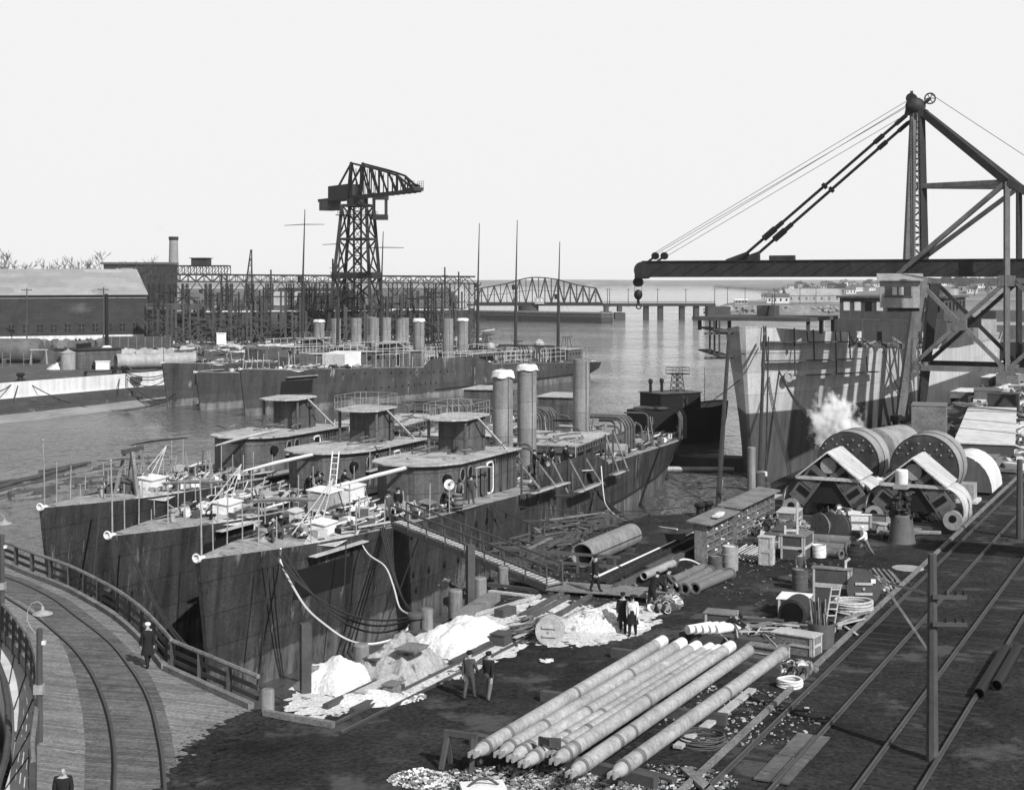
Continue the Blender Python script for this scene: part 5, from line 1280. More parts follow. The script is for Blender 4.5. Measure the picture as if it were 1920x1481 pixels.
for i in range(46):
    d = R.uniform(1000, 2300); px = R.uniform(1440, 1915); x = (px-960)/FL*d; o = copy_tree(tb) if i else tb; o.location = (x, d, hill(x, d)-.5); o.rotation_euler = (0, 0, R.random()*6)
# wharf strip right of the freighter
mb = MB(); mb.bbox(215, 330, 640, 660, WATER-1, 1.2); solow('timber_wharf', mb, M['wood_d'], 'low dark timber wharf along the right bank', 'wharf')
# ------------------------------------------------------------ travelling jib crane on the quay
def quay_crane():
    B = E(111, .3)
    T = thing('jib_crane', 'tall travelling crane with a long dark horizontal jib over the cargo ship', 'crane', B, 0)
    P = lambda t, k, z: B+VR*t+U*k+V((0, 0, z))
    top = lambda t, k: P(t, k, 15)
    # legs
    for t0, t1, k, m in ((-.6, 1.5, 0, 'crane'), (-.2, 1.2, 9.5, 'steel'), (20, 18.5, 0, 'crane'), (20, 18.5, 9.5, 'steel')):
        mb = MB(); p, q = P(t0, k, .9), P(t1, k, 15.2)
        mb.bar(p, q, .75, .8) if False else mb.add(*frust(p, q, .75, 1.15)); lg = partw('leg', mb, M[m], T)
        mb = MB(); mb.bar(P(t0-.2, k-1.9, .7), P(t0-.2, k+1.9, .7), .9, .6)
        partw('bogie', mb, M['black'], T)
        for w in (-1.3, 1.3): mb = MB(); mb.cyl(P(t0-.45, k+w, .42), P(t0+.05, k+w, .42), .42, None, 12); partw('wheel', mb, M['black'], T)
    # portal trusses in two planes
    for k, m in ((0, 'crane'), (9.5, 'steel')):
        mb = MB(); z0, z1 = 5.9, 14.9
        mb.bar(P(0, k, z0), P(20, k, z0), .55, .55); mb.bar(P(1, k, z1), P(20, k, z1), .5, .55)
        for a, b in ((.4, 10), (10, 19.6)):
            mb.bar(P(a, k, z0), P(b, k, z1), .5, .4); mb.bar(P(a+.8, k, z1), P(b, k, z0), .5, .4)
            c = P((a+b)/2+.2, k, (z0+z1)/2); mb.bar(c-VR*.7, c+VR*.7, .6, 1.1)
            for s in (-.9, .9): mb.bar(P(10, k, z0+.3)+VR*s*0, P(10, k, z0+1.2), .5, .5)
        for z in (z0, z1): mb.bar(P(9.2, k, z), P(10.8, k, z), .6, 1.1)
        mb.bar(P(10, k, z0), P(10, k, 24.9), .55, .5); mb.bar(P(1.2, k, z1-.2), P(.3, k, z0), .3)
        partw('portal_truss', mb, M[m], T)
    mb = MB()
    for t in (0.6, 10, 19.6):
        for z in (5.9, 14.9): mb.bar(P(t, 0, z), P(t, 9.5, z), .35)
        if t != 10: mb.bar(P(t, 0, 5.9), P(t, 9.5, 14.9), .25)
    partw('cross_bracing', mb, M['crane'], T)
    # jib girder
    mb = MB(); mb.add(*frust(P(-30.3, 3, 16.25), P(26, 3, 16.25), 1.2, 1.2, 1.85)); 
    for z in (15.36, 17.14): mb.bar(P(-30.3, 3, z), P(26, 3, z), 1.5, .1)
    for i in range(27): mb.bar(P(-29.8+i*2.1, 2.36, 15.4), P(-27+i*2.1, 2.36, 17.1), .1, .12)
    jb = partw('jib', mb, M['steel'], T)
    mb = MB(); rows = []
    mb.cyl(P(-30.3, 2.3, 16.1), P(-30.3, 3.7, 16.1), .98, None, 20); mb.bar(P(-31.2, 3, 15.6), P(-29.9, 3, 15.6), 1.3, .9); partw('jib_nose', mb, M['steel'], jb)
    mb = MB(); mb.cyl(P(-31, 2.7, 14.75), P(-31, 3.3, 14.75), .55, None, 16); mb.bar(P(-30.6, 3, 15.6), P(-31.3, 3, 14.4), .5, .5); partw('nose_sheave', mb, M['black'], T)
    for t in (-28.9, -27.8): mb = MB(); mb.cyl(P(t, 2.8, 17.75), P(t, 3.2, 17.75), .42, None, 16); mb.bar(P(t, 3, 17.7), P(t-.9, 3, 17.1), .2); partw('guide_sheave', mb, M['black'], jb)
    # hook block
    mb = MB(); c = P(-31, 3, 13.3); mb.ball(c, (.5, .35, .6), 12, 8); mb.cyl(c-V((0, 0, .5)), c-V((0, 0, 1.0)), .16)
    pts = [c+V((.28*math.sin(w)+.05, 0, -1.35-.28*math.cos(w)+.0)) for w in [rad(a) for a in range(-150, 130, 20)]]
    mb.tube([c-V((0, 0, 1.0))]+list(reversed(pts)), .085, 6); hk = partw('hook_block', mb, M['black'], T)
    mb = MB()
    for s in (-.45, .45): mb.cyl(c+V((s*.9, 0, .2)), P(-31, 3, 14.7)+V((s, 0, 0)), .025, None, 4)
    partw('hoist_rope', mb, M['rope'], hk)
    # mast
    for tx, m, w in ((-.3, 'crane', 1.0), (1.3, 'steel', .75)):
        mb = MB(); mb.add(*frust(P(tx, 3, 17.1), P(.35+tx*.5, 3, 33.2), w, .6)); partw('mast_leg', mb, M[m], T)
    mb = MB(); zs = [17.4+i*1.3 for i in range(13)]
    for i, z in enumerate(zs[:-1]):
        f0, f1 = (z-17.1)/16.1, (zs[i+1]-17.1)/16.1; a0 = P(-.3+.5*f0, 3, z); b0 = P(1.3-.3*f0, 3, z); a1 = P(-.3+.5*f1, 3, zs[i+1]); b1 = P(1.3-.3*f1, 3, zs[i+1])
        mb.bar(a0, b1, .16) if i % 2 else mb.bar(b0, a1, .16); mb.bar(a0, b0, .2)
    partw('mast_lacing', mb, M['steel'], T)
    mb = MB()
    for y in (-.35, .35): mb.bar(P(.75, 2.3+y*0, 17.3)+VR*y*.6, P(.5, 2.3, 32.5)+VR*y*.6, .06)
    for i in range(44): z = 17.5+i*.34; mb.bar(P(.54, 2.3, z), P(.96, 2.3, z), .05)
    partw('mast_ladder', mb, M['crane'], T)
    mb = MB(); mb.ball(P(.4, 3, 33.4), (1.1, .8, .9), 10, 8); mb.bar(P(-.6, 3, 32.9), P(1.6, 3, 32.5), .9, .8); mb.cyl(P(0, 2.6, 34.2), P(0, 3.4, 34.2), .55, None, 14); mb.bar(P(0, 3, 34), P(0, 3, 35), .25); hd = partw('mast_head', mb, M['steel'], T)
    mb = MB(); c = P(1.9, 3, 34.1); n = 16
    mb.tube([c+VR*(.55*math.cos(6.283*i/n))+V((0, 0, .55*math.sin(6.283*i/n))) for i in range(n)], .08, 5, True)
    for i in range(3): w = math.pi*i/3; mb.bar(c-(VR*math.cos(w)+V((0, 0, math.sin(w))))*.55, c+(VR*math.cos(w)+V((0, 0, math.sin(w))))*.55, .08)
    mb.bar(P(.8, 3, 33.2), c, .3); partw('head_wheel', mb, M['steel'], hd)
    # tie rods with their thick couplings
    for o in (0, .9):
        mb = MB(); a, b = P(.1, 2.6+o, 32.9-o*.8), P(-18.6+o*1.2, 2.6+o, 17.4); at = lambda f: a+(b-a)*f
        mb.cyl(a, b, .17, None, 7)
        for f0, f1, r in ((.03, .09, .24), (.16, .21, .27), (.49, .505, .36), (.745, .79, .26), (.79, .86, .36)): mb.cyl(at(f0), at(f1), r, None, 8)
        partw('tie_rod', mb, M['black'], T)
        mb = MB(); mb.prism([((p := P(-20.5+o*1.4, 3, 0)).x, p.y), ((p := P(-17.9+o*1.4, 3, 0)).x, p.y), ((p := P(-17.9+o*1.4, 3.5, 0)).x, p.y), ((p := P(-20.5+o*1.4, 3.5, 0)).x, p.y)], 17.16, [17.3, 18.2, 18.2, 17.3]); partw('tie_bracket', mb, M['steel'], jb)
    mb = MB(); mb.bar(P(-15.4, 3, 17.45), P(-12.6, 3, 17.45), .7, .5); partw('winch_cover', mb, M['steel'], jb)
    # back stay, strut, diagonals
    for k in (0, 9.5):
        K = P(10, k, 24.9); m = 'crane' if not k else 'steel'
        mb = MB(); mb.bar(P(.9, 3, 32.9), K, .6, .75); mb.bar(K, P(24, 3, 16.9), .6, .75); partw('back_stay', mb, M['steel'], T)
        mb = MB(); mb.bar(P(.6, 3, 24.9), K, .5, .5); partw('strut', mb, M[m], T)
        mb = MB(); mb.bar(K, P(-1.2, 3-1+k*.2, 15.6), .5, .45); partw('diagonal', mb, M[m], T)
    # running ropes
    for i, (t, z, dz) in enumerate(((-28.9, 18.1, .9), (-28.9, 17.9, .3), (-27.8, 18.1, .5), (-27.8, 17.6, -.4))):
        mb = MB(); mb.cyl(P(t, 2.8+.13*i, z), P(0, 2.8+.13*i, 33.3+dz), .028, None, 4); partw('running_rope', mb, M['rope'], T)
    mb = MB(); mb.cyl(P(1.9, 3, 34.6), P(24, 3, 18.5), .03, None, 4); partw('running_rope', mb, M['rope'], T)
    # cab
    rz = math.atan2(VR.y, VR.x)+.22
    C_ = thing('crane_cab', 'small boarded operator cab with a plank roof hung on the travelling crane leg', 'cab', D(1687, 577, 146), rz)
    cb = MB(); cb.bbox(-1.95, 1.95, -1.0, 1.0, 0, 2.75); w = part('walls', cb, M['tank_l'], C_)
    mb = MB(); mb.add([(-2.25, -1.5, 2.72), (2.3, -1.5, 2.72), (2.3, 1.4, 3.35), (-2.25, 1.4, 3.35), (-2.25, -1.5, 2.84), (2.3, -1.5, 2.84), (2.3, 1.4, 3.47), (-2.25, 1.4, 3.47)], [(3, 2, 1, 0), (4, 5, 6, 7), (0, 1, 5, 4), (1, 2, 6, 5), (2, 3, 7, 6), (3, 0, 4, 7)]); part('roof', mb, M['tank_l'], C_)
    mb = MB(); mb.bbox(-1.45, 1.1, -1.04, -.95, 1.2, 2.15); wn = part('window', mb, M['glass'], w)
    for x in (-.75, -.1): mb = MB(); mb.bbox(x, x+.45, -1.05, -1.042, 1.3, 2.1); part('pane', mb, M['conc'], wn)
    mb = MB(); mb.bbox(-1.55, 1.2, -1.1, -1.001, 1.08, 1.18); part('sill', mb, M['wood_d'], wn)
    mb = MB(); mb.bbox(1.93, 2.0, -.5, .3, 1.2, 2.2); part('window', mb, M['glass'], w)
    mb = MB(); mb.bbox(-1.2, 1.9, -.7, .9, -.35, -.003); part('floor_frame', mb, M['steel'], C_)
    # chain
    mb = MB(); a = P(1.5, -.9, 9.5)
    for i in range(26):
        c = a-V((-.05*i*.2, 0, i*.33)); s = VR if i % 2 else U
        mb.tube([c+s*(.09*math.cos(w))+V((0, 0, .19*math.sin(w))) for w in [6.283*j/8 for j in range(8)]], .03, 4, True)
    solow('hoist_chain', mb, M['black'], 'long iron chain hanging beside the travelling crane leg', 'chain')
def frust(p, q, w0, w1, h=None):
    mb = MB(); p, q, t, a, b, L = mb.frame(p, q)
    vs = []
    for e, w in ((p, w0), (q, w1)):
        for x, y in ((-1, -1), (1, -1), (1, 1), (-1, 1)): vs.append(e+a*(x*w/2)+b*(y*(h or w)/2))
    return vs, [(3, 2, 1, 0), (4, 5, 6, 7), (0, 1, 5, 4), (1, 2, 6, 5), (2, 3, 7, 6), (3, 0, 4, 7)]
quay_crane()

# ------------------------------------------------------------ boilers
def scotch(label, loc, r=2.15, Ln=3.6):
    T = thing('marine_boiler', label, 'boiler', loc, RZQ, 'marine boilers on the quay')
    z = r+.45
    mb = MB(); mb.lathe([(r-.06, .0), (r, .05), (r, Ln-.05), (r-.06, Ln)], (0, 0, z), (1, 0, 0), 48); sh = part('shell', mb, M['boiler'], T)
    mb = MB(); mb.tube([(.03, r*.985*math.cos(6.283*i/40), z+r*.985*math.sin(6.283*i/40)) for i in range(40)], .06, 5, True); part('front_rim', mb, M['steel'], sh)
    mb = MB(); mb.lathe([(0, -.012), (r*.955, -.012)], (0, 0, z), (1, 0, 0), 40); fp = part('front_plate', mb, M['casing'], T)
    for row, y0, n in ((.74, -.5, 4), (.58, -.72, 5), (.42, -.8, 6)):
        for i in range(n):
            y = (y0+2*abs(y0)*i/(n-1))*r
            if row < .4 and abs(y) < .5: continue
            mb = MB(); mb.cyl((-.09, y, z+row*r), (0, y, z+row*r), .05, .065, 8); part('stud', mb, M['boiler'], fp)
    for y in (-1.1, 0, 1.1):
        mb = MB(); mb.lathe([(0, -.05), (.42, -.05), (.46, 0)], (-.01, y*r*.5, z-.7 if y else z-1.1), (1, 0, 0), 18); part('furnace_mouth', mb, M['dark'], fp)
    for f in (.5,):
        mb = MB(); mb.tube([(Ln*f, r*1.004*math.cos(6.283*i/40), z+r*1.004*math.sin(6.283*i/40)) for i in range(40)], .035, 4, True); part('lap_seam', mb, M['steel'], sh)
    for x in (.6, Ln-.6): mb = MB(); mb.bbox(x-.25, x+.25, -1.5, 1.5, 0, .7); part('cradle', mb, M['wood_d'], T)
    return T
b1 = scotch('big drum boiler behind the left roofed boiler, nearer the ship', V((22.9, 98.2, 0)), 2.1)
b2 = scotch('big drum boiler behind the right roofed boiler, nearer the tracks', V((27.0, 94.3, 0)), 2.2, 3.4)
T = thing('boiler_drum', 'second grey boiler drum lying behind the left big drum', 'boiler', V((26.4, 104.6, 0)), RZQ)
mb = MB(); mb.lathe([(1.5, 0), (1.62, .08), (1.62, 4), (1.5, 4.1)], (0, 0, 2.6), (1, -.3, 0), 30); part('shell', mb, M['boiler'], T)
mb = MB(); mb.bbox(.5, 3.5, -1.4, 1.0, 0, 1.3); part('cradle', mb, M['wood_d'], T)
def yarrow(label, loc, mirror=1):
    T = thing('water_tube_boiler', label, 'boiler', loc, RZQ, 'water tube boilers on the quay')
    Ln = 3.0
    mb = MB(); y0, z0, za = 2.55, 2.0, 4.35
    for sg in (-1, 1):
        vs = [(-.5, 0, za), (Ln+.2, 0, za), (Ln+.2, sg*1.95, 2.75), (-.5, sg*1.95, 2.75)]; n = V((0, sg*.64, .77))*.09
        vs2 = [V(p)+n for p in vs]; mb.add(vs+vs2, [(0, 1, 2, 3), (7, 6, 5, 4), (0, 4, 5, 1), (1, 5, 6, 2), (2, 6, 7, 3), (3, 7, 4, 0)] if sg > 0 else [(3, 2, 1, 0), (4, 5, 6, 7), (1, 5, 4, 0), (2, 6, 5, 1), (3, 7, 6, 2), (0, 4, 7, 3)])
    rf = part('roof_plate', mb, M['corr'], T)
    for sg in (-1, 1):
        mb = MB(); mb.cyl((-.35, sg*2.3, .85), (Ln+.35, sg*2.3, .85), .56, None, 20); part('lower_drum', mb, M['boiler'], T)
        mb = MB()      # curved side casing between roof edge and lower drum
        rows = []
        for i in range(8):
            w = rad(80-100*i/7); rows.append([V((x, sg*(1.55+1.35*math.cos(w)), 1.35+1.4*math.sin(w))) for x in (-.1, Ln)])
        mb.grid(rows if sg > 0 else [list(reversed(r)) for r in rows]); mb.grid([[V((p.x, p.y-sg*.06, p.z)) for p in reversed(r)] if sg > 0 else [V((p.x, p.y-sg*.06, p.z)) for p in r] for r in rows]); part('side_casing', mb, M['corr'], T)
        mb = MB(); p, q = V((-.16, sg*.55, 3.3)), V((-.16, sg*2.0, 1.3)); mb.bar(p, q, .12, 1.15, up=(0, -sg*.8, .58)); pn = part('tube_panel', mb, M['casing'], T)
        for i in range(4):
            f = .14+.24*i; c = p+(q-p)*f; mb = MB(); mb.bar(c, c+(q-p)*.15, .05, .8, up=(0, -sg*.8, .58)); mb.v = [(v[0]-.08, v[1], v[2]) for v in mb.v]; part('access_plate', mb, M['tank'] if i % 2 else M['dark'], pn)
        mb = MB(); mb.lathe([(0, -.02), (.2, -.02), (.24, .02)], (-.36, sg*2.3, .95), (1, 0, 0), 14); part('manhole', mb, M['dark'], T)
    mb = MB(); mb.add([(-.06, 0, za-.12), (-.06, 1.9, 2.75), (-.06, 2.2, 1.2), (-.06, -2.2, 1.2), (-.06, -1.9, 2.75)], [(0, 1, 2, 3, 4)]); part('front_plate', mb, M['black'], T)
    mb = MB(); mb.bar((-.3, -2.0, 2.75), (-.3, 2.0, 2.75), .12, .2); part('tie_beam', mb, M['wood_l'], T)
    mb = MB(); mb.bbox(0, Ln, -2.4, 2.4, 0, .32); part('timber_bed', mb, M['wood_d'], T)
    mb = MB(); mb.cyl((-.2, 0, 3.55), (Ln, 0, 3.55), .5, None, 18); part('upper_drum', mb, M['boiler'], T)
    return T
y1 = yarrow('left roofed water tube boiler with a half grey roof, nearer the ship', V((19.6, 89.0, 0)))
y2 = yarrow('right roofed water tube boiler behind the white topped pump', V((24.0, 86.0, 0)))
T = thing('pump_engine', 'upright dark pump engine with a white cylinder on top', 'machine', V((22.3, 82.4, 0)), RZQ)
mb = MB(); mb.lathe([(.34, 3.35), (.36, 3.4), (.36, 4.1), (.3, 4.16), (0, 4.16)], n=16); part('cylinder', mb, M['white'], T)
mb = MB(); mb.bbox(-.5, .5, -.4, .4, 3.1, 3.34); part('top_plate', mb, M['iron_l'], T)
mb = MB(); rr = random.Random(9)
for i in range(60): c = V((rr.gauss(0, .35), rr.gauss(0, .3), rr.uniform(1.2, 3.0))); mb.ball(c, (rr.uniform(.08, .26), rr.uniform(.08, .26), rr.uniform(.08, .3)), 6, 4)
for x in (-.4, .4): mb.cyl((x, .2, .2), (x*.8, 0, 3.1), .09)
part('gear', mb, M['steel'], T)
mb = MB(); mb.lathe([(.8, 0), (.75, .2), (.6, 1.5), (.5, 1.6)], n=14); part('base', mb, M['casing'], T)

# ------------------------------------------------------------ props on the quay
def crate(x, y, size, label, m='wood', rz=0.0, cat='crate', battens=True, z=0.0, group=None, lid=None, name='crate'):
    c = G(x, y, z) if not isinstance(x, V) else x
    T = thing(name, label, cat, c, RZQ+rz, group); a, b, h = size
    mb = MB(); mb.bbox(-a/2, a/2, -b/2, b/2, 0, h); part('body', mb, M[m], T)
    if battens:
        mb = MB()
        for xx in (-a/2+.08, a/2-.08): 
            mb.bbox(xx-.05, xx+.05, -b/2-.03, -b/2-.001, .02, h-.02)
        for yy in (-b/2+.08, b/2-.08): mb.bbox(-a/2-.03, -a/2-.001, yy-.05, yy+.05, .02, h-.02)
        mb.bbox(-a/2-.03, -a/2-.001, -b/2+.131, b/2-.131, h*.45, h*.58); mb.bbox(-a/2+.131, a/2-.131, -b/2-.03, -b/2-.001, h*.45, h*.58)
        part('battens', mb, M['wood_l' if m != 'white' else 'wood'], T)
    mb = MB(); mb.bbox(-a/2-.05, a/2+.05, -b/2-.05, b/2+.05, h+.002, h+.05); part('lid', mb, M[lid or m], T)
    return T
def drum(x, y, r, h, label, m='rust', name='drum', cat='drum', z=0, top=None):
    c = G(x, y, z); T = thing(name, label, cat, c, 0)
    mb = MB(); mb.lathe([(r, 0), (r*1.0, h*.32), (r*1.05, h*.34), (r, h*.36), (r, h*.64), (r*1.05, h*.66), (r, h*.68), (r, h), (r*.93, h), (r*.93, h-.08), (0, h-.08)], n=20); part('shell', mb, M[m], T)
    mb = MB(); mb.lathe([(r*.92, h-.075), (0, h-.07)], n=20); part('head', mb, M[top or 'iron_l'], T)
    return T
def pipe(p, q, r, label, m='pipe_d', flange=True, group=None, name='pipe', wall=.85):
    d = q-p; T = thing(name, label, 'pipe', V((p.x, p.y, p.z-r)), 0, group); Ln = d.length
    mb = MB(); mb.lathe([(r*wall, 0), (r, 0), (r, Ln), (r*wall, Ln), (r*wall, 0)], p, d, 20); mb2 = partw('tube', mb, M[m], T)
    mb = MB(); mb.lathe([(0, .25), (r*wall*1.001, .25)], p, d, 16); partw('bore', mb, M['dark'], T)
    if flange:
        for f in (0, Ln-.07): mb = MB(); mb.lathe([(r, f-.01), (r*1.32, f-.01), (r*1.32, f+.07), (r, f+.07), (r, f-.01)], p, d, 20); partw('flange', mb, M[m], T)
    return T
def gp(x, y, z): return G(x, y, z)

# shelving racks
def rack(c, Ln, label, cols, h=1.95, dpt=.75):
    T = thing('shelf_rack', label, 'shelves', c, RZQ)
    mb = MB(); mb.bbox(0, Ln, dpt-.05, dpt, .1, h); part('back', mb, M['wood_d'], T)
    for i in range(cols+1):
        x = Ln*i/cols; mb = MB(); mb.bbox(x-.03, x+.03, 0, dpt-.052, .0, h-.003); part('divider', mb, M['wood'], T)
    for k in range(5):
        z = .15+k*(h-.2)/4.6; mb = MB()
        for i in range(cols): x0, x1 = Ln*i/cols+.032, Ln*(i+1)/cols-.032; mb.bbox(x0, x1, .02, dpt-.055, z, z+.05)
        part('shelf', mb, M['wood'], T)
    mb = MB(); mb.add([(-.25, -.3, h), (Ln+.25, -.3, h), (Ln+.25, dpt+.35, h+.12), (-.25, dpt+.35, h+.12), (-.25, -.3, h+.08), (Ln+.25, -.3, h+.08), (Ln+.25, dpt+.35, h+.2), (-.25, dpt+.35, h+.2)], [(3, 2, 1, 0), (4, 5, 6, 7), (0, 1, 5, 4), (1, 2, 6, 5), (2, 3, 7, 6), (3, 0, 4, 7)]); part('roof', mb, M['wood'], T)
    mb = MB(); rr = random.Random(int(c.x*10))
    for i in range(cols):
        for k in range(5):
            for j in range(4):
                x = Ln*(i+rr.uniform(.2, .8))/cols; z = .2+k*(h-.2)/4.6; s = rr.uniform(.05, .13); mb.mi = rr.choice((0, 0, 1)); mb.ball((x, rr.uniform(.1, .5), z+s), (s*1.3, s, s), 6, 4)
    part('fittings', mb, [M['rust'], M['iron_l']], T, kind='stuff')
    return T
rack(G(1326, 1053), 4.6, 'nearer shelf rack with a bare plank roof beside the quay edge', 4)
rack(G(1382, 1018), 7.6, 'longer pigeonhole rack with plank roof behind the nearer one', 8)
mb = MB(); mb.box((0, 0, .02), (.9, .35, .1)); mb.box((.7, .1, .02), (.7, .3, .12)); solo('canvas_bundle', mb, M['canvas'], 'white canvas bundle on the nearer rack roof', 'canvas', G(1346, 969, 2.15)+V((0, 0, .06)), RZQ)

# drums, crates and machinery between rack and boilers
drum(1369, 1068, .42, 1.25, 'pale two tier drum standing before the nearer shelf rack', 'tank_l', top='white')
drum(1341, 1072, .36, .85, 'short rope wound drum left of the pale two tier drum', 'rust')
crate(1437, 1058, (.5, .75, 1.45), 'upright fresh wood box open at the side near the rod bundle', 'wood_l')
crate(1494, 1044, (1.9, 1.3, 1.25), 'large dark weathered crate behind the timber frame', 'wood_d', lid='wood')
drum(1536, 1044, .37, .66, 'squat white tub right of the large dark crate', 'white', 'tub', 'tub')
crate(1480, 985, (2.2, 1.2, .9), 'low crate with a sloping pale lid near the rack end', 'wood', .1, lid='wood_l')
crate(1508, 968, (1.3, 1.0, 1.3), 'tall narrow crate with a pale front left of the valve heap', 'wood_l', -.2)
crate(1470, 1012, (2.6, .9, .7), 'long dark chest behind the timber frame', 'black', lid='wood_d')
crate(1612, 990, (1.5, 1.3, .9), 'pale boarded box behind the running man', 'white', .25, lid='white')
crate(1663, 962, (1.6, 1.2, 1.3), 'dark trunk like crate with pale corners beside the valve heap', 'wood_d', .1, lid='wood')
crate(1692, 1003, (1.0, .8, .9), 'pale box at the right end of the flat sledge', 'wood_l', .1)
crate(1645, 990, (1.4, 1.6, .9), 'box of brass fittings in front of the dark trunk', 'wood', 0, lid='wood_d')
crate(1560, 955, (3.6, .4, 1.6), 'dark steel plate box standing behind the valve heap', 'casing', 1.4, battens=False)
crate(1455, 955, (2.0, 1.4, .8), 'flat pale case left of the tall narrow crate', 'wood', .1, lid='wood_l')
crate(1432, 985, (1.4, 1.1, .8), 'small dark case at the end of the pigeonhole rack', 'wood_d', .2)
T = thing('sledge', 'low timber sledge carrying boxes near the tracks', 'sledge', G(1672, 1010), RZQ)
for y in (-.9, .5): mb = MB(); mb.bbox(-.3, 3.0, y-.1, y+.1, 0, .22); part('runner', mb, M['wood_d'], T)
mb = MB()
for i in range(6): mb.bbox(-.2+i*.5, .2+i*.5, -1.2, .8, .222, .29)
part('deck_boards', mb, M['wood'], T)
T = thing('timber_stand', 'open pale timber door frame standing before the dark crate', 'frame', G(1483, 1046), 0)
for x in (-.32, .34): mb = MB(); mb.bbox(x-.055, x+.055, -.06, .06, 0, 1.75 if x < 0 else 3.0); part('post', mb, M['wood_l'], T)
for z in (.1, 1.45): mb = MB(); mb.bbox(-.26, .28, -.05, .05, z, z+.1); part('rail', mb, M['wood_l'], T)
reel(G(1548, 1008), RZQ+rad(60), .75, .9, 'cable reel with pale flanges left of the iron wheel', None, m='wood')
reel(G(1573, 1010), RZQ+rad(78), .72, .3, 'open spoked iron wheel leaning among the pipes', None, m='rust', core=.15, cat='wheel', slats=False)
reel(G(1560, 985), RZQ+rad(20), .6, .5, 'small dark reel behind the spoked wheel', None, m='wood_d', slats=False)
pipe(gp(1594, 1015, .5), gp(1523, 1010, .5), .3, 'dark pipe on top beside the large crate', 'pipe_d', False)
pipe(gp(1590, 1030, .32), gp(1528, 1025, .32), .3, 'dark pipe lying under the other beside the large crate', 'pipe_d', True)
pipe(gp(1578, 1040, .22), gp(1552, 1036, .22), .22, 'stub of flanged pipe right of the white tub', 'pipe_d', True)
def coil(c, r0, label, n=5, tr=.04, m='rope', cat='rope coil', name='rope_coil', flat=1.0):
    mb = MB(); pts = []
    for i in range(n*18): w = 6.283*i/18; r = r0*(1-.06*(i % 31)/31); pts.append((r*math.cos(w), r*.85*math.sin(w), tr+tr*1.6*flat*(i//18)+.02*math.sin(w*2.3)))
    mb.tube(pts, tr, 5); return solo(name, mb, M[m], label, cat, c)
coil(G(1602, 1040), .55, 'loose dark rope coil at the running man\'s feet', 6, .05)
coil(G(1600, 1148), .85, 'pale hose coil stacked flat before the big reel', 5, .07, 'wood_l', 'hose coil', 'hose_coil')
coil(G(1575, 1143), .5, 'smaller pale hose coil left of the flat stack', 4, .05, 'wood_l', 'hose coil', 'hose_coil')
coil(G(1481, 1288), .45, 'pale rope coil by the track timber', 4, .05, 'rope_l')
coil(G(1316, 1395), .75, 'tangled wire coil near the spar ends', 9, .02, 'rust', 'wire coil', 'wire_coil', 1.3)
def fitheap(name, c, rx, ry, h, n, label, seed):
    mb = MB(); rr = random.Random(seed)
    for i in range(n):
        w, f = rr.random()*6.28, rr.random()**.6; z = h*(1-f*f)*rr.uniform(.5, 1); p = V((rx*f*math.cos(w), ry*f*math.sin(w), z+.1)); mb.mi = rr.choice((0, 1, 1, 2))
        t = rr.random(); d = V((rr.uniform(-1, 1), rr.uniform(-1, 1), rr.uniform(-.4, .8))).normalized()
        if t < .45: mb.cyl(p-d*.18, p+d*.18, rr.uniform(.08, .2), None, 8)
        elif t < .75: mb.lathe([(.08, -.15), (.16, -.15), (.16, -.11), (.08, -.11), (.12, 0), (.08, .11), (.16, .11), (.16, .15)], p, d, 8)
        else: mb.tube([p+d.orthogonal()*(.17*math.cos(6.28*j/9))+d.cross(d.orthogonal())*(.17*math.sin(6.28*j/9)) for j in range(9)], .025, 4, True)
    o = stuff(name, mb, [M['steel'], M['iron_l'], M['rust']], label); o.location = c; o.rotation_euler = (0, 0, RZQ); o.scale = (1.35, 1.35, 1.35) if h >= 1.2 else (1, 1, 1); return o
fitheap('valve_heap', G(1598, 962), 1.5, 2.1, 1.5, 420, 'heap of valves and pipe fittings in front of the roofed boilers', 1)
fitheap('fitting_heap', G(1672, 985)+V((0, 0, .5)), 1.2, 1.2, .9, 150, 'second heap of bright valves on the boxes near the pump engine', 2)
fitheap('casting_heap', G(1545, 962), 1.3, 1.5, 1.4, 260, 'dark heap of castings left of the valve heap', 6)
fitheap('flange_heap', G(1645, 958), 1.2, 1.2, 1.4, 220, 'heap of flanges against the dark trunk like crate', 7)
fitheap('engine_parts', G(1578, 985), 1.6, 1.2, 1.0, 220, 'engine parts and castings between wheel and pale boxes', 16)
fitheap('pump_parts', G(1700, 980), 1.1, 1.0, 1.25, 180, 'pump parts piled beside the pump engine', 17)
fitheap('rack_scrap', G(1440, 1000), 1.2, 1.6, .8, 180, 'small fittings heaped at the end of the pigeonhole rack', 18)
fitheap('coupling_heap', G(1640, 1105), .9, .8, .4, 80, 'couplings and wire behind the big solid reel', 19)
fitheap('elbow_heap', G(1500, 1000), 1.0, 1.5, .6, 110, 'loose pipe elbows between the crates by the rack', 8)
for i, (x, y, a, b, h, m, l) in enumerate(((1530, 955, 1.2, .9, 1.1, 'wood', 'brown case at the left end of the castings'), (1600, 948, 1.6, .8, .9, 'wood_d', 'dark low case behind the valves'), (1690, 955, 1.0, 1.0, 1.0, 'wood', 'case half hidden behind the pump engine'), (1450, 1025, .9, .9, .7, 'rust', 'rusty bin between rod bundle and dark chest'), (1508, 1002, .8, .6, .5, 'wood_l', 'pale small case on the dark chest side'), (1655, 1000, .7, .6, .55, 'wood_l', 'pale small case on the left of the sledge'), (1545, 1030, .5, .4, .3, 'wood', 'tiny case near the white tub'))): crate(x, y, (a, b, h), l, m, R.uniform(-.3, .3), lid=m)
fitheap('valve_scrap', G(1738, 985), .7, .7, .35, 50, 'few small valves on the ground by the right boiler', 3)
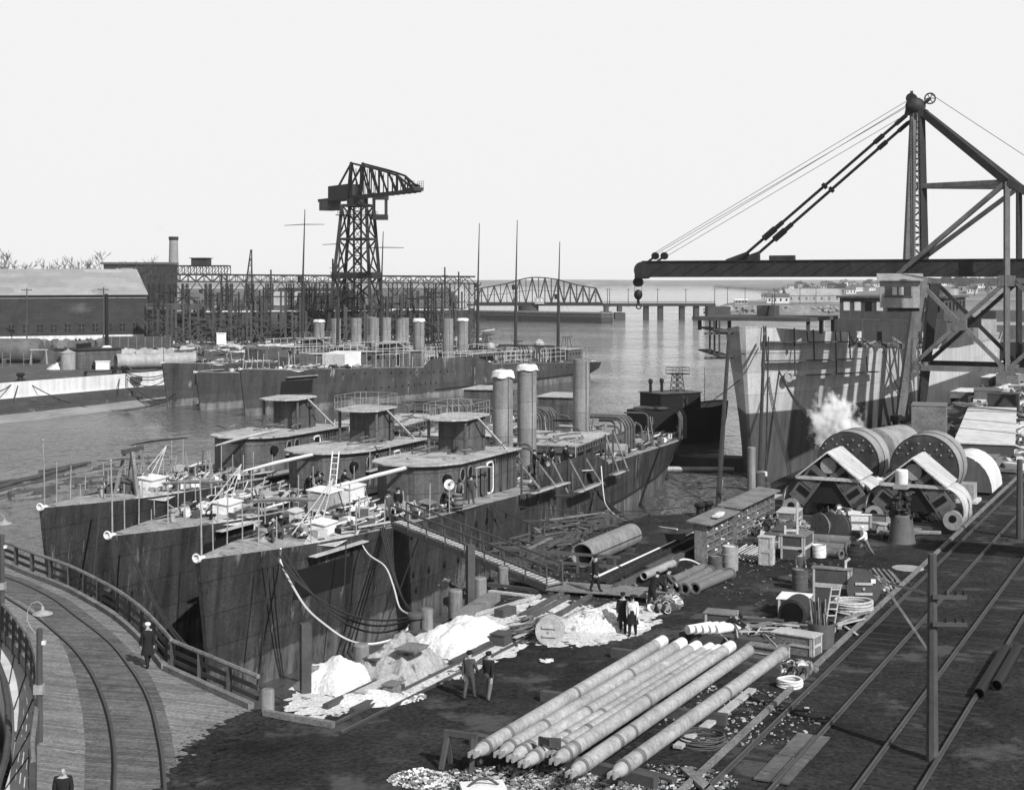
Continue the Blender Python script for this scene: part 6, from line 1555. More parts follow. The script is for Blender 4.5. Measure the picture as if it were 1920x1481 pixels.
fitheap('hose_fittings', G(1250, 1140), 1.4, .6, .35, 70, 'scattered hose fittings near the two stooping men', 4)
fitheap('pipe_scrap', G(1495, 1262), .9, .6, .18, 40, 'small scraps of pale pipe beside the track', 5)
# rod bundle
T = thing('rod_bundle', 'bundle of thin pale rods and tubes lying before the pigeonhole rack', 'rods', G(1400, 1045), RZQ)
rr = random.Random(4)
for i in range(26):
    y = -.9+i*.07; z = .06+.08*(i % 3); x0 = rr.uniform(-1.6, -1.0); mb = MB(); mb.cyl((x0, y, z), (x0+rr.uniform(3.2, 4.4), y+rr.uniform(-.1, .1), z), .035, None, 6); part('rod', mb, M['wood_l'] if i % 3 else M['pipe_d'], T)
for i, (a, b, z, l) in enumerate((((1702, 998), (1764, 999), .16, 'dark log lying on the ground right of the pump engine'), ((1712, 992), (1778, 992), .14, 'second log lying behind the dark log by the right boiler'))):
    mb = MB(); mb.cyl(gp(*a, z), gp(*b, z), .15, .13, 9); solow('log', mb, M['wood_d'] if i else M['wood'], l, 'log')
T = thing('plinth', 'concrete plinth between the right big boiler and the track', 'plinth', G(1813, 940), RZQ)
mb = MB(); mb.bbox(-.7, .7, -.55, .55, 0, 1.25); part('block', mb, M['tank_l'], T)
mb = MB(); mb.bbox(-1.0, 1.0, -.8, .8, -.1, .2); part('footing', mb, M['conc'], T)

# middle group: boards, reel, drum of rods
crate(1560, 1128, (.5, 1.75, 1.55), 'tall dark boarded case standing upright behind the ladder bin', 'wood_d', .1, lid='wood')
mb = MB(); mb.bar((0, 0, 0), (.1, .15, 1.95), .16, .1); mb.bar((.1, .15, 1.9), (.3, .15, 2.05), .1, .1); solo('plank_post', mb, M['wood_l'], 'fresh plank leaning upright against the dark boarded case', 'plank', G(1583, 1130), 0)
reel(G(1617, 1132), RZQ+rad(-68), .78, .7, 'big solid cable reel with a white label and two cleats', None, m='wood_d')
mb = MB(); mb.bar((0, 0, 0), (.22, 0, 0), .01, .2); solo('paper_label', mb, M['white'], 'white paper label on the big solid reel', 'label', G(1617, 1132)+V((.28, -.47, 1.15)), 0)
T = thing('rod_bin', 'dark iron bin full of rods with a small ladder sticking out', 'bin', G(1540, 1212), 0)
mb = MB(); mb.lathe([(.5, 0), (.56, 1.0), (.52, 1.0), (.5, .2), (0, .2)], n=20); part('shell', mb, M['casing'], T)
rr = random.Random(8)
for i in range(24):
    w = rr.random()*6.28; r = rr.random()*.42; mb = MB(); mb.cyl((r*math.cos(w), r*math.sin(w), .3), (1.25*r*math.cos(w)+rr.uniform(-.15, .15), 1.25*r*math.sin(w), rr.uniform(1.3, 2.0)), .025, None, 5); part('rod', mb, M['iron_l'] if i % 2 else M['rust'], T)
mb = MB(); L0 = V((.1, -.1, .6)); D_ = V((.16, 0, 1)).normalized()
for s in (0, .36): mb.cyl(L0+V((s, 0, 0)), L0+V((s, 0, 0))+D_*1.9, .035)
for i in range(5): q = L0+D_*(.7+.27*i); mb.cyl(q, q+V((.36, 0, 0)), .03)
solo('small_ladder', mb, M['wood_l'], 'small pale ladder standing in the rod bin', 'ladder', G(1540, 1212))
drum(1500, 1105, .38, 1.0, 'dark open drum with the man behind it', 'rust')
crate(1490, 1150, (1.4, 1.3, .75), 'work bench box with a white slanting top', 'wood_d', .1, lid='white')
T = thing('boiler_shell', 'short dark drum lying on its side behind the rod bin', 'drum', G(1492, 1172), RZQ)
mb = MB(); mb.lathe([(.5, 0), (.62, .03), (.62, 1.3), (.5, 1.33)], (-.6, 0, .62), (1, 0, 0), 22); part('shell', mb, M['steel'], T)
mb = MB(); mb.lathe([(0, -.01), (.5, -.01)], (-.6, 0, .62), (1, 0, 0), 20); part('end', mb, M['black'], T)
crate(1494, 1222, (.9, 1.75, .75), 'long pale topped crate before the rod bin', 'wood', -.15, lid='wood_l')
crate(1352, 1190, (.9, 1.25, .95), 'weathered box behind the bending man', 'wood_d', .1, lid='wood')
# plank pile (each board a part)
T = thing('plank_pile', 'untidy pile of short boards between box and iron bin', 'planks', G(1422, 1180), RZQ)
for i in range(30):
    w = rr.gauss(-.9, .35); Ln = rr.uniform(1.2, 2.6); c = V((rr.uniform(-1.1, 1.1), rr.uniform(-1.5, 1.3), .06+.045*(i//4))); d = V((math.cos(w), math.sin(w), rr.uniform(-.03, .03)))*Ln/2
    mb = MB(); mb.bar(c-d, c+d, rr.uniform(.15, .32), .04); part('board', mb, M[rr.choice(('wood', 'wood', 'wood_l', 'wood_d'))], T)
T = thing('board_stack', 'flat boards and a ladder frame lying beside the track timber', 'planks', G(1595, 1175), RZQ)
for i in range(12):
    w = rr.gauss(0, .3); Ln = rr.uniform(1.2, 2.6); c = V((rr.uniform(-2, 2), rr.uniform(-.5, .5), .05+.02*i)); d = V((math.cos(w), math.sin(w), 0))*Ln/2
    mb = MB(); mb.bar(c-d, c+d, rr.uniform(.1, .3), .035); part('board', mb, M[rr.choice(('wood_l', 'wood', 'iron_l'))], T)
T = thing('timber_bundle', 'bundle of rough timbers behind the big solid reel', 'timber', G(1660, 1085), RZQ)
for i in range(9): c = V((0, -.5+.13*i, .08+.1*(i % 2))); mb = MB(); mb.bar(c-V((1.2+.1*(i % 3), .5, 0)), c+V((1.3, .5, 0)), .12); part('timber', mb, M['wood'], T)
mb = MB(); mb.lathe([(0, .05), (.8, .05), (.82, .02), (.8, 0)], (0, 0, 0), None, 30); solo('round_plate', mb, M['tank_l'], 'thin round plate lying flat near the utility pole', 'plate', G(1702, 1066))
# trough with white cylinders
T = thing('long_trough', 'long dark trough at the far ends of the spars', 'trough', G(1335, 1212), RZQ)
mb = MB(); mb.bbox(-.35, .35, -2.9, 1.3, 0, .55); part('body', mb, M['wood_d'], T)
for y in (-2.4, -.8, .9): mb = MB(); mb.bbox(-.42, -.352, y-.08, y+.08, 0, .56); part('cleat', mb, M['black'], T)
for i in range(5): 
    c = G(1288+i*13, 1183, .75)+V((.05, .2, 0)); mb = MB(); mb.lathe([(.15, 0), (.19, 0), (.19, 1.25), (.15, 1.25), (.15, .1), (0, .1)], c, V((.75, .5, 0)), 14)
    solow('white_cylinder', mb, M['white'], 'white cylinder lying in the row on the long trough', 'cylinder', 'white cylinders on the long trough')
rr = random.Random(12)
T = thing('loose_rods', 'loose pale rods and pipes strewn over the trough end', 'rods', G(1405, 1212), RZQ)
for i in range(22):
    w = rr.gauss(.1, .7); Ln = rr.uniform(.7, 1.9); c = V((rr.uniform(-.9, .9), rr.uniform(-1.6, 1.0), .5+.03*i*.3)); d = V((math.cos(w), math.sin(w), rr.uniform(-.1, .1)))*Ln/2; mb = MB(); mb.cyl(c-d, c+d, .03, None, 5); part('rod', mb, M['wood_l'] if i % 2 else M['rust'], T)
crate(1440, 1232, (.8, 1.5, .45), 'low wooden box at the end of the last spars', 'wood', -.1)

# ------------------------------------------------------------ eight spars on bolsters
ends = [((890, 1412), (1245, 1200)), ((938, 1412), (1281, 1204)), ((962, 1420), (1309, 1210)), ((984, 1430), (1334, 1213)), ((1036, 1412), (1349, 1217)), ((1042, 1425), (1372, 1210)), ((1072, 1449), (1405, 1218)), ((1151, 1451), (1469, 1222))]
lab = ['first spar from the left, lying apart at the road side', 'second spar from the left in the row', 'third spar from the left in the row', 'fourth spar from the left, sunk lower in the row', 'fifth spar from the left, its near end set back', 'sixth spar, marked with dark bands near its end', 'seventh spar, lying apart to the right', 'eighth spar, rightmost and nearest the tracks']
for i, ((a, b), l) in enumerate(zip(ends, lab)):
    p, q = gp(*a, .62), gp(*b, .62); d = (q-p).normalized(); Ln = (q-p).length; r = .235 if i != 3 else .22
    T = thing('spar', l, 'spar', V((p.x, p.y, 0)), 0, 'spars lying on the quay')
    mb = MB(); mb.lathe([(r*.9, 1.0), (r, 1.0), (r*1.0, Ln-1.6), (r*.95, Ln-.9), (0, Ln-.9)], p, d, 18); sp = partw('shaft', mb, M['pipe'], T)
    mb = MB(); mb.lathe([(0, .0), (r*.42, .0), (r*.5, .1), (r*.86, .3), (r*.9, 1.02)], p, d, 16); hd = partw('tapered_end', mb, M['tank_l'], T)
    s = d.cross(V((0, 0, 1))).normalized()
    for k in (-1, 1): mb = MB(); mb.bar(p+s*(k*.09)-d*.22, p+s*(k*.09)+d*.1, .06, .16); partw('fork', mb, M['iron_l'], hd)
    u1, u2, u3 = 2.0+1.1*math.sin(i*2.3), Ln*(.45+.2*math.sin(i*1.9)), .2+.25*abs(math.sin(i*3.1))
    for pr in ([(r*.9, .58), (r*1.08, .6), (r*1.08, .7), (r*.9, .72)], [(r, u1), (r*1.03, u1+.01), (r*1.03, u1+u3), (r, u1+u3+.01)], [(r, u2), (r*1.02, u2), (r*1.02, u2+.18), (r, u2+.18)]): mb = MB(); mb.lathe(pr, p, d, 16); partw('band', mb, M['pipe_d'], sp)
    mb = MB(); mb.lathe([(r*.95, Ln-.91), (r*1.0, Ln-.9), (r*1.0, Ln-.1), (r*.8, Ln), (0, Ln)], p, d, 16)
    if i in (0, 1, 2, 3, 4, 5): partw('white_end', mb, M['white'], T)
    else: partw('plain_end', mb, M['pipe'], T)
for i, (a, b, l) in enumerate((((850, 1462), (1250, 1475), 'near timber bolster under the spars'), ((1010, 1335), (1420, 1395), 'middle timber bolster under the spars'), ((1160, 1250), (1500, 1290), 'far timber bolster under the spars'))):
    p, q = G(*a), G(*b); p, q = V((ends and gp(905+i*130, 1398-i*82, 0).x, gp(905+i*130, 1398-i*82, 0).y, 0)), None
    q = p+VR*(6.4)+U*(-1.2 if i == 0 else .2); mb = MB(); mb.bar(p-VR*.4+V((0, 0, .19)), q+V((0, 0, .19)), .3, .36); solow('bolster', mb, M['wood_d'], l, 'timber', 'bolsters under the spars')
sawhorse(G(864, 1440), rad(-22), 'dark timber horse at the near end of the first spar', 1.1, 1.05, 'wood_d', None, .13)
mb = MB(); mb.bar((-.35, 0, 0), (.35, .05, 0), .06, .3); mb.bar((-.3, 0, .08), (.1, -.3, .1), .05, .2); solo('timber_offcut', mb, M['wood_d'], 'crossed dark offcuts lying on the near ends of the spars', 'timber', gp(1030, 1392, .95), rad(-15))
for i, (a, b, w, l, m) in enumerate((((1411, 1292), (1318, 1365), .3, 'long pale plank lying between last spar and track', 'wood_l'), ((1270, 1400), (1300, 1375), .3, 'short plank by the wire coil', 'wood_l'), ((1180, 1440), (1265, 1462), .3, 'dark plank under the ends of the last spars', 'wood_d'), ((1240, 1335), (1330, 1350), .25, 'dark plank crossing under the seventh spar', 'wood_d'), ((1285, 1440), (1330, 1481), .35, 'plank at the lower frame edge beside the track', 'wood'), ((1390, 1240), (1450, 1262), .25, 'dark plank behind the eighth spar', 'wood_d'))):
    mb = MB(); mb.bar(gp(*a, .12), gp(*b, .12), w, .1); solow('plank', mb, M[m], l, 'plank', 'loose planks near the spars')
# chips
def chips(c, rx, ry, n, h, nm, label, m=('white', 'wood_l', 'wood')):
    mb = MB(); rr = random.Random(n)
    for i in range(n):
        f = rr.random()**.55; w = rr.random()*6.283; x, y = rx*f*math.cos(w), ry*f*math.sin(w); s = rr.uniform(.015, .06)*rr.choice((1, 1, 1.9)); mb.mi = rr.choice((0, 1, 2))
        mb.box(c+V((x, y, .02+h*max(0, 1-f)*rr.random())), (s*1.6, s, s*.5), Matrix.Rotation(rr.random()*3, 3, 'Z') @ Matrix.Rotation(rr.uniform(-.7, .7), 3, 'X'))
    return stuff(nm, mb, [M[k] for k in m], label)
chips(G(790, 1462), 1.0, .8, 700, .35, 'wood_chips', 'pale heap of wood chips near the lower frame edge')
chips(G(1010, 1470), 3.8, 1.7, 2600, .05, 'wood_shavings', 'pale chips and shavings spread below the spar ends', ('wood_l', 'wood', 'tank'))
chips(G(1220, 1465), 2.6, 1.5, 800, .05, 'chip_litter', 'sparse chips and scraps beside the last spars', ('wood_l', 'wood', 'rust'))
chips(G(1380, 1340), 3.0, 3.5, 500, .04, 'ground_scraps', 'scraps of wood and iron beside the track timber', ('wood_l', 'rust', 'iron_l'))
chips(G(1050, 1100), 6, 7, 900, .05, 'quay_scraps', 'scraps of wood and iron over the quay by the gangway', ('wood', 'rust', 'wood_d'))
chips(G(1500, 1080), 6, 8, 500, .03, 'road_scraps', 'scraps and dirt on the quay road', ('wood_d', 'rust', 'wood'))
chips(G(1085, 1005), 2.6, 7.5, 500, .08, 'bark_litter', 'dark bark and scrap strewn between hull and big pipe', ('rust', 'wood_d', 'wood'))
chips(G(715, 1308), 1.6, .9, 900, .16, 'lime_lumps', 'white lumps of lime at the quay corner', ('lime', 'white', 'tank_l'))
T = thing('curved_board', 'white curved board frame cut by the lower frame edge', 'frame', gp(905, 1478, .1), rad(10))
mb = MB(); mb.bbox(-.65, .65, -.35, .35, 0, .12); part('board', mb, M['white'], T)
mb = MB(); mb.tube([(-.45+.9*i/10, -.1, .13+.22*math.sin(math.pi*i/10)) for i in range(11)], .04, 5); part('hoop', mb, M['wood_d'], T)

# ------------------------------------------------------------ quay edge at the near destroyer
T = thing('large_pipe', 'large pale funnel section lying on the quay below the near destroyer', 'pipe', G(1090, 1062), 0)
p, q = gp(1091, 1041, .66), gp(1184, 1002, .66); d = q-p; Ln = d.length
mb = MB(); mb.lathe([(.57, 0), (.63, 0), (.63, Ln), (.57, Ln), (.57, 0)], p, d, 30); sh = partw('shell', mb, M['funnel'], T)
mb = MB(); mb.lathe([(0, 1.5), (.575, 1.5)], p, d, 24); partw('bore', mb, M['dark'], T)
s = d.cross(V((0, 0, 1))).normalized(); dn = d.normalized()
mb = MB()
for i in range(6): c = p+dn*(.9+i*1.1)+(V((0, 0, 1))*.9+s*-.35).normalized()*.64; mb.bar(c, c+dn*.3, .08, .05)
mb.bar(p+s*.635+V((0, 0, .05)), q+s*.635+V((0, 0, .05)), .03, .05); partw('cleats', mb, M['steel'], sh)
for f in (.2, .8): c = p+d*f; mb = MB(); mb.bar(c-s*.7-V((0, 0, .57)), c+s*.7-V((0, 0, .57)), .3, .18); partw('chock', mb, M['wood_d'], T)
# gangway
a, b = V((-6.05, 76.6, 2.05)), gp(1040, 1100, .28); dg = (b-a); sg_ = dg.cross(V((0, 0, 1))).normalized()
T = thing('gangway', 'long sloping gangway with cleated boards and handrails up to the near destroyer', 'gangway', b, 0)
mb = MB()
for s in (-.55, .55): mb.bar(a+sg_*s, b+sg_*s, .12, .3)
partw('stringers', mb, M['wood_d'], T)
mb = MB(); mb.bar(a+V((0, 0, .12)), b+V((0, 0, .12)), 1.0, .05); tr = partw('tread', mb, M['wood'], T)
mb = MB()
for i in range(40): c = a+dg*((i+.5)/40)+V((0, 0, .16)); mb.bar(c-sg_*.45, c+sg_*.45, .06, .04)
partw('cleats', mb, M['wood_l'], tr)
for s in (-.58, .58):
    for z in (.55, 1.05): mb = MB(); mb.bar(a+sg_*s+V((0, 0, z)), b+sg_*s+V((0, 0, z)), .07, .08); partw('handrail', mb, M['wood_d'], T)
    for i in range(9): c = a+dg*(i/8.0)+sg_*s*1.0; mb = MB(); mb.bar(c, c+V((0, 0, 1.08)), .08); partw('baluster', mb, M['wood_d'], T)
# landing and low barriers
T = thing('landing', 'grey plank landing at the foot of the gangway', 'platform', G(1105, 1112), rad(-18))
mb = MB()
for i in range(7): mb.bbox(-1.9, 2.5, -.95+i*.28, -.7+i*.28, .2, .27)
part('boards', mb, M['wood'], T)
mb = MB(); mb.add([(2.5, -.95, .2), (4.2, -.95, .01), (4.2, 1.0, .01), (2.5, 1.0, .2), (2.5, -.95, .27), (4.2, -.95, .06), (4.2, 1.0, .06), (2.5, 1.0, .27)], [(3, 2, 1, 0), (4, 5, 6, 7), (0, 1, 5, 4), (1, 2, 6, 5), (2, 3, 7, 6), (3, 0, 4, 7)]); part('ramp', mb, M['wood'], T)
mb = MB(); mb.bbox(-1.8, -1.5, -.9, .9, 0, .198); mb.bbox(2.2, 2.45, -.9, .9, 0, .198); part('bearers', mb, M['wood_d'], T)
T = thing('barrier', 'dark timber barrier with sloping rails behind the gangway foot', 'railing', G(1030, 1075), rad(-12))
for i in range(7): mb = MB(); mb.bar((-2.4+i*.95, .1*i, 0), (-2.4+i*.95, .1*i, 1.15-.04*i), .12); part('post', mb, M['wood_d'], T)
for z in (.55, 1.05): mb = MB(); mb.bar((-2.8, 0, z+.15), (3.6, .6, z-.2), .1, .14); part('rail', mb, M['wood_d'], T)
# girder / long channel and white pipe on the quay
mb = MB(); mb.cyl(gp(1112, 1086, .3), gp(1300, 1000, .3), .1, None, 10); solow('long_pipe', mb, M['white'], 'long thin white pipe lying along the quay right of the funnel section', 'pipe')
T = thing('channel_girder', 'long flat steel girder with rivet holes beside the thin white pipe', 'girder', G(1135, 1088), 0)
p, q = gp(1128, 1090, .25), gp(1308, 1004, .25); d = q-p; s = d.cross(V((0, 0, 1))).normalized()
mb = MB(); mb.bar(p, q, .5, .06); mb.bar(p+s*.25, q+s*.25, .05, .3); mb.bar(p-s*.25, q-s*.25, .05, .3); partw('web', mb, M['steel'], T)
mb = MB()
for i in range(22): c = p+d*((i+.5)/22)+V((0, 0, .035)); mb.bar(c-s*.12, c+s*.12, .16, .012)
partw('holes', mb, M['dark'], T)
mb = MB(); mb.bar(gp(1150, 1105, .15), gp(1318, 1022, .15), .28, .3); solow('steel_beam', mb, M['rust'], 'dark steel beam lying between girder and pipe stack', 'beam')
mb = MB(); mb.bar(gp(1205, 1062, .08), gp(1270, 1032, .08), 1.3, .06); solow('steel_plate', mb, M['tank'], 'flat grey plate lying on the girder line', 'plate')
pipe(gp(1207, 1080, .4), gp(1262, 1056, .4), .2, 'short white pipe with a flange behind the two stooping men', 'tank_l', False)
for i, (a, b, l) in enumerate((((1258, 1090), (1318, 1064), 'leftmost dark pipe of the flanged four'), ((1268, 1103), (1330, 1070), 'second dark pipe of the flanged four'), ((1283, 1104), (1352, 1074), 'third dark pipe of the flanged four'), ((1303, 1103), (1370, 1075), 'rightmost dark pipe with the clear flange'))): pipe(gp(*a, .26), gp(*b, .26), .23, l, 'pipe_d', True, 'flanged pipes on the quay')
crate(1237, 1130, (.8, 1.1, .55), 'small box beside the two stooping men', 'wood', .1)
crate(1335, 1010, (.6, .5, .9), 'dark narrow locker against the nearer shelf rack', 'wood_d', 0)
reel(G(1032, 1207), RZQ+rad(-75), .58, .55, 'tilted cable reel with a pale cleated flange in the middle of the quay', None, m='wood_l')
mb = MB(True); heap(mb, G(1120, 1172), 2.4, 1.5, .75, seed=11); solow('lime_heap', mb, M['lime'], 'broad white lime heap behind the cable reel', 'heap')
mb = MB(True); heap(mb, G(700, 1312), 1.5, .9, .4, seed=13); solow('lime_pile', mb, M['lime'], 'low white lime pile at the quay corner', 'heap')
def tarp(c, sx, sy, h, label, m, seed, rz=RZQ, flat=.25):
    mb = MB(True); rows = []; n = 44
    for i in range(n+1):
        u = -1+2*i/n; row = []
        for j in range(n+1):
            v = -1+2*j/n; e = max(abs(u), abs(v)); k = 1 if e < flat else max(0, 1-((e-flat)/(1-flat))**1.3)
            fold = .12*noise.noise((u*3.1+seed, v*3.1, 1))+.07*math.sin(7*math.atan2(v, u)+seed)*e
            z = h*k*(1+.35*noise.noise((u*1.7+seed, v*1.7, 4)))+h*fold*(1-.6*(e > .97))+.16*h*abs(noise.noise((u*4+seed, v*4, 7)))*(1-e*.5)+.05*noise.noise((u*11, v*11+seed, 2)); row.append((u*sx*(1+.1*noise.noise((seed, v*2, 3))), v*sy*(1+.12*noise.noise((u*2, seed, 5))), max(.02, z)))
        rows.append(row)
    mb.grid(rows); return solo('tarpaulin', mb, M[m], label, 'tarpaulin', c, rz)
tarp(G(628, 1284), 1.35, 1.15, .85, 'crumpled white canvas over cargo nearest the quay corner', 'canvas', 1.3)
tarp(G(752, 1262), 1.8, 1.2, 1.25, 'stained grey tarpaulin draped over a tall stack in the middle', 'canvas_g', 4.2)
tarp(G(862, 1205), 2.6, 1.35, .9, 'wide white canvas over cargo behind the twin bollard', 'canvas', 7.7)
crate(772, 1218, (1.0, .8, .08), 'grey board lying on top of the stained tarpaulin', 'wood', 0, 'board', False, 1.12, name='board')
for i, (x, y, a, b, h, l, m) in enumerate(((712, 1298, 2.6, .35, .32, 'long timber before the grey tarpaulin', 'wood_l'), (735, 1308, .6, .4, .5, 'short upright block by the long timber', 'wood'), (940, 1208, .7, .6, .45, 'dark box at the end of the wide white canvas', 'wood_d'), (700, 1272, .5, .5, .75, 'small dark box under the edge of the tarpaulin', 'wood_d'))): crate(x, y, (a, b, h), l, m, 0, 'timber' if i < 2 else 'box', False, name='timber_block' if i < 2 else 'box')
bollard(G(789, 1178), 'twin rusty bollard on the quay holding the near destroyer\'s lines', 1.15, True, 'a' and RZQ, None, 'rust')
# piles at the edge
for x, yb, yt, w, l, m, sq in ((580, 1300, 1170, .36, 'tall dark square pile rising from the water at the quay corner', 'wood_d', 1), (593, 1290, 1248, .3, 'short pale pile stump beside the tall square pile', 'timber', 0), (509, 1336, 1293, .25, 'small pale pile stump by the pier end', 'timber', 0), (684, 1256, 1208, .33, 'pale round pile stump where the white rope passes', 'timber', 0), (807, 1182, 1142, .28, 'pale pile stump behind the twin rusty bollard', 'timber', 0), (860, 1150, 1106, .34, 'pale pile stump left of the gangway', 'timber', 0), (906, 1127, 1083, .33, 'pale pile stump close under the gangway', 'timber', 0), (888, 1136, 1022, .34, 'tall dark pile carrying the gangway', 'wood_d', 1), (950, 1100, 1062, .3, 'short pile under the foot of the gangway', 'timber', 0)):
    c = G(x, yb); z1 = ZD(yt, c.y); mb = MB()
    if sq: mb.bbox(-w/2, w/2, -w/2, w/2, -7, z1)
    else: mb.lathe([(w, -7), (w*.95, z1-.06), (w*.8, z1), (0, z1)], n=12)
    solo('pile', mb, M[m], l, 'pile', c+V((-.15, .1, 0)), rad(20), 'piles along the quay edge')
# timbers, rails and boards along the edge
rr = random.Random(21)
for i, (a, b, w, h, m, l) in enumerate((((862, 1160), (925, 1118), .7, .35, 'wood', 'heavy squared timber on the quay edge left of the gangway'), ((868, 1160), (1012, 1118), .22, .22, 'pipe', 'long pale pole lying in front of the heavy timber'), ((975, 1155), (1062, 1108), .16, .2, 'rust', 'upper loose rail before the landing'), ((978, 1166), (1066, 1118), .16, .2, 'rust', 'middle loose rail before the landing'), ((1035, 1160), (1108, 1116), .16, .2, 'rust', 'lower loose rail running under the landing'), ((915, 1095), (1035, 1110), .16, .16, 'wood_d', 'dark pole along the gangway foot'), ((918, 1108), (1000, 1118), .3, .1, 'wood_l', 'pale board below the gangway foot'), ((925, 1082), (1000, 1092), .5, .08, 'wood_l', 'pale board under the sloping gangway'), ((935, 1150), (960, 1142), .5, .35, 'wood_d', 'dark block between pole and rails'))):
    mb = MB(); mb.bar(gp(*a, h/2+.02), gp(*b, h/2+.02), w, h) if m != 'pipe' else mb.cyl(gp(*a, h/2), gp(*b, h/2), .12, None, 8); solow('timber', mb, M[m], l, 'timber')
T = thing('quay_rail', 'light rail track laid along the quay past the white tarpaulins', 'railway track', G(760, 1315), 0)
for off in (0, .72):
    mb = MB(); a = G(640, 1377)-VR*off+U*(off*.5); mb.bar(a+V((0, 0, .07)), a+U*20+V((0, 0, .07)), .07, .1); partw('rail', mb, M['rail'], T)
mb = MB(); mb.bar(G(625, 1365)+V((0, 0, .12)), G(495, 1342)+V((0, 0, .12)), .2, .2); solow('edge_timber', mb, M['wood'], 'timber kerb closing the corner of the quay', 'timber')
for i, (x, y, l) in enumerate(((610, 1330, 'upper dark timber in the lime at the quay corner'), (660, 1338, 'lower dark timber in the lime at the quay corner'), (845, 1248, 'timber in the lime behind the walking pair'))):
    a = G(x, y); mb = MB(); mb.bar(a+V((0, 0, .1)), a+U*3.4+V((0, 0, .1)), .22, .18); solow('timber', mb, M['wood_d'], l, 'timber')
T = thing('scrap_wood', 'heap of splintered boards and rods left of the cable reel', 'scrap heap', G(985, 1185), RZQ)
for i in range(40):
    w = rr.gauss(-.2, .6); Ln = rr.uniform(.8, 2.6); c = V((rr.uniform(-1.8, 1.8), rr.uniform(-.9, .9), .05+.01*i)); d = V((math.cos(w), math.sin(w), rr.uniform(-.1, .1)))*Ln/2; mb = MB(); mb.bar(c-d, c+d, rr.uniform(.05, .2), .04); part('board', mb, M[rr.choice(('wood', 'rust', 'wood_d', 'wood_l'))], T)
mb = MB(); mb.box((0, 0, .03), (.45, .25, .06), Matrix.Rotation(.3, 3, 'Y')); mb.box((.2, .1, .04), (.3, .2, .08)); solo('white_rag', mb, M['canvas'], 'white rag lying alone on the dark quay', 'rag', G(1022, 1241), .2)

T = thing('board_raft', 'rough planks and timbers strewn between hull and funnel section', 'planks', G(1075, 1010), RZQ)
for i in range(44):
    w = rr.gauss(-.1, .5); Ln = rr.uniform(1.2, 5); c = V((rr.uniform(-6, 6), rr.uniform(-.8, 2.4), .05+.012*i)); d = V((math.cos(w), math.sin(w), 0))*Ln/2; mb = MB(); mb.bar(c-d, c+d, rr.uniform(.1, .35), .06); part('board', mb, M[rr.choice(('wood', 'rust', 'wood_d', 'wood_d'))], T)
# unseen plates and girder added off frame to shade the ship and the tracks
T = thing('shade_tower', 'unseen plated tower added to shade the cargo ship bow', 'tower', V((49, 121.5, 0)), 0)
A_, B_ = V((43.6, 116.2, 0)), V((53.2, 128.0, 0))
for f0, f1, zb, zt in ((-.05, .26, 20.5, 34), (.28, .56, 21, 33), (.6, .72, 20, 34), (.74, .9, 19.4, 32.5), (.93, 1.03, 19, 34)):
    mb = MB(); p, q = A_+(B_-A_)*f0, A_+(B_-A_)*f1; mb.add([(p.x, p.y, zb), (q.x, q.y, zb+.4), (q.x-.3, q.y-.3, zt), (p.x+.5, p.y+.5, zt), (p.x+.4, p.y-.4, zb), (q.x+.4, q.y-.4, zb+.4), (q.x+.1, q.y-.7, zt), (p.x+.9, p.y+.1, zt)], [(0, 1, 2, 3), (7, 6, 5, 4), (0, 4, 5, 1), (1, 5, 6, 2), (2, 6, 7, 3), (3, 7, 4, 0)]); partw('plating', mb, M['steel'], T)
for f in (.5, 1): p = A_+(B_-A_)*f; mb = MB(); mb.bar(V((p.x, p.y, 0)), V((p.x, p.y, 20)), .4); partw('leg', mb, M['steel'], T)
T = thing('shade_girder', 'unseen crane girder added to shade the tracks at the right', 'crane', V((44, 62, 0)), 0)
p = V((36.5, 62.8, 18)); mb = MB(); mb.bar(p, p+VR*16, 3.0, .8); partw('girder', mb, M['steel'], T)
mb = MB(); q = p+VR*15; mb.bar(V((q.x, q.y, 0)), q, .8); partw('leg', mb, M['steel'], T)
# ------------------------------------------------------------ tracks on the right
def track(x0, x1, label, n=46):
    a0, a1 = G(x0, 1481), G(x1, 1481); T = thing('railway_track', label, 'railway track', (a0+a1)/2, RZQ, 'railway tracks on the quay')
    w = (a1-a0).dot(VR)
    for s in (-w/2, w/2):
        mb = MB(); mb.bbox(-16, 240, -s-.035, -s+.035, .06, .17); rl = part('rail', mb, M['rail'], T); mb = MB(); mb.bbox(-16, 240, -s-.07, -s+.07, .045, .062); part('rail_foot', mb, M['rust'], rl)
    mb = MB()
    for i in range(230): x = -15+i*.85+R.uniform(-.05, .05); mb.bbox(x-.13, x+.13, -1.25+R.uniform(-.2, .2), 1.25+R.uniform(-.2, .2), -.02, R.uniform(-.006, .02))
    part('sleepers', mb, M['sleeper'], T, kind='stuff')
track(1330, 1449, 'nearer railway track running along the quay clutter')
track(1606, 1726, 'middle railway track crossing the dark lower right')
track(1960, 2080, 'outer railway track at the right frame edge')
mb = MB(); a = G(1284, 1481); mb.bar(a+U*-10+V((0, 0, .08)), a+U*90+V((0, 0, .08)), .16, .16); solow('track_kerb', mb, M['wood'], 'long straight timber kerb beside the nearer track', 'timber')
for i, (x, y, l) in enumerate(((1466, 1446, 'nearest pale board between the rails'), (1508, 1402, 'farther pale board between the rails'))):
    c = G(x, y); mb = MB(); mb.box((0, -.28, .07), (2.4, .5, .05)); mb.box((0, .28, .07), (2.4, .5, .05)); solo('track_boards', mb, M['tank'], l, 'boards', c, RZQ)
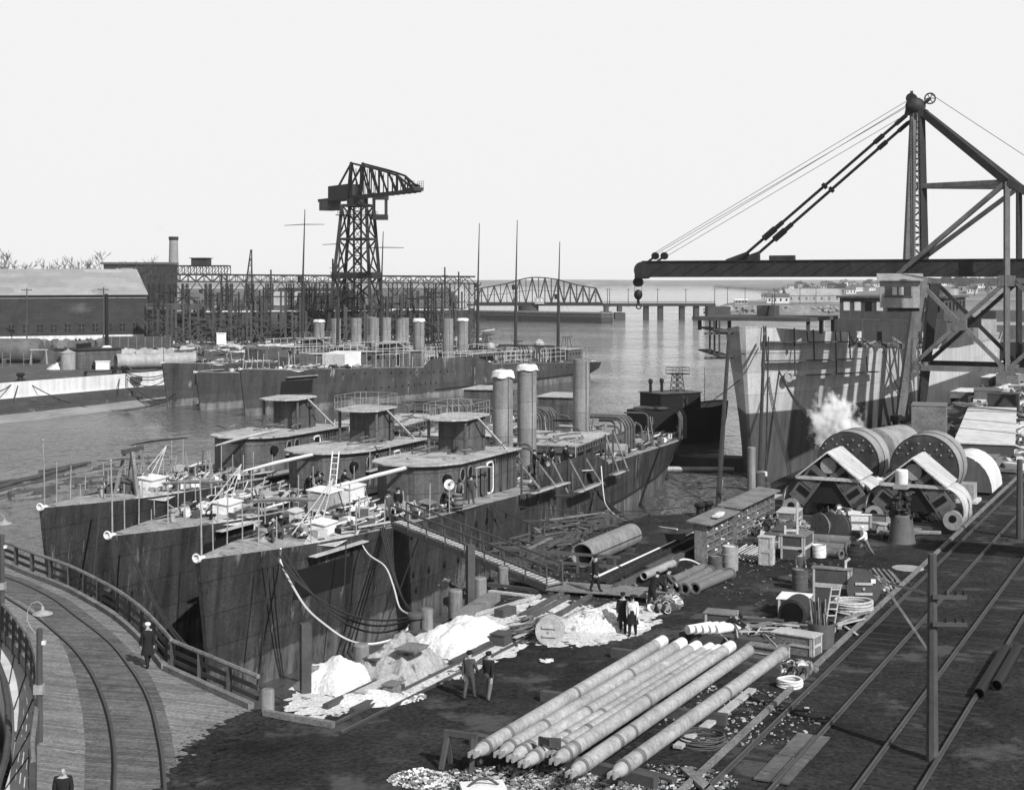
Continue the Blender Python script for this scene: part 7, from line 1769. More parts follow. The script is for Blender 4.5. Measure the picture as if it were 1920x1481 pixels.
# utility pole with crossarms and a striped gate arm
T = pole('thick wooden pole with two crossarms standing among the tracks', G(1748, 1425), 6.45, 0, 0, None, .2, 'utility_pole')
for z in (5.15, 4.3):
    mb = MB(); mb.bar((-.05, -.2, z), (1.0, -.25, z), .12, .12); ca = part('crossarm', mb, M['wood_d'], T)
    for x in (.35, .65, .9): mb = MB(); mb.cyl((x, -.22, z+.06), (x, -.22, z+.2), .045, .035, 6); part('insulator', mb, M['black'], ca)
mb = MB(); mb.bar((-.1, 0, 3.4), (-1.35, .3, 5.3), .07, .07); part('brace_rod', mb, M['wood'], T)
mb = MB(); mb.bar((-.1, 0, 5.2), (-1.3, .4, 5.45), .06, .06); part('brace_rod', mb, M['wood_d'], T)
T = pole('dark post at the right frame edge beside the boilers\' track', G(1912, 1010), 4.6, 0, 0, None, .24, 'utility_pole')
for i, (x, y, Ln, l) in enumerate(((1835, 1300, 7, 'left of two dark pipes lying near the outer track'), (1868, 1285, 6, 'right of two dark pipes lying near the outer track'))):
    c = G(x, y, .2); pipe(c, c+U*Ln, .2, l, 'black', False, 'dark pipes beside the tracks')

# ------------------------------------------------------------ yard beyond the boilers
crate(V((40.3, 139, 0)), None, (4.2, 3.2, 3.0), 'dark boarded hut with a flat roof beside the crane leg', 'wood', .15, 'hut', False, name='hut', lid='wood')
T = thing('loading_platform', 'broad pale platform sheeted with white beyond the boilers', 'platform', V((39.5, 120, 0)), rad(70.5))
mb = MB(); mb.bbox(0, 36, -2.2, 2.5, 0, 1.3); part('body', mb, M['wood_d'], T)
mb = MB(); mb.bbox(-.1, 36.1, -2.3, 2.6, 1.303, 1.42); part('deck', mb, M['conc'], T)
T = thing('boiler_casing', 'curved white sheet casing standing right of the right big boiler', 'casing', V((30.4, 101.5, 0)), RZQ)
mb = MB(); rows = [[V((x, -1.2+2.1*math.cos(w), .2+2.5*math.sin(w))) for x in (0, 5)] for w in [math.pi*i/14 for i in range(15)]]; mb.grid(rows); mb.grid([list(reversed(r)) for r in rows] ) if False else None; part('sheet', mb, M['conc'], T)
mb = MB(); mb.add([(0.01, -1.2+2.06*math.cos(math.pi*i/14), .2+2.46*math.sin(math.pi*i/14)) for i in range(15)], [tuple(range(14, -1, -1))]); part('end_plate', mb, M['casing'], T)
fl_ = ['dark plate frame on the pale platform', 'first white sheet pile in the far yard', 'small dark hut far up the yard', 'pale stack of plates far up the yard', 'far crate row near the right frame edge', 'white topped case beyond the platform', 'low dark shed far beyond the crane', 'grey shed at the far end of the yard', 'pale box left of the far shed']
for i, (px, d, a, b, h, m, lid) in enumerate(((1850, 178, 6, 3, 1.5, 'casing', 'casing'), (1800, 186, 7, 5, .8, 'wood', 'lime'), (1882, 160, 3, 3, 2.4, 'wood_d', 'tank'), (1838, 208, 8, 4, 1.2, 'tank', 'conc'), (1895, 205, 7, 3, 1.8, 'wood', 'wood_l'), (1862, 235, 6, 5, 1.6, 'wood', 'white'), (1905, 260, 14, 7, 4, 'steel', 'tank'), (1880, 330, 26, 10, 5, 'tank', 'shedroof'), (1842, 262, 5, 4, 3.4, 'tank_l', 'tank_l'))):
    crate(V(((px-960)/FL*d, d, 0)), None, (a, b, h), fl_[i], m, R.uniform(-.1, .2), 'crate' if h < 2 else 'shed', False, name='yard_case', lid=lid)
mb = MB(); rr = random.Random(77)
for i in range(900):
    d = rr.uniform(112, 300); px = rr.uniform(1790, 1960) if d < 150 else rr.uniform(1815, 1990); c = V(((px-960)/FL*d, d, 0)); mb.mi = rr.choice((0, 1, 1, 2, 2))
    if (c-E0).dot(VR) < 1.5: continue
    if rr.random() < .55: mb.box(c+V((0, 0, .25)), (rr.uniform(.5, 3), rr.uniform(.4, 1.6), rr.uniform(.2, .9)), Matrix.Rotation(RZQ+rr.gauss(0, .3), 3, 'Z'))
    else:
        w = RZQ+rr.gauss(0, .5); Ln = rr.uniform(2, 7); mb.bar(c+V((0, 0, .3)), c+V((math.cos(w)*Ln, math.sin(w)*Ln, rr.uniform(.2, .8))), rr.uniform(.15, .35))
stuff('yard_timber', mb, [M['rust'], M['wood'], M['conc']], 'crowded plates, timber and cases of the far right yard')
# ------------------------------------------------------------ people
def body_mesh(pose, upper, lower, seed=0):
    J = {}; E_ = []; par = {}
    def jt(n, p, r, parent=None, kind='u'):
        J[n] = (V(p), r if isinstance(r, tuple) else (r, r), kind); 
        if parent: E_.append((parent, n))
    b = pose.get('bend', 0.0); sit = pose.get('sit', 0.0); st = pose.get('stride', 0.0); arm = pose.get('arm', (0.1, 0.1)); el = pose.get('elbow', (.2, .2))
    zp = .93-sit*.5
    def up(x, y, z):     # upper body bent forward about the hips
        z -= .93; return V((x, y*math.cos(b)+z*math.sin(b), zp+z*math.cos(b)-y*math.sin(b)))
    jt('pelvis', (0, 0, zp), (.155, .12), None, 'l')
    jt('waist', up(0, 0, 1.1), (.15, .115), 'pelvis'); jt('chest', up(0, .0, 1.3), (.175, .125), 'waist'); jt('collar', up(0, 0, 1.43), (.1, .085), 'chest')
    jt('neck', up(0, .01, 1.49), .062, 'collar', 's'); jt('skull', up(0, .02, 1.585), (.082, .1), 'neck', 's'); jt('crown', up(0, .005, 1.68), (.075, .09), 'skull', 's'); jt('nose', up(0, .125, 1.57), .022, 'skull', 's')
    for i, (s, n) in enumerate(((-1, 'a'), (1, 'b'))):
        sh = up(s*.19, 0, 1.4); jt('sh'+n, sh, .078, 'chest')
        A = arm[i]; d = V((s*.14, math.sin(A), -math.cos(A))); 
        dr = lambda v: V((v.x, v.y*math.cos(b*.6)+v.z*math.sin(b*.6), v.z*math.cos(b*.6)-v.y*math.sin(b*.6))) if pose.get('armbend') else v
        e = sh+dr(d)*.29; jt('el'+n, e, .056, 'sh'+n)
        B = A+el[i]; d2 = dr(V((-s*.02, math.sin(B), -math.cos(B)))); w = e+d2*.25; jt('wr'+n, w, .04, 'el'+n)
        pl = w+d2*.07; jt('pl'+n, pl, (.042, .03), 'wr'+n, 's')
        side = V((1, 0, 0)); fw = V((0, d2.z, -d2.y))
        for k in range(4):
            o = fw*(.03-.02*k); ln = (.07, .08, .075, .06)[k]
            f1 = pl+o+d2*.05; jt('f%d%s' % (k, n), f1, .0105, 'pl'+n, 's'); jt('g%d%s' % (k, n), f1+d2*ln*.55-V((s*.02, 0, 0)), .0095, 'f%d%s' % (k, n), 's')
        jt('t'+n, pl+fw*.055+d2*.01, .012, 'pl'+n, 's'); jt('u'+n, pl+fw*.075+d2*.05, .0105, 't'+n, 's')
        ph = st*s; hp = V((s*.095, 0, zp-.06)); jt('hp'+n, hp, .098, 'pelvis', 'l')
        if sit > .3: kn = hp+V((s*.06, .40, .04)); an = kn+V((0, -.05, -(kn.z-.09)))
        else:
            kn = hp+V((s*.01, math.sin(ph*.9+.12*abs(ph))*.43, -math.cos(ph)*.43)); an = kn+V((0, math.sin(ph-.35*abs(st)*(1 if s*st < 0 else .3))*.40, -.41*math.cos(ph*.8)))
            an.z = max(an.z, .08)
        jt('kn'+n, kn, .07, 'hp'+n, 'l'); jt('an'+n, an, .05, 'kn'+n, 'l'); jt('to'+n, an+V((s*.02, .15, -.035)), (.045, .035), 'an'+n, 'f')
    names = list(J); me = bpy.data.meshes.new('body'); me.from_pydata([tuple(J[n][0]) for n in names], [(names.index(a), names.index(c)) for a, c in E_], [])
    ob = bpy.data.objects.new('body_tmp', me); COL.objects.link(ob)
    sm = ob.modifiers.new('skin', 'SKIN'); sm.use_smooth_shade = True
    sv = me.skin_vertices[0].data
    for i, n in enumerate(names): sv[i].radius = tuple(q*(1.2 if J[n][2] in 'ul' else 1.0) for q in J[n][1]); sv[i].use_root = (i == 0)
    ss = ob.modifiers.new('sub', 'SUBSURF'); ss.levels = 1; ss.render_levels = 1
    dg = bpy.context.evaluated_depsgraph_get(); m2 = bpy.data.meshes.new_from_object(ob.evaluated_get(dg))
    bpy.data.objects.remove(ob)
    m2.materials.clear()
    for m in (upper, lower, M['skin'], M['coat']): m2.materials.append(m)
    pts = [(J[n][0], 'ulsf'.index(J[n][2])) for n in names]
    for a, c in E_: pts.append(((J[a][0]+J[c][0])/2, 'ulsf'.index(J[c][2])))
    for p in m2.polygons: c = p.center; p.material_index = min(pts, key=lambda q: (q[0]-c).length_squared)[1]; p.use_smooth = True
    zmin = min(v.co.z for v in m2.vertices)
    for v in m2.vertices: v.co.z -= zmin
    return m2, J, -zmin
def person(loc, face, label, upper='cloth', lower='cloth', cap='cloth', coat=None, **pose):
    """face: direction the person looks, degrees from straight away (clockwise)"""
    me, J, dz = body_mesh(pose, M[upper], M[lower]); o = bpy.data.objects.new('person', me); COL.objects.link(o)
    o.location = loc; o.rotation_euler = (0, 0, -rad(face)); tag(o, label, 'person', 'people at work in the yard')
    h = J['crown'][0]+V((0, 0, dz)); n = (J['crown'][0]-J['skull'][0]).normalized(); fw = (J['nose'][0]-J['skull'][0]).normalized()
    if cap:
        mb = MB(); mb.lathe([(.098, -.035), (.112, .0), (.118, .035), (.09, .07), (0, .085)], h-n*.01, n, 14); mb.bar(h+fw*.08-n*.025, h+fw*.155-n*.04, .15, .02, up=n); part('cap', mb, M[cap], o)
    mb = MB(); c = J['skull'][0]+V((0, 0, dz)); s = fw.cross(n)
    for k in (-1, 1): mb.ball(c+fw*.095+s*(.034*k)+n*.025, .011, 6, 4)
    mb.bar(c+fw*.1-n*.045-s*.025, c+fw*.1-n*.045+s*.025, .01, .008); part('face_features', mb, M['dark'], o)
    if coat:
        w, p = J['waist'][0]+V((0, 0, dz)), J['pelvis'][0]+V((0, 0, dz)); mb = MB(); rows = []
        for f, r in ((-.02, .165), (.3, .185), (.7, .235), (1, .27)):
            c = w+(V((p.x, p.y, .52))-w)*f; rows.append([c+V((r*math.cos(6.283*i/18), r*.8*math.sin(6.283*i/18)+.02*math.sin(6.283*i/6)*f, 0)) for i in range(19)])
        mb.grid([list(reversed(r)) for r in rows]); part('coat_skirt', mb, M[coat], o)
    return o
def at(sp, px, y, dz=0):
    best = min(((abs(960+FL*(q := onship(sp, s*.25, y, dz)).x/q.y-px), s) for s in range(0, 368)))
    return onship(sp, best[1]*.25, y, dz)
person(G(277, 1251, .03), -40, 'man in a long black coat and white cap walking on the planked pier', 'coat', 'coat', 'shirt', 'coat', stride=.28, arm=(.25, -.2))
person(V((-12.25, 39.3, .03)), 170, 'dark clad man cut off by the lower frame edge on the pier', 'coat', 'coat', None, None, stride=.3)
person(G(880, 1310), 30, 'left man of the walking pair, in a dark work suit and cap', 'cloth', 'cloth', 'coat', None, stride=.22, arm=(-.2, .3), elbow=(.15, .5))
person(G(916, 1312), 34, 'right man of the walking pair, in pale worn trousers and dark jacket', 'coat', 'denim', 'coat', None, stride=-.2, arm=(.2, -.3), elbow=(.4, .1))
person(G(1186, 1192), 195, 'man in dark open coat showing a white shirt, beside the lime heap', 'shirt', 'coat', 'coat', 'coat', stride=.2, arm=(.2, -.1))
person(G(1168, 1186), 190, 'man all in black walking beside the one with the white shirt', 'coat', 'coat', 'coat', 'coat', stride=-.2)
person(G(1116, 1109, .27), 70, 'man in black stepping off the gangway landing', 'coat', 'coat', 'coat', None, stride=.25, arm=(.3, -.3))
person(G(1222, 1140), 60, 'left of two dark clad men stooping near the flanged pipes', 'coat', 'coat', 'coat', None, stride=.2, bend=.5, arm=(.5, .7), elbow=(.4, .4))
person(G(1246, 1132), 100, 'right of two dark clad men stooping near the flanged pipes', 'cloth', 'coat', 'coat', None, stride=.25, bend=.35, arm=(.4, .6), elbow=(.5, .3))
person(G(1622, 1042), 250, 'man in a white shirt striding past the spoked wheel', 'shirt', 'denim', 'shirt', None, stride=.6, bend=.25, arm=(.6, -.4), elbow=(.6, .6))
person(G(1500, 1096), 180, 'man standing behind the dark open drum', 'cloth', 'cloth', 'coat', None, arm=(.3, .3), elbow=(.7, .7))
person(G(1360, 1203, .1), 110, 'dark haired man bending over the white cylinders', 'coat', 'cloth', 'coat', None, bend=1.0, arm=(.8, .9), elbow=(.4, .4), sit=.35)
person(G(1316, 1048), 200, 'man working at the locker by the nearer shelf rack', 'cloth', 'cloth', 'coat', None, arm=(.6, .5), elbow=(.8, .8))
person(at(SP1, 730, 2.5), 150, 'man in dark overalls nearest the top of the gangway', 'cloth', 'cloth', 'coat', None, stride=.15, arm=(.1, .3))
person(at(SP1, 748, 2.3), 200, 'man with his back turned at the top of the gangway', 'coat', 'denim', 'coat', None, stride=-.15)
person(at(SP1, 826, 3.2), 90, 'man squatting before the bridge house beside the barrel', 'coat', 'coat', 'coat', None, sit=.7, bend=.4, arm=(.7, .7), elbow=(.5, .5))
person(at(SP1, 862, 3.35), 180, 'man with light sleeves bent over the barrel', 'denim', 'coat', 'coat', None, bend=.5, arm=(.5, .6), elbow=(.6, .6))
person(at(SP1, 884, 3.6), 20, 'man standing by the open bridge door of the near destroyer', 'cloth', 'cloth', 'coat', None, stride=.15, arm=(.2, .5))
for px, y, f, bd, l in ((1002, 2.4, 90, 0, 'leftmost man of the dark group behind the bulwark'), (1018, 3.2, 120, .15, 'second man from the left behind the bulwark'), (1036, 2.8, 200, .3, 'third man from the left behind the bulwark'), (1054, 3.0, 110, .45, 'rightmost man stooping behind the bulwark')):
    person(at(SP1, px, y, .35), f, l, 'coat', 'coat', 'coat', None, bend=bd, arm=(.5, .6), elbow=(.5, .5))
person(at(SP1, 526, .6), 250, 'front man crouching on the bow of the near destroyer', 'cloth', 'cloth', 'coat', None, sit=.6, bend=.6, arm=(.7, .6), elbow=(.4, .4))
person(at(SP1, 540, .2), 230, 'rear man crouching on the bow of the near destroyer', 'coat', 'cloth', 'coat', None, sit=.5, bend=.7, arm=(.7, .8), elbow=(.4, .4))
for px, y, l, bd in ((574, 1.0, 'left man bending on the deck of the middle destroyer', .7), (588, 1.2, 'middle man bending on the deck of the middle destroyer', .9), (600, .8, 'right man bending on the deck of the middle destroyer', .8), (641, 2.2, 'man sitting against the bridge of the middle destroyer', .3)):
    person(at(SP2, px, y), R.uniform(60, 250), l, R.choice(('cloth', 'coat')), 'coat', 'coat', None, bend=bd, sit=.3 if bd > .5 else .6, arm=(.7, .8), elbow=(.4, .4))
person(at(SP3, 432, -.4), 10, 'man standing in front of the bridge of the outermost near destroyer', 'cloth', 'cloth', 'coat', None)
person(at(SP2, 1165, -2.0), 180, 'man standing far aft among the moored destroyers', 'coat', 'coat', 'coat', None)
person(G(153, 690), 180, 'man standing beside the pale round tank on the far quay', 'denim', 'cloth', 'shirt', None)
person(G(178, 692), 120, 'dark man walking past the scrap heap on the far quay', 'coat', 'coat', 'coat', None, stride=.4)
# deck things of the near row
def barrel(loc, label):
    mb = MB(); mb.lathe([(.26, 0), (.33, .3), (.34, .48), (.33, .66), (.26, .95), (.24, .95), (.24, .9), (0, .9)], n=16); o = solo('barrel', mb, M['wood'], label, 'barrel', loc)
    for z, r in ((.12, .29), (.33, .338), (.63, .338), (.84, .29)): mb = MB(); mb.lathe([(r, z-.03), (r+.012, z-.03), (r+.012, z+.03), (r, z+.03)], n=16); part('hoop', mb, M['black'], o)
barrel(at(SP1, 857, 3.9), 'wooden barrel standing on deck before the bridge house')
T = thing('disc_sign', 'white round disc on a thin post at the near destroyer deck edge', 'sign', at(SP1, 842, 3.9)); mb = MB(); mb.cyl((0, 0, 0), (0, 0, 1.6), .03, None, 6); part('post', mb, M['iron_l'], T)
mb = MB(); mb.cyl((0, -.03, 1.6), (0, .03, 1.6), .3, None, 20); d_ = part('disc', mb, M['white'], T); mb = MB(); mb.cyl((0, -.04, 1.6), (0, -.031, 1.6), .06, None, 10); part('hub', mb, M['dark'], d_)
def dbox(sp, px, y, size, label, m, cat='box', name='deck_box', lid=None, dz=0, face=0):
    T = sp[0]; c = at(sp, px, y, dz); t = thing(name, label, cat, c, T.rotation_euler.z+face); a, b, h = size
    mb = MB(); mb.bbox(-a/2, a/2, -b/2, b/2, -.05, h); part('body', mb, M[m], t); mb = MB(); mb.add([(-a/2-.08, -b/2-.08, h), (a/2+.08, -b/2-.08, h), (a/2+.08, b/2+.08, h+.14), (-a/2-.08, b/2+.08, h+.14), (-a/2-.08, -b/2-.08, h+.06), (a/2+.08, -b/2-.08, h+.06), (a/2+.08, b/2+.08, h+.2), (-a/2-.08, b/2+.08, h+.2)], [(3, 2, 1, 0), (4, 5, 6, 7), (0, 1, 5, 4), (1, 2, 6, 5), (2, 3, 7, 6), (3, 0, 4, 7)]); part('lid', mb, M[lid or m], t)
    return t
dbox(SP1, 608, -1.9, (1.6, 1.3, 1.35), 'pale boarded hut box on the foredeck of the near destroyer', 'tank_l', lid='white')
dbox(SP1, 655, -2.2, (1.9, 1.0, 1.2), 'white slant topped box behind the pale hut box', 'white', lid='white')
dbox(SP1, 605, 1.4, (1.3, .8, .6), 'white low box at the near destroyer deck edge', 'white')
dbox(SP1, 675, -1.6, (1.2, .8, .5), 'white chest right of the slant topped box', 'white')
dbox(SP1, 556, -1.2, (.9, .3, .8), 'white framed hatch grating on the near destroyer bow', 'corr', 'grating', 'grating')
dbox(SP1, 803, 2.6, (1.0, .6, .45), 'dark toolbox with a pipe hoop near the barrel', 'wood_d', lid='wood')
dbox(SP2, 428, 1.2, (1.6, .9, .7), 'white box at the deck edge of the middle destroyer', 'white')
dbox(SP2, 500, .5, (1.0, .8, .5), 'low white locker on the foredeck of the middle destroyer', 'tank_l')
dbox(SP3, 287, 1.2, (1.6, .9, .8), 'white box on the foredeck of the outermost near destroyer', 'white')
dbox(SP3, 250, .2, (1.2, .9, .6), 'dark winch box on the outermost near destroyer', 'rust')
c = at(SP3, 246, .3); T = thing('windlass_frame', 'dark A shaped timber trestle standing on the outermost destroyer', 'trestle', c, SP3[0].rotation_euler.z)
for x in (-.6, .7):
    for y in (-.6, .6): mb = MB(); mb.bar((x*1.2, y*1.3, -.1), (x*.7, y*.4, 2.5), .2); part('leg', mb, M['wood'], T)
mb = MB(); mb.bar((-1.0, 0, 2.55), (1.1, 0, 2.55), .3, .25); part('beam', mb, M['wood_d'], T)
def ladder(p, q, label, w=.4, m='white'):
    mb = MB(); d = q-p; s = d.cross(V((0, 1, 0))).normalized()*w/2
    for k in (-1, 1): mb.bar(p+s*k, q+s*k, .06)
    n = int(d.length/.33)
    for i in range(1, n): c = p+d*(i/n); mb.bar(c-s, c+s, .04)
    return solow('ladder', mb, M[m], label, 'ladder')
a = at(SP2, 620, 3.0); ladder(a, a+V((.15, 1.0, 2.7)), 'pale ladder leaning on the bridge of the middle destroyer')
# ------------------------------------------------------------ ropes and hoses
def rope(pts, r, label, m='rope', cat='rope', sag=0, name='mooring_rope', group=None):
    if sag:
        p, q = V(pts[0]), V(pts[-1]); n = 18; pts = [p+(q-p)*(i/n)-V((0, 0, sag*4*(i/n)*(1-i/n))) for i in range(n+1)]
    mb = MB(); mb.tube(pts, r, 5); return solow(name, mb, M[m], label, cat, group)
bl = G(789, 1178)+V((0, 0, .5))
q0 = at(SP1, 510, 1.9); g = 'mooring ropes of the near destroyer'
for i, (k, sg) in enumerate(((0, 1.2), (.25, 1.5), (.5, 1.85))): rope([q0+V((k, k, -.1)), bl+V((-.3+k*.4, .2, -.05*i))], .045, 'dark bow line of the near destroyer drooping to the twin rusty bollard', sag=sg, group=g)
wr = [at(SP1, 524, 1.7), D(525, 1050, 68), D(545, 1092, 66), D(575, 1140, 63.5), D(615, 1175, 61.5), D(650, 1198, 60.5), D(685, 1207, 59.8), D(720, 1203, 60.3), D(755, 1190, 61), bl+V((-.5, 0, -.35))]
def smoothp(P, k=5):
    out = []
    for i in range(len(P)-1):
        p0, p1, p2, p3 = P[max(i-1, 0)], P[i], P[i+1], P[min(i+2, len(P)-1)]
        for j in range(k): t = j/k; out.append(.5*((2*p1)+(p2-p0)*t+(2*p0-5*p1+4*p2-p3)*t*t+(3*p1-p0-3*p2+p3)*t**3))
    return out+[P[-1]]
rope(smoothp(wr), .05, 'white rope looping from the near destroyer bow past the pile stump', 'rope_l')
q1 = at(SP1, 714, 2.95)
for i in range(3): rope([q1+V((.1*i, .1*i, 0)), bl+V((-.1+.2*i, .1, .05))], .05, 'dark hawser hanging from beside the gangway head to the bollard', sag=1.0+.35*i, group=g)
rope(smoothp([at(SP1, 685, 1.6)+V((0, 0, .1)), at(SP1, 668, 2.75), D(668, 1000, 74.5), D(690, 1038, 72), D(722, 1062, 70.5), D(738, 1100, 68), D(750, 1140, 65), bl+V((-.4, .3, 0))]), .045, 'white hose running from the deck along the dark hawser', 'rope_l', 'hose', name='hose')
q2 = at(SP2, 210, 1.0)
for i in range(2): rope([q2+V((0, 0, -.3)), G(330+i*8, 1215, -.6)+V((.2, .4, 0))], .05, 'dark bow line of the middle destroyer running down behind the pier railing', sag=.5, group='bow lines of the middle destroyer')
rope([at(SP3, 186, 2.0), at(SP3, 186, 2.0)+V((.4, -3.5, -5.6))], .06, 'thick dark line hanging down the bow of the outermost near destroyer', sag=.6)
for i, (px, px2, dz) in enumerate(((495, 484, 5.2), (640, 640, 5.0), (782, 690, 5.4), (1003, 1003, 3.6))):
    a = at(SP1, px, interp(DECKB, 10) if px < 500 else 4.5) if px > 700 else at(SP1, px, 2.0 if px < 500 else 2.9); rope([a+V((.25, -.2, 0)), a+V((.1+(px2-px)*.02, -.6, -dz))], .03, ['thin line hanging down the near destroyer bow', 'thin line hanging below the near destroyer foredeck', 'slanting thin line on the near destroyer side under the gangway', 'thin line on the near destroyer side by the bulwark'][i], sag=.1)
q3 = at(SP1, 921, 4.5)
rope([q3, G(1018, 1040, -1)], .05, 'upper dark spring line from below the open bridge door', sag=.5); rope([q3, G(1005, 1042, -1)+V((-.6, 0, 0))], .05, 'lower dark spring line from below the open bridge door', sag=.9)
rope([q3, G(1098, 992, .4)], .035, 'thin dark line running level along the near destroyer side', sag=.6); rope([q3, G(1290, 950, .5)], .03, 'long thin line from the bridge to the rack end of the quay', sag=.4)
hs = at(SP1, 1100, 4.5)
for i in range(3): rope(smoothp([hs+V((.1*i, 0, 0)), D(1120+i*2, 925, 107), D(1160+i*3, 965, 98), D(1205, 990+i*3, 90), D(1245, 1001+i*4, 85.5), G(1284, 1003+i*4, 1.0)]), .07, 'thick black hose sweeping from the near destroyer to the shelf rack', 'rope', 'hose', name='hose', group='black hoses to the shelf rack')
rope(smoothp([at(SP1, 1127, 4.5), D(1132, 930, 105), D(1138, 950, 100), D(1160, 970, 95), D(1200, 982, 90), D(1270, 992, 86)]), .05, 'pale hose hanging beside the black hoses', 'rope_l', 'hose', name='hose')
rope(smoothp([G(1268, 1065, .3), G(1275, 1050, .9), G(1295, 1050, .8), G(1320, 1062, .2)]), .05, 'pale hose arching over the flanged pipes', 'rope_l', 'hose', name='hose')
# loops on the cargo ship side
for i in range(3): rope([D(1434+i, 628, 139), D(1552+i*3, 785, 131)], .045, 'dark hose drooping from the cargo ship forecastle to the steam', sag=2.2+.3*i, cat='hose', name='hose', group='hoses on the cargo ship side')
for i in range(3): rope(smoothp([D(1433+i*2, 640, 138), D(1440+i*2, 720, 136), D(1455+i*3, 800, 131), D(1472+i*3, 860, 124), D(1478+i*3, 895, 117)]), .04, 'dark cable hanging down the cargo ship bow to the quay', cat='cable', name='cable', group='cables down the cargo ship bow')
rope([D(1652, 650, 152), D(1690, 745, 149)], .04, 'dark line looping from the cargo ship rail to the crane leg', sag=1.0); rope([D(1655, 650, 152), D(1720, 770, 151)], .04, 'second dark line looping from the cargo ship rail past the crane leg', sag=1.4)
for i, (a, b, r, l) in enumerate(((D(1366, 640, 131), G(1345, 968, -1), .19, 'tall dark pole slanting beside the cargo ship stem'), (D(1354, 900, 104), G(1340, 968, -1)+V((.1, 0, 0)), .12, 'shorter pale pole beside the tall dark pole'), (D(1433, 630, 134), G(1423, 905, -1), .17, 'upright dark pole in front of the cargo ship bow'), (D(1441, 632, 134), G(1436, 900, -1), .08, 'thin upright pole beside the dark one at the bow'))):
    mb = MB(); mb.cyl(b, a, r, r*.8, 8); solow('staging_pole', mb, M['steel'] if i != 1 else M['wood'], l, 'pole')
for i, (x, yb, yt, w, l, m) in enumerate(((1409, 948, 838, .3, 'tall pile with a white face before the cargo ship bow', 'timber'), (1424, 944, 885, .42, 'thick dark pile cluster before the cargo ship bow', 'wood_d'), (1437, 942, 905, .3, 'short dark pile behind the thick cluster', 'wood_d'))):
    c = G(x, yb, -.3); mb = MB(); mb.lathe([(w, -7), (w*.95, ZD(yt, c.y)-.05), (w*.8, ZD(yt, c.y)), (0, ZD(yt, c.y))], n=12); solo('pile', mb, M[m], l, 'pile', (c.x, c.y, 0))
bollard(G(1320, 965, 0), 'twin dark bollard at the quay edge behind the shelf rack', 1.2, True, .9, None, 'black')
mb = MB(); mb.bar(gp(1420, 888, 1.5), gp(1438, 888, 1.5), .3, .3); solow('beam', mb, M['white'], 'short white beam lying on the pile cluster', 'beam')
# far quay lines
cb = V((-62.3, 229.2, 1.0)); sg = [(306, 690, 213, .6), (308, 705, 213, 1.2), (310, 712, 213, 1.8), (330, 738, 214, 2.6), (312, 700, 213, 1.0)]
for i, (x, y, d, s_) in enumerate(sg): rope([cb, D(x, y, d)], .07, 'dark mooring line from the twin far bollard to the far destroyers', sag=s_, group='mooring lines of the far destroyers')
for i, (a, b, s_, l) in enumerate(((V((-72.2, 211.3, .9)), D(-20, 738, 200), .6, 'thick dark line running left from the single far bollard'), (V((-72.2, 211.3, .8)), V((-62.0, 222, -3)), 1.2, 'line drooping right from the single far bollard over the wall'), (V((-72.2, 211.3, .7)), V((-70.5, 203.5, -2.4)), .1, 'short line straight down from the single far bollard'), (cb, V((-66.5, 224.3, .8)), .3, 'line between hook and twin bollard on the far quay'), (cb, V((-60.5, 221.0, -2.5)), .1, 'short line straight down from the twin far bollard'), (V((-72.2, 211.3, .7)), D(330, 745, 209), 3.2, 'long low line along the tidal wall to the far destroyers'))): rope([a, b], .08, l, sag=s_)
rope([D(1322, 762, 168), D(1388, 712, 134)], .05, 'taut dark line from the tug deckhouse to the cargo ship bow')
# floating logs and timber raft by the outermost ship
for i, (a, b, r, l) in enumerate((((-10, 915), (160, 868), .34, 'farthest floating timber left of the near destroyers'), ((-10, 928), (215, 878), .3, 'pale floating timber in the middle of the raft'), ((0, 922), (120, 893), .4, 'dark floating timber in the middle of the raft'), ((20, 930), (225, 890), .45, 'nearest floating timber, dark and thick'), ((-5, 905), (75, 893), .25, 'short floating timber at the left frame edge'), ((75, 883), (170, 866), .2, 'thin floating timber farthest right in the raft'))):
    mb = MB(); p, q = G(*a, WATER+.12), G(*b, WATER+.12); n = 10; mb.tube([p+(q-p)*(k/n)+V((.12*math.sin(k*2.1+i), .1*math.cos(k*1.7+i), 0)) for k in range(n+1)], [r*.5]+[r*.62]*(n-1)+[r*.45], 7); solow('floating_log', mb, M['wood'] if i in (1,) else M['wood_d'], l, 'log')
mb = MB()
for i in range(160):
    f = R.random(); c = G(R.uniform(0, 230), 0+930-f*62, WATER+.1) if False else G(10+220*f+R.uniform(-30, 30), 928-50*f+R.uniform(-9, 9), WATER+.08); w = R.gauss(.6, .3); Ln = R.uniform(.4, 2.5); mb.mi = R.choice((0, 1)); mb.bar(c, c+V((math.cos(w)*Ln, math.sin(w)*Ln, .05)), R.uniform(.08, .3))
stuff('drift_wood', mb, [M['wood'], M['wood_d']], 'drifting scraps of wood around the floating timbers')
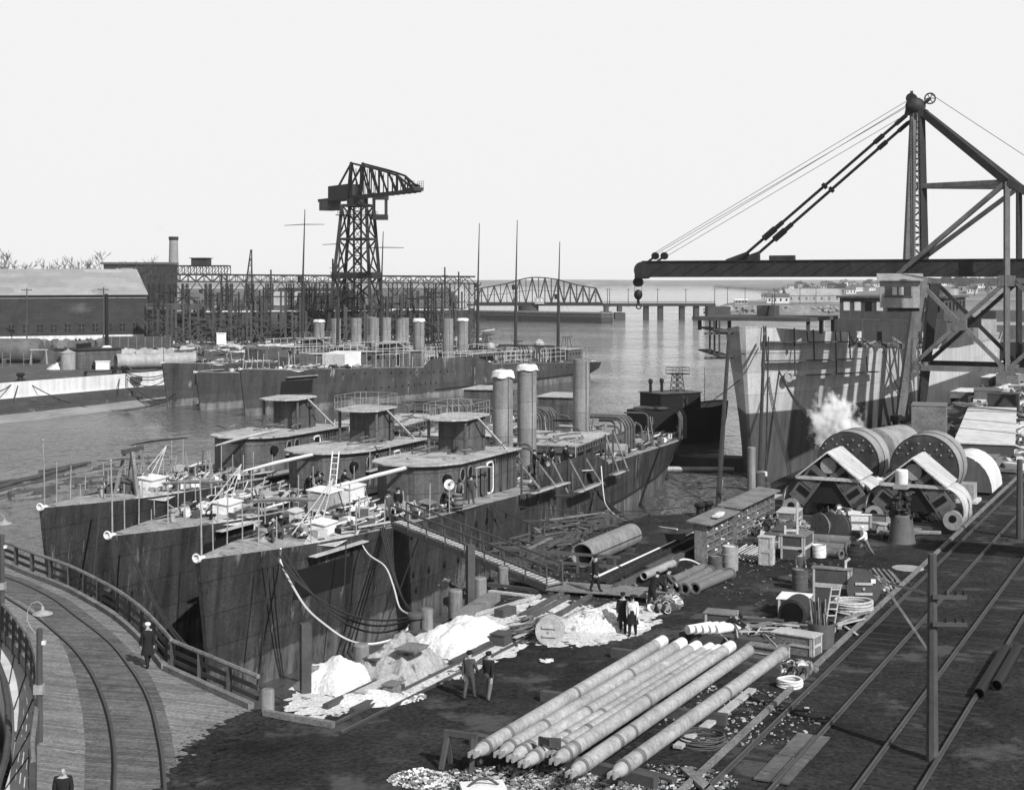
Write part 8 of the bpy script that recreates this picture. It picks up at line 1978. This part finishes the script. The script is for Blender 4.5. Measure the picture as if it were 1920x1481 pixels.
# ------------------------------------------------------------ steam and smoke
def puff(name, c, s, dens, seed, label, grow=2.3):
    m = bpy.data.materials.new(name); m.use_nodes = True; nt = m.node_tree; N, L = nt.nodes, nt.links; N.remove(N['Principled BSDF'])
    pv = N.new('ShaderNodeVolumePrincipled'); pv.inputs['Color'].default_value = (.97, .97, .97, 1); L.new(pv.outputs[0], N['Material Output'].inputs['Volume'])
    tc = N.new('ShaderNodeTexCoord'); ln = N.new('ShaderNodeVectorMath'); ln.operation = 'LENGTH'; L.new(tc.outputs['Object'], ln.inputs[0])
    mp = N.new('ShaderNodeMapping'); mp.inputs['Location'].default_value = (seed, seed*2, 0); L.new(tc.outputs['Object'], mp.inputs[0])
    nz = N.new('ShaderNodeTexNoise'); nz.inputs['Scale'].default_value = 2.8; nz.inputs['Detail'].default_value = 8; nz.inputs['Roughness'].default_value = .65; L.new(mp.outputs[0], nz.inputs['Vector'])
    a = N.new('ShaderNodeMath'); a.operation = 'MULTIPLY_ADD'; L.new(nz.outputs['Fac'], a.inputs[0]); a.inputs[1].default_value = grow; a.inputs[2].default_value = -.35*grow+.25
    b = N.new('ShaderNodeMath'); b.operation = 'SUBTRACT'; L.new(a.outputs[0], b.inputs[0]); L.new(ln.outputs['Value'], b.inputs[1])
    d = N.new('ShaderNodeMath'); d.operation = 'MULTIPLY'; d.use_clamp = False; L.new(b.outputs[0], d.inputs[0]); d.inputs[1].default_value = dens
    e = N.new('ShaderNodeMath'); e.operation = 'MAXIMUM'; L.new(d.outputs[0], e.inputs[0]); e.inputs[1].default_value = 0; L.new(e.outputs[0], pv.inputs['Density'])
    mb = MB(); mb.ball((0, 0, 0), 1.0, 18, 12); o = stuff(name, mb, m, label); o.location = c; o.scale = s; return o
puff('steam', D(1563, 795, 104), (2.7, 2.0, 3.2), 16, 3.1, 'white steam blowing off behind the left big boiler')
puff('chimney_smoke', D(303, 428, 600), (6, 3, 4.5), .25, 1.7, 'thin smoke drifting from the tall chimney')
puff('stove_smoke', D(150, 578, 244), (3.6, 1.2, 1.5), .3, 5.2, 'thin smoke drifting left from the hut stovepipe')

# staging hung on the near destroyer's side
T = thing('side_staging', 'raw timber staging brackets and planks hung on the near destroyer side', 'staging', tuple(SP1[0].location), SP1[0].rotation_euler.z)
sh1, db1 = SP1[1], SP1[2]
for s, up_, dn in ((31.2, 2.0, .3), (34.4, 1.9, .4), (37.2, 1.9, 1.2), (41.3, 1.5, 1.4), (45.4, 1.2, 1.4), (50.8, 2.4, 1.5), (53.0, 2.6, 1.2)):
    y = -db1(s)-.14; z = sh1(s)
    mb = MB(); mb.bar((s, y, z-dn), (s, y, z+up_), .12, .1); part('post', mb, M['wood_d'], T)
    mb = MB(); mb.bar((s+.05, y, z+up_-.1), (s+.9, y-.9, z-dn+.7), .1, .12); part('strut', mb, M['wood'], T)
    mb = MB(); mb.bar((s, y, z-dn+.6), (s+.1, y-1.2, z-dn+.65), .1, .1); part('bearer', mb, M['wood_d'], T)
for a, b, dz, o in ((30.6, 38.0, .22, .8), (40.6, 46.4, -.75, .8), (50.2, 54, -.6, .7)):
    for k in (0, .34): mb = MB(); mb.bar((a, -db1(a)-o-k, sh1(a)+dz), (b, -db1(b)-o-k, sh1(b)+dz), .28, .06); part('plank', mb, M['wood_l' if k else 'wood'], T)

# cinders trodden over the edge of the planked pier
mb = MB(); zz = .037; bl_ = [G(*p) for p in ((335, 1490), (365, 1440), (395, 1400), (430, 1374), (470, 1350), (508, 1338))]
for i in range(420):
    k = R.randrange(5); p = bl_[k]+(bl_[k+1]-bl_[k])*R.random(); d_ = (bl_[k+1]-bl_[k]).normalized(); n_ = V((-d_.y, d_.x, 0)); o_ = abs(R.gauss(0, .55)); s_ = R.uniform(.04, .3)*max(.15, 1.2-o_); zz += .000015
    c = p+n_*(o_-.12); w0 = R.random()*6; n = 9
    mb.add([(c.x+s_*(1+R.uniform(-.4, .4))*math.cos(w0+6.283*j/n)*1.6, c.y+s_*(1+R.uniform(-.4, .4))*math.sin(w0+6.283*j/n), zz) for j in range(n)], [tuple(range(n))])
stuff('trodden_cinders', mb, M['ground'], 'dark cinders trodden over the edge of the planked pier')
SKYMUL, SKYCAP = 1.5, 6.3
# ------------------------------------------------------------ light, camera
sc = bpy.context.scene
w = bpy.data.worlds.new('World'); sc.world = w; w.use_nodes = True
nt = w.node_tree; bg = nt.nodes['Background']
sky = nt.nodes.new('ShaderNodeTexSky'); sky.sky_type = 'NISHITA'; sky.sun_disc = False
SUND = V((.57, -.82, 0)).normalized(); EL = rad(38)
SUN = V((SUND.x*math.cos(EL), SUND.y*math.cos(EL), math.sin(EL)))
sky.sun_elevation = EL; sky.sun_rotation = math.atan2(SUND.x, SUND.y)
sky.air_density = 1.0; sky.dust_density = .4; sky.ozone_density = 1.0
sep = nt.nodes.new('ShaderNodeSeparateColor'); nt.links.new(sky.outputs[0], sep.inputs[0])      # one grey channel of the sky
pw = nt.nodes.new('ShaderNodeMath'); pw.operation = 'MULTIPLY'; nt.links.new(sep.outputs[1], pw.inputs[0]); pw.inputs[1].default_value = SKYMUL
ml = nt.nodes.new('ShaderNodeMath'); ml.operation = 'MINIMUM'; nt.links.new(pw.outputs[0], ml.inputs[0]); ml.inputs[1].default_value = SKYCAP      # the plate is fully exposed by the bright low sky
cmb = nt.nodes.new('ShaderNodeCombineColor')
for i in range(3): nt.links.new(ml.outputs[0], cmb.inputs[i])
nt.links.new(cmb.outputs[0], bg.inputs[0]); bg.inputs[1].default_value = .12
sl = bpy.data.lights.new('sun', 'SUN'); sl.energy = 5.0; sl.angle = rad(.5); sl.color = (1, 1, 1)
so = bpy.data.objects.new('sun', sl); COL.objects.link(so); so.rotation_euler = (-SUN).to_track_quat('-Z', 'Y').to_euler(); so.location = (60, -60, 90)
cam = bpy.data.cameras.new('camera'); co = bpy.data.objects.new('camera', cam); COL.objects.link(co)
co.location = (0, 0, HC); co.rotation_euler = (math.pi/2, 0, 0)
cam.sensor_width = 36; cam.lens = 36*FL/1920; cam.shift_y = -(740.5-HY)/1920; cam.clip_end = 20000; cam.clip_start = .5
sc.camera = co
sc.cycles.volume_bounces = 4
sc.view_settings.view_transform = 'Standard'; sc.view_settings.look = 'None'; sc.view_settings.exposure = .25; sc.view_settings.gamma = 1

# haze: one even box of air round the whole scene
hz = MB(); hz.bbox(-5000, 5000, -200, 7000, -10.5, 47)
hm = bpy.data.materials.new('haze'); hm.use_nodes = True; hn = hm.node_tree; hn.nodes.remove(hn.nodes['Principled BSDF'])
hv = hn.nodes.new('ShaderNodeVolumePrincipled'); hv.inputs['Color'].default_value = (.95, .95, .95, 1); hv.inputs['Density'].default_value = .00007
hn.links.new(hv.outputs[0], hn.nodes['Material Output'].inputs['Volume'])
stuff('haze', hz, hm, 'thin pale haze over the river')
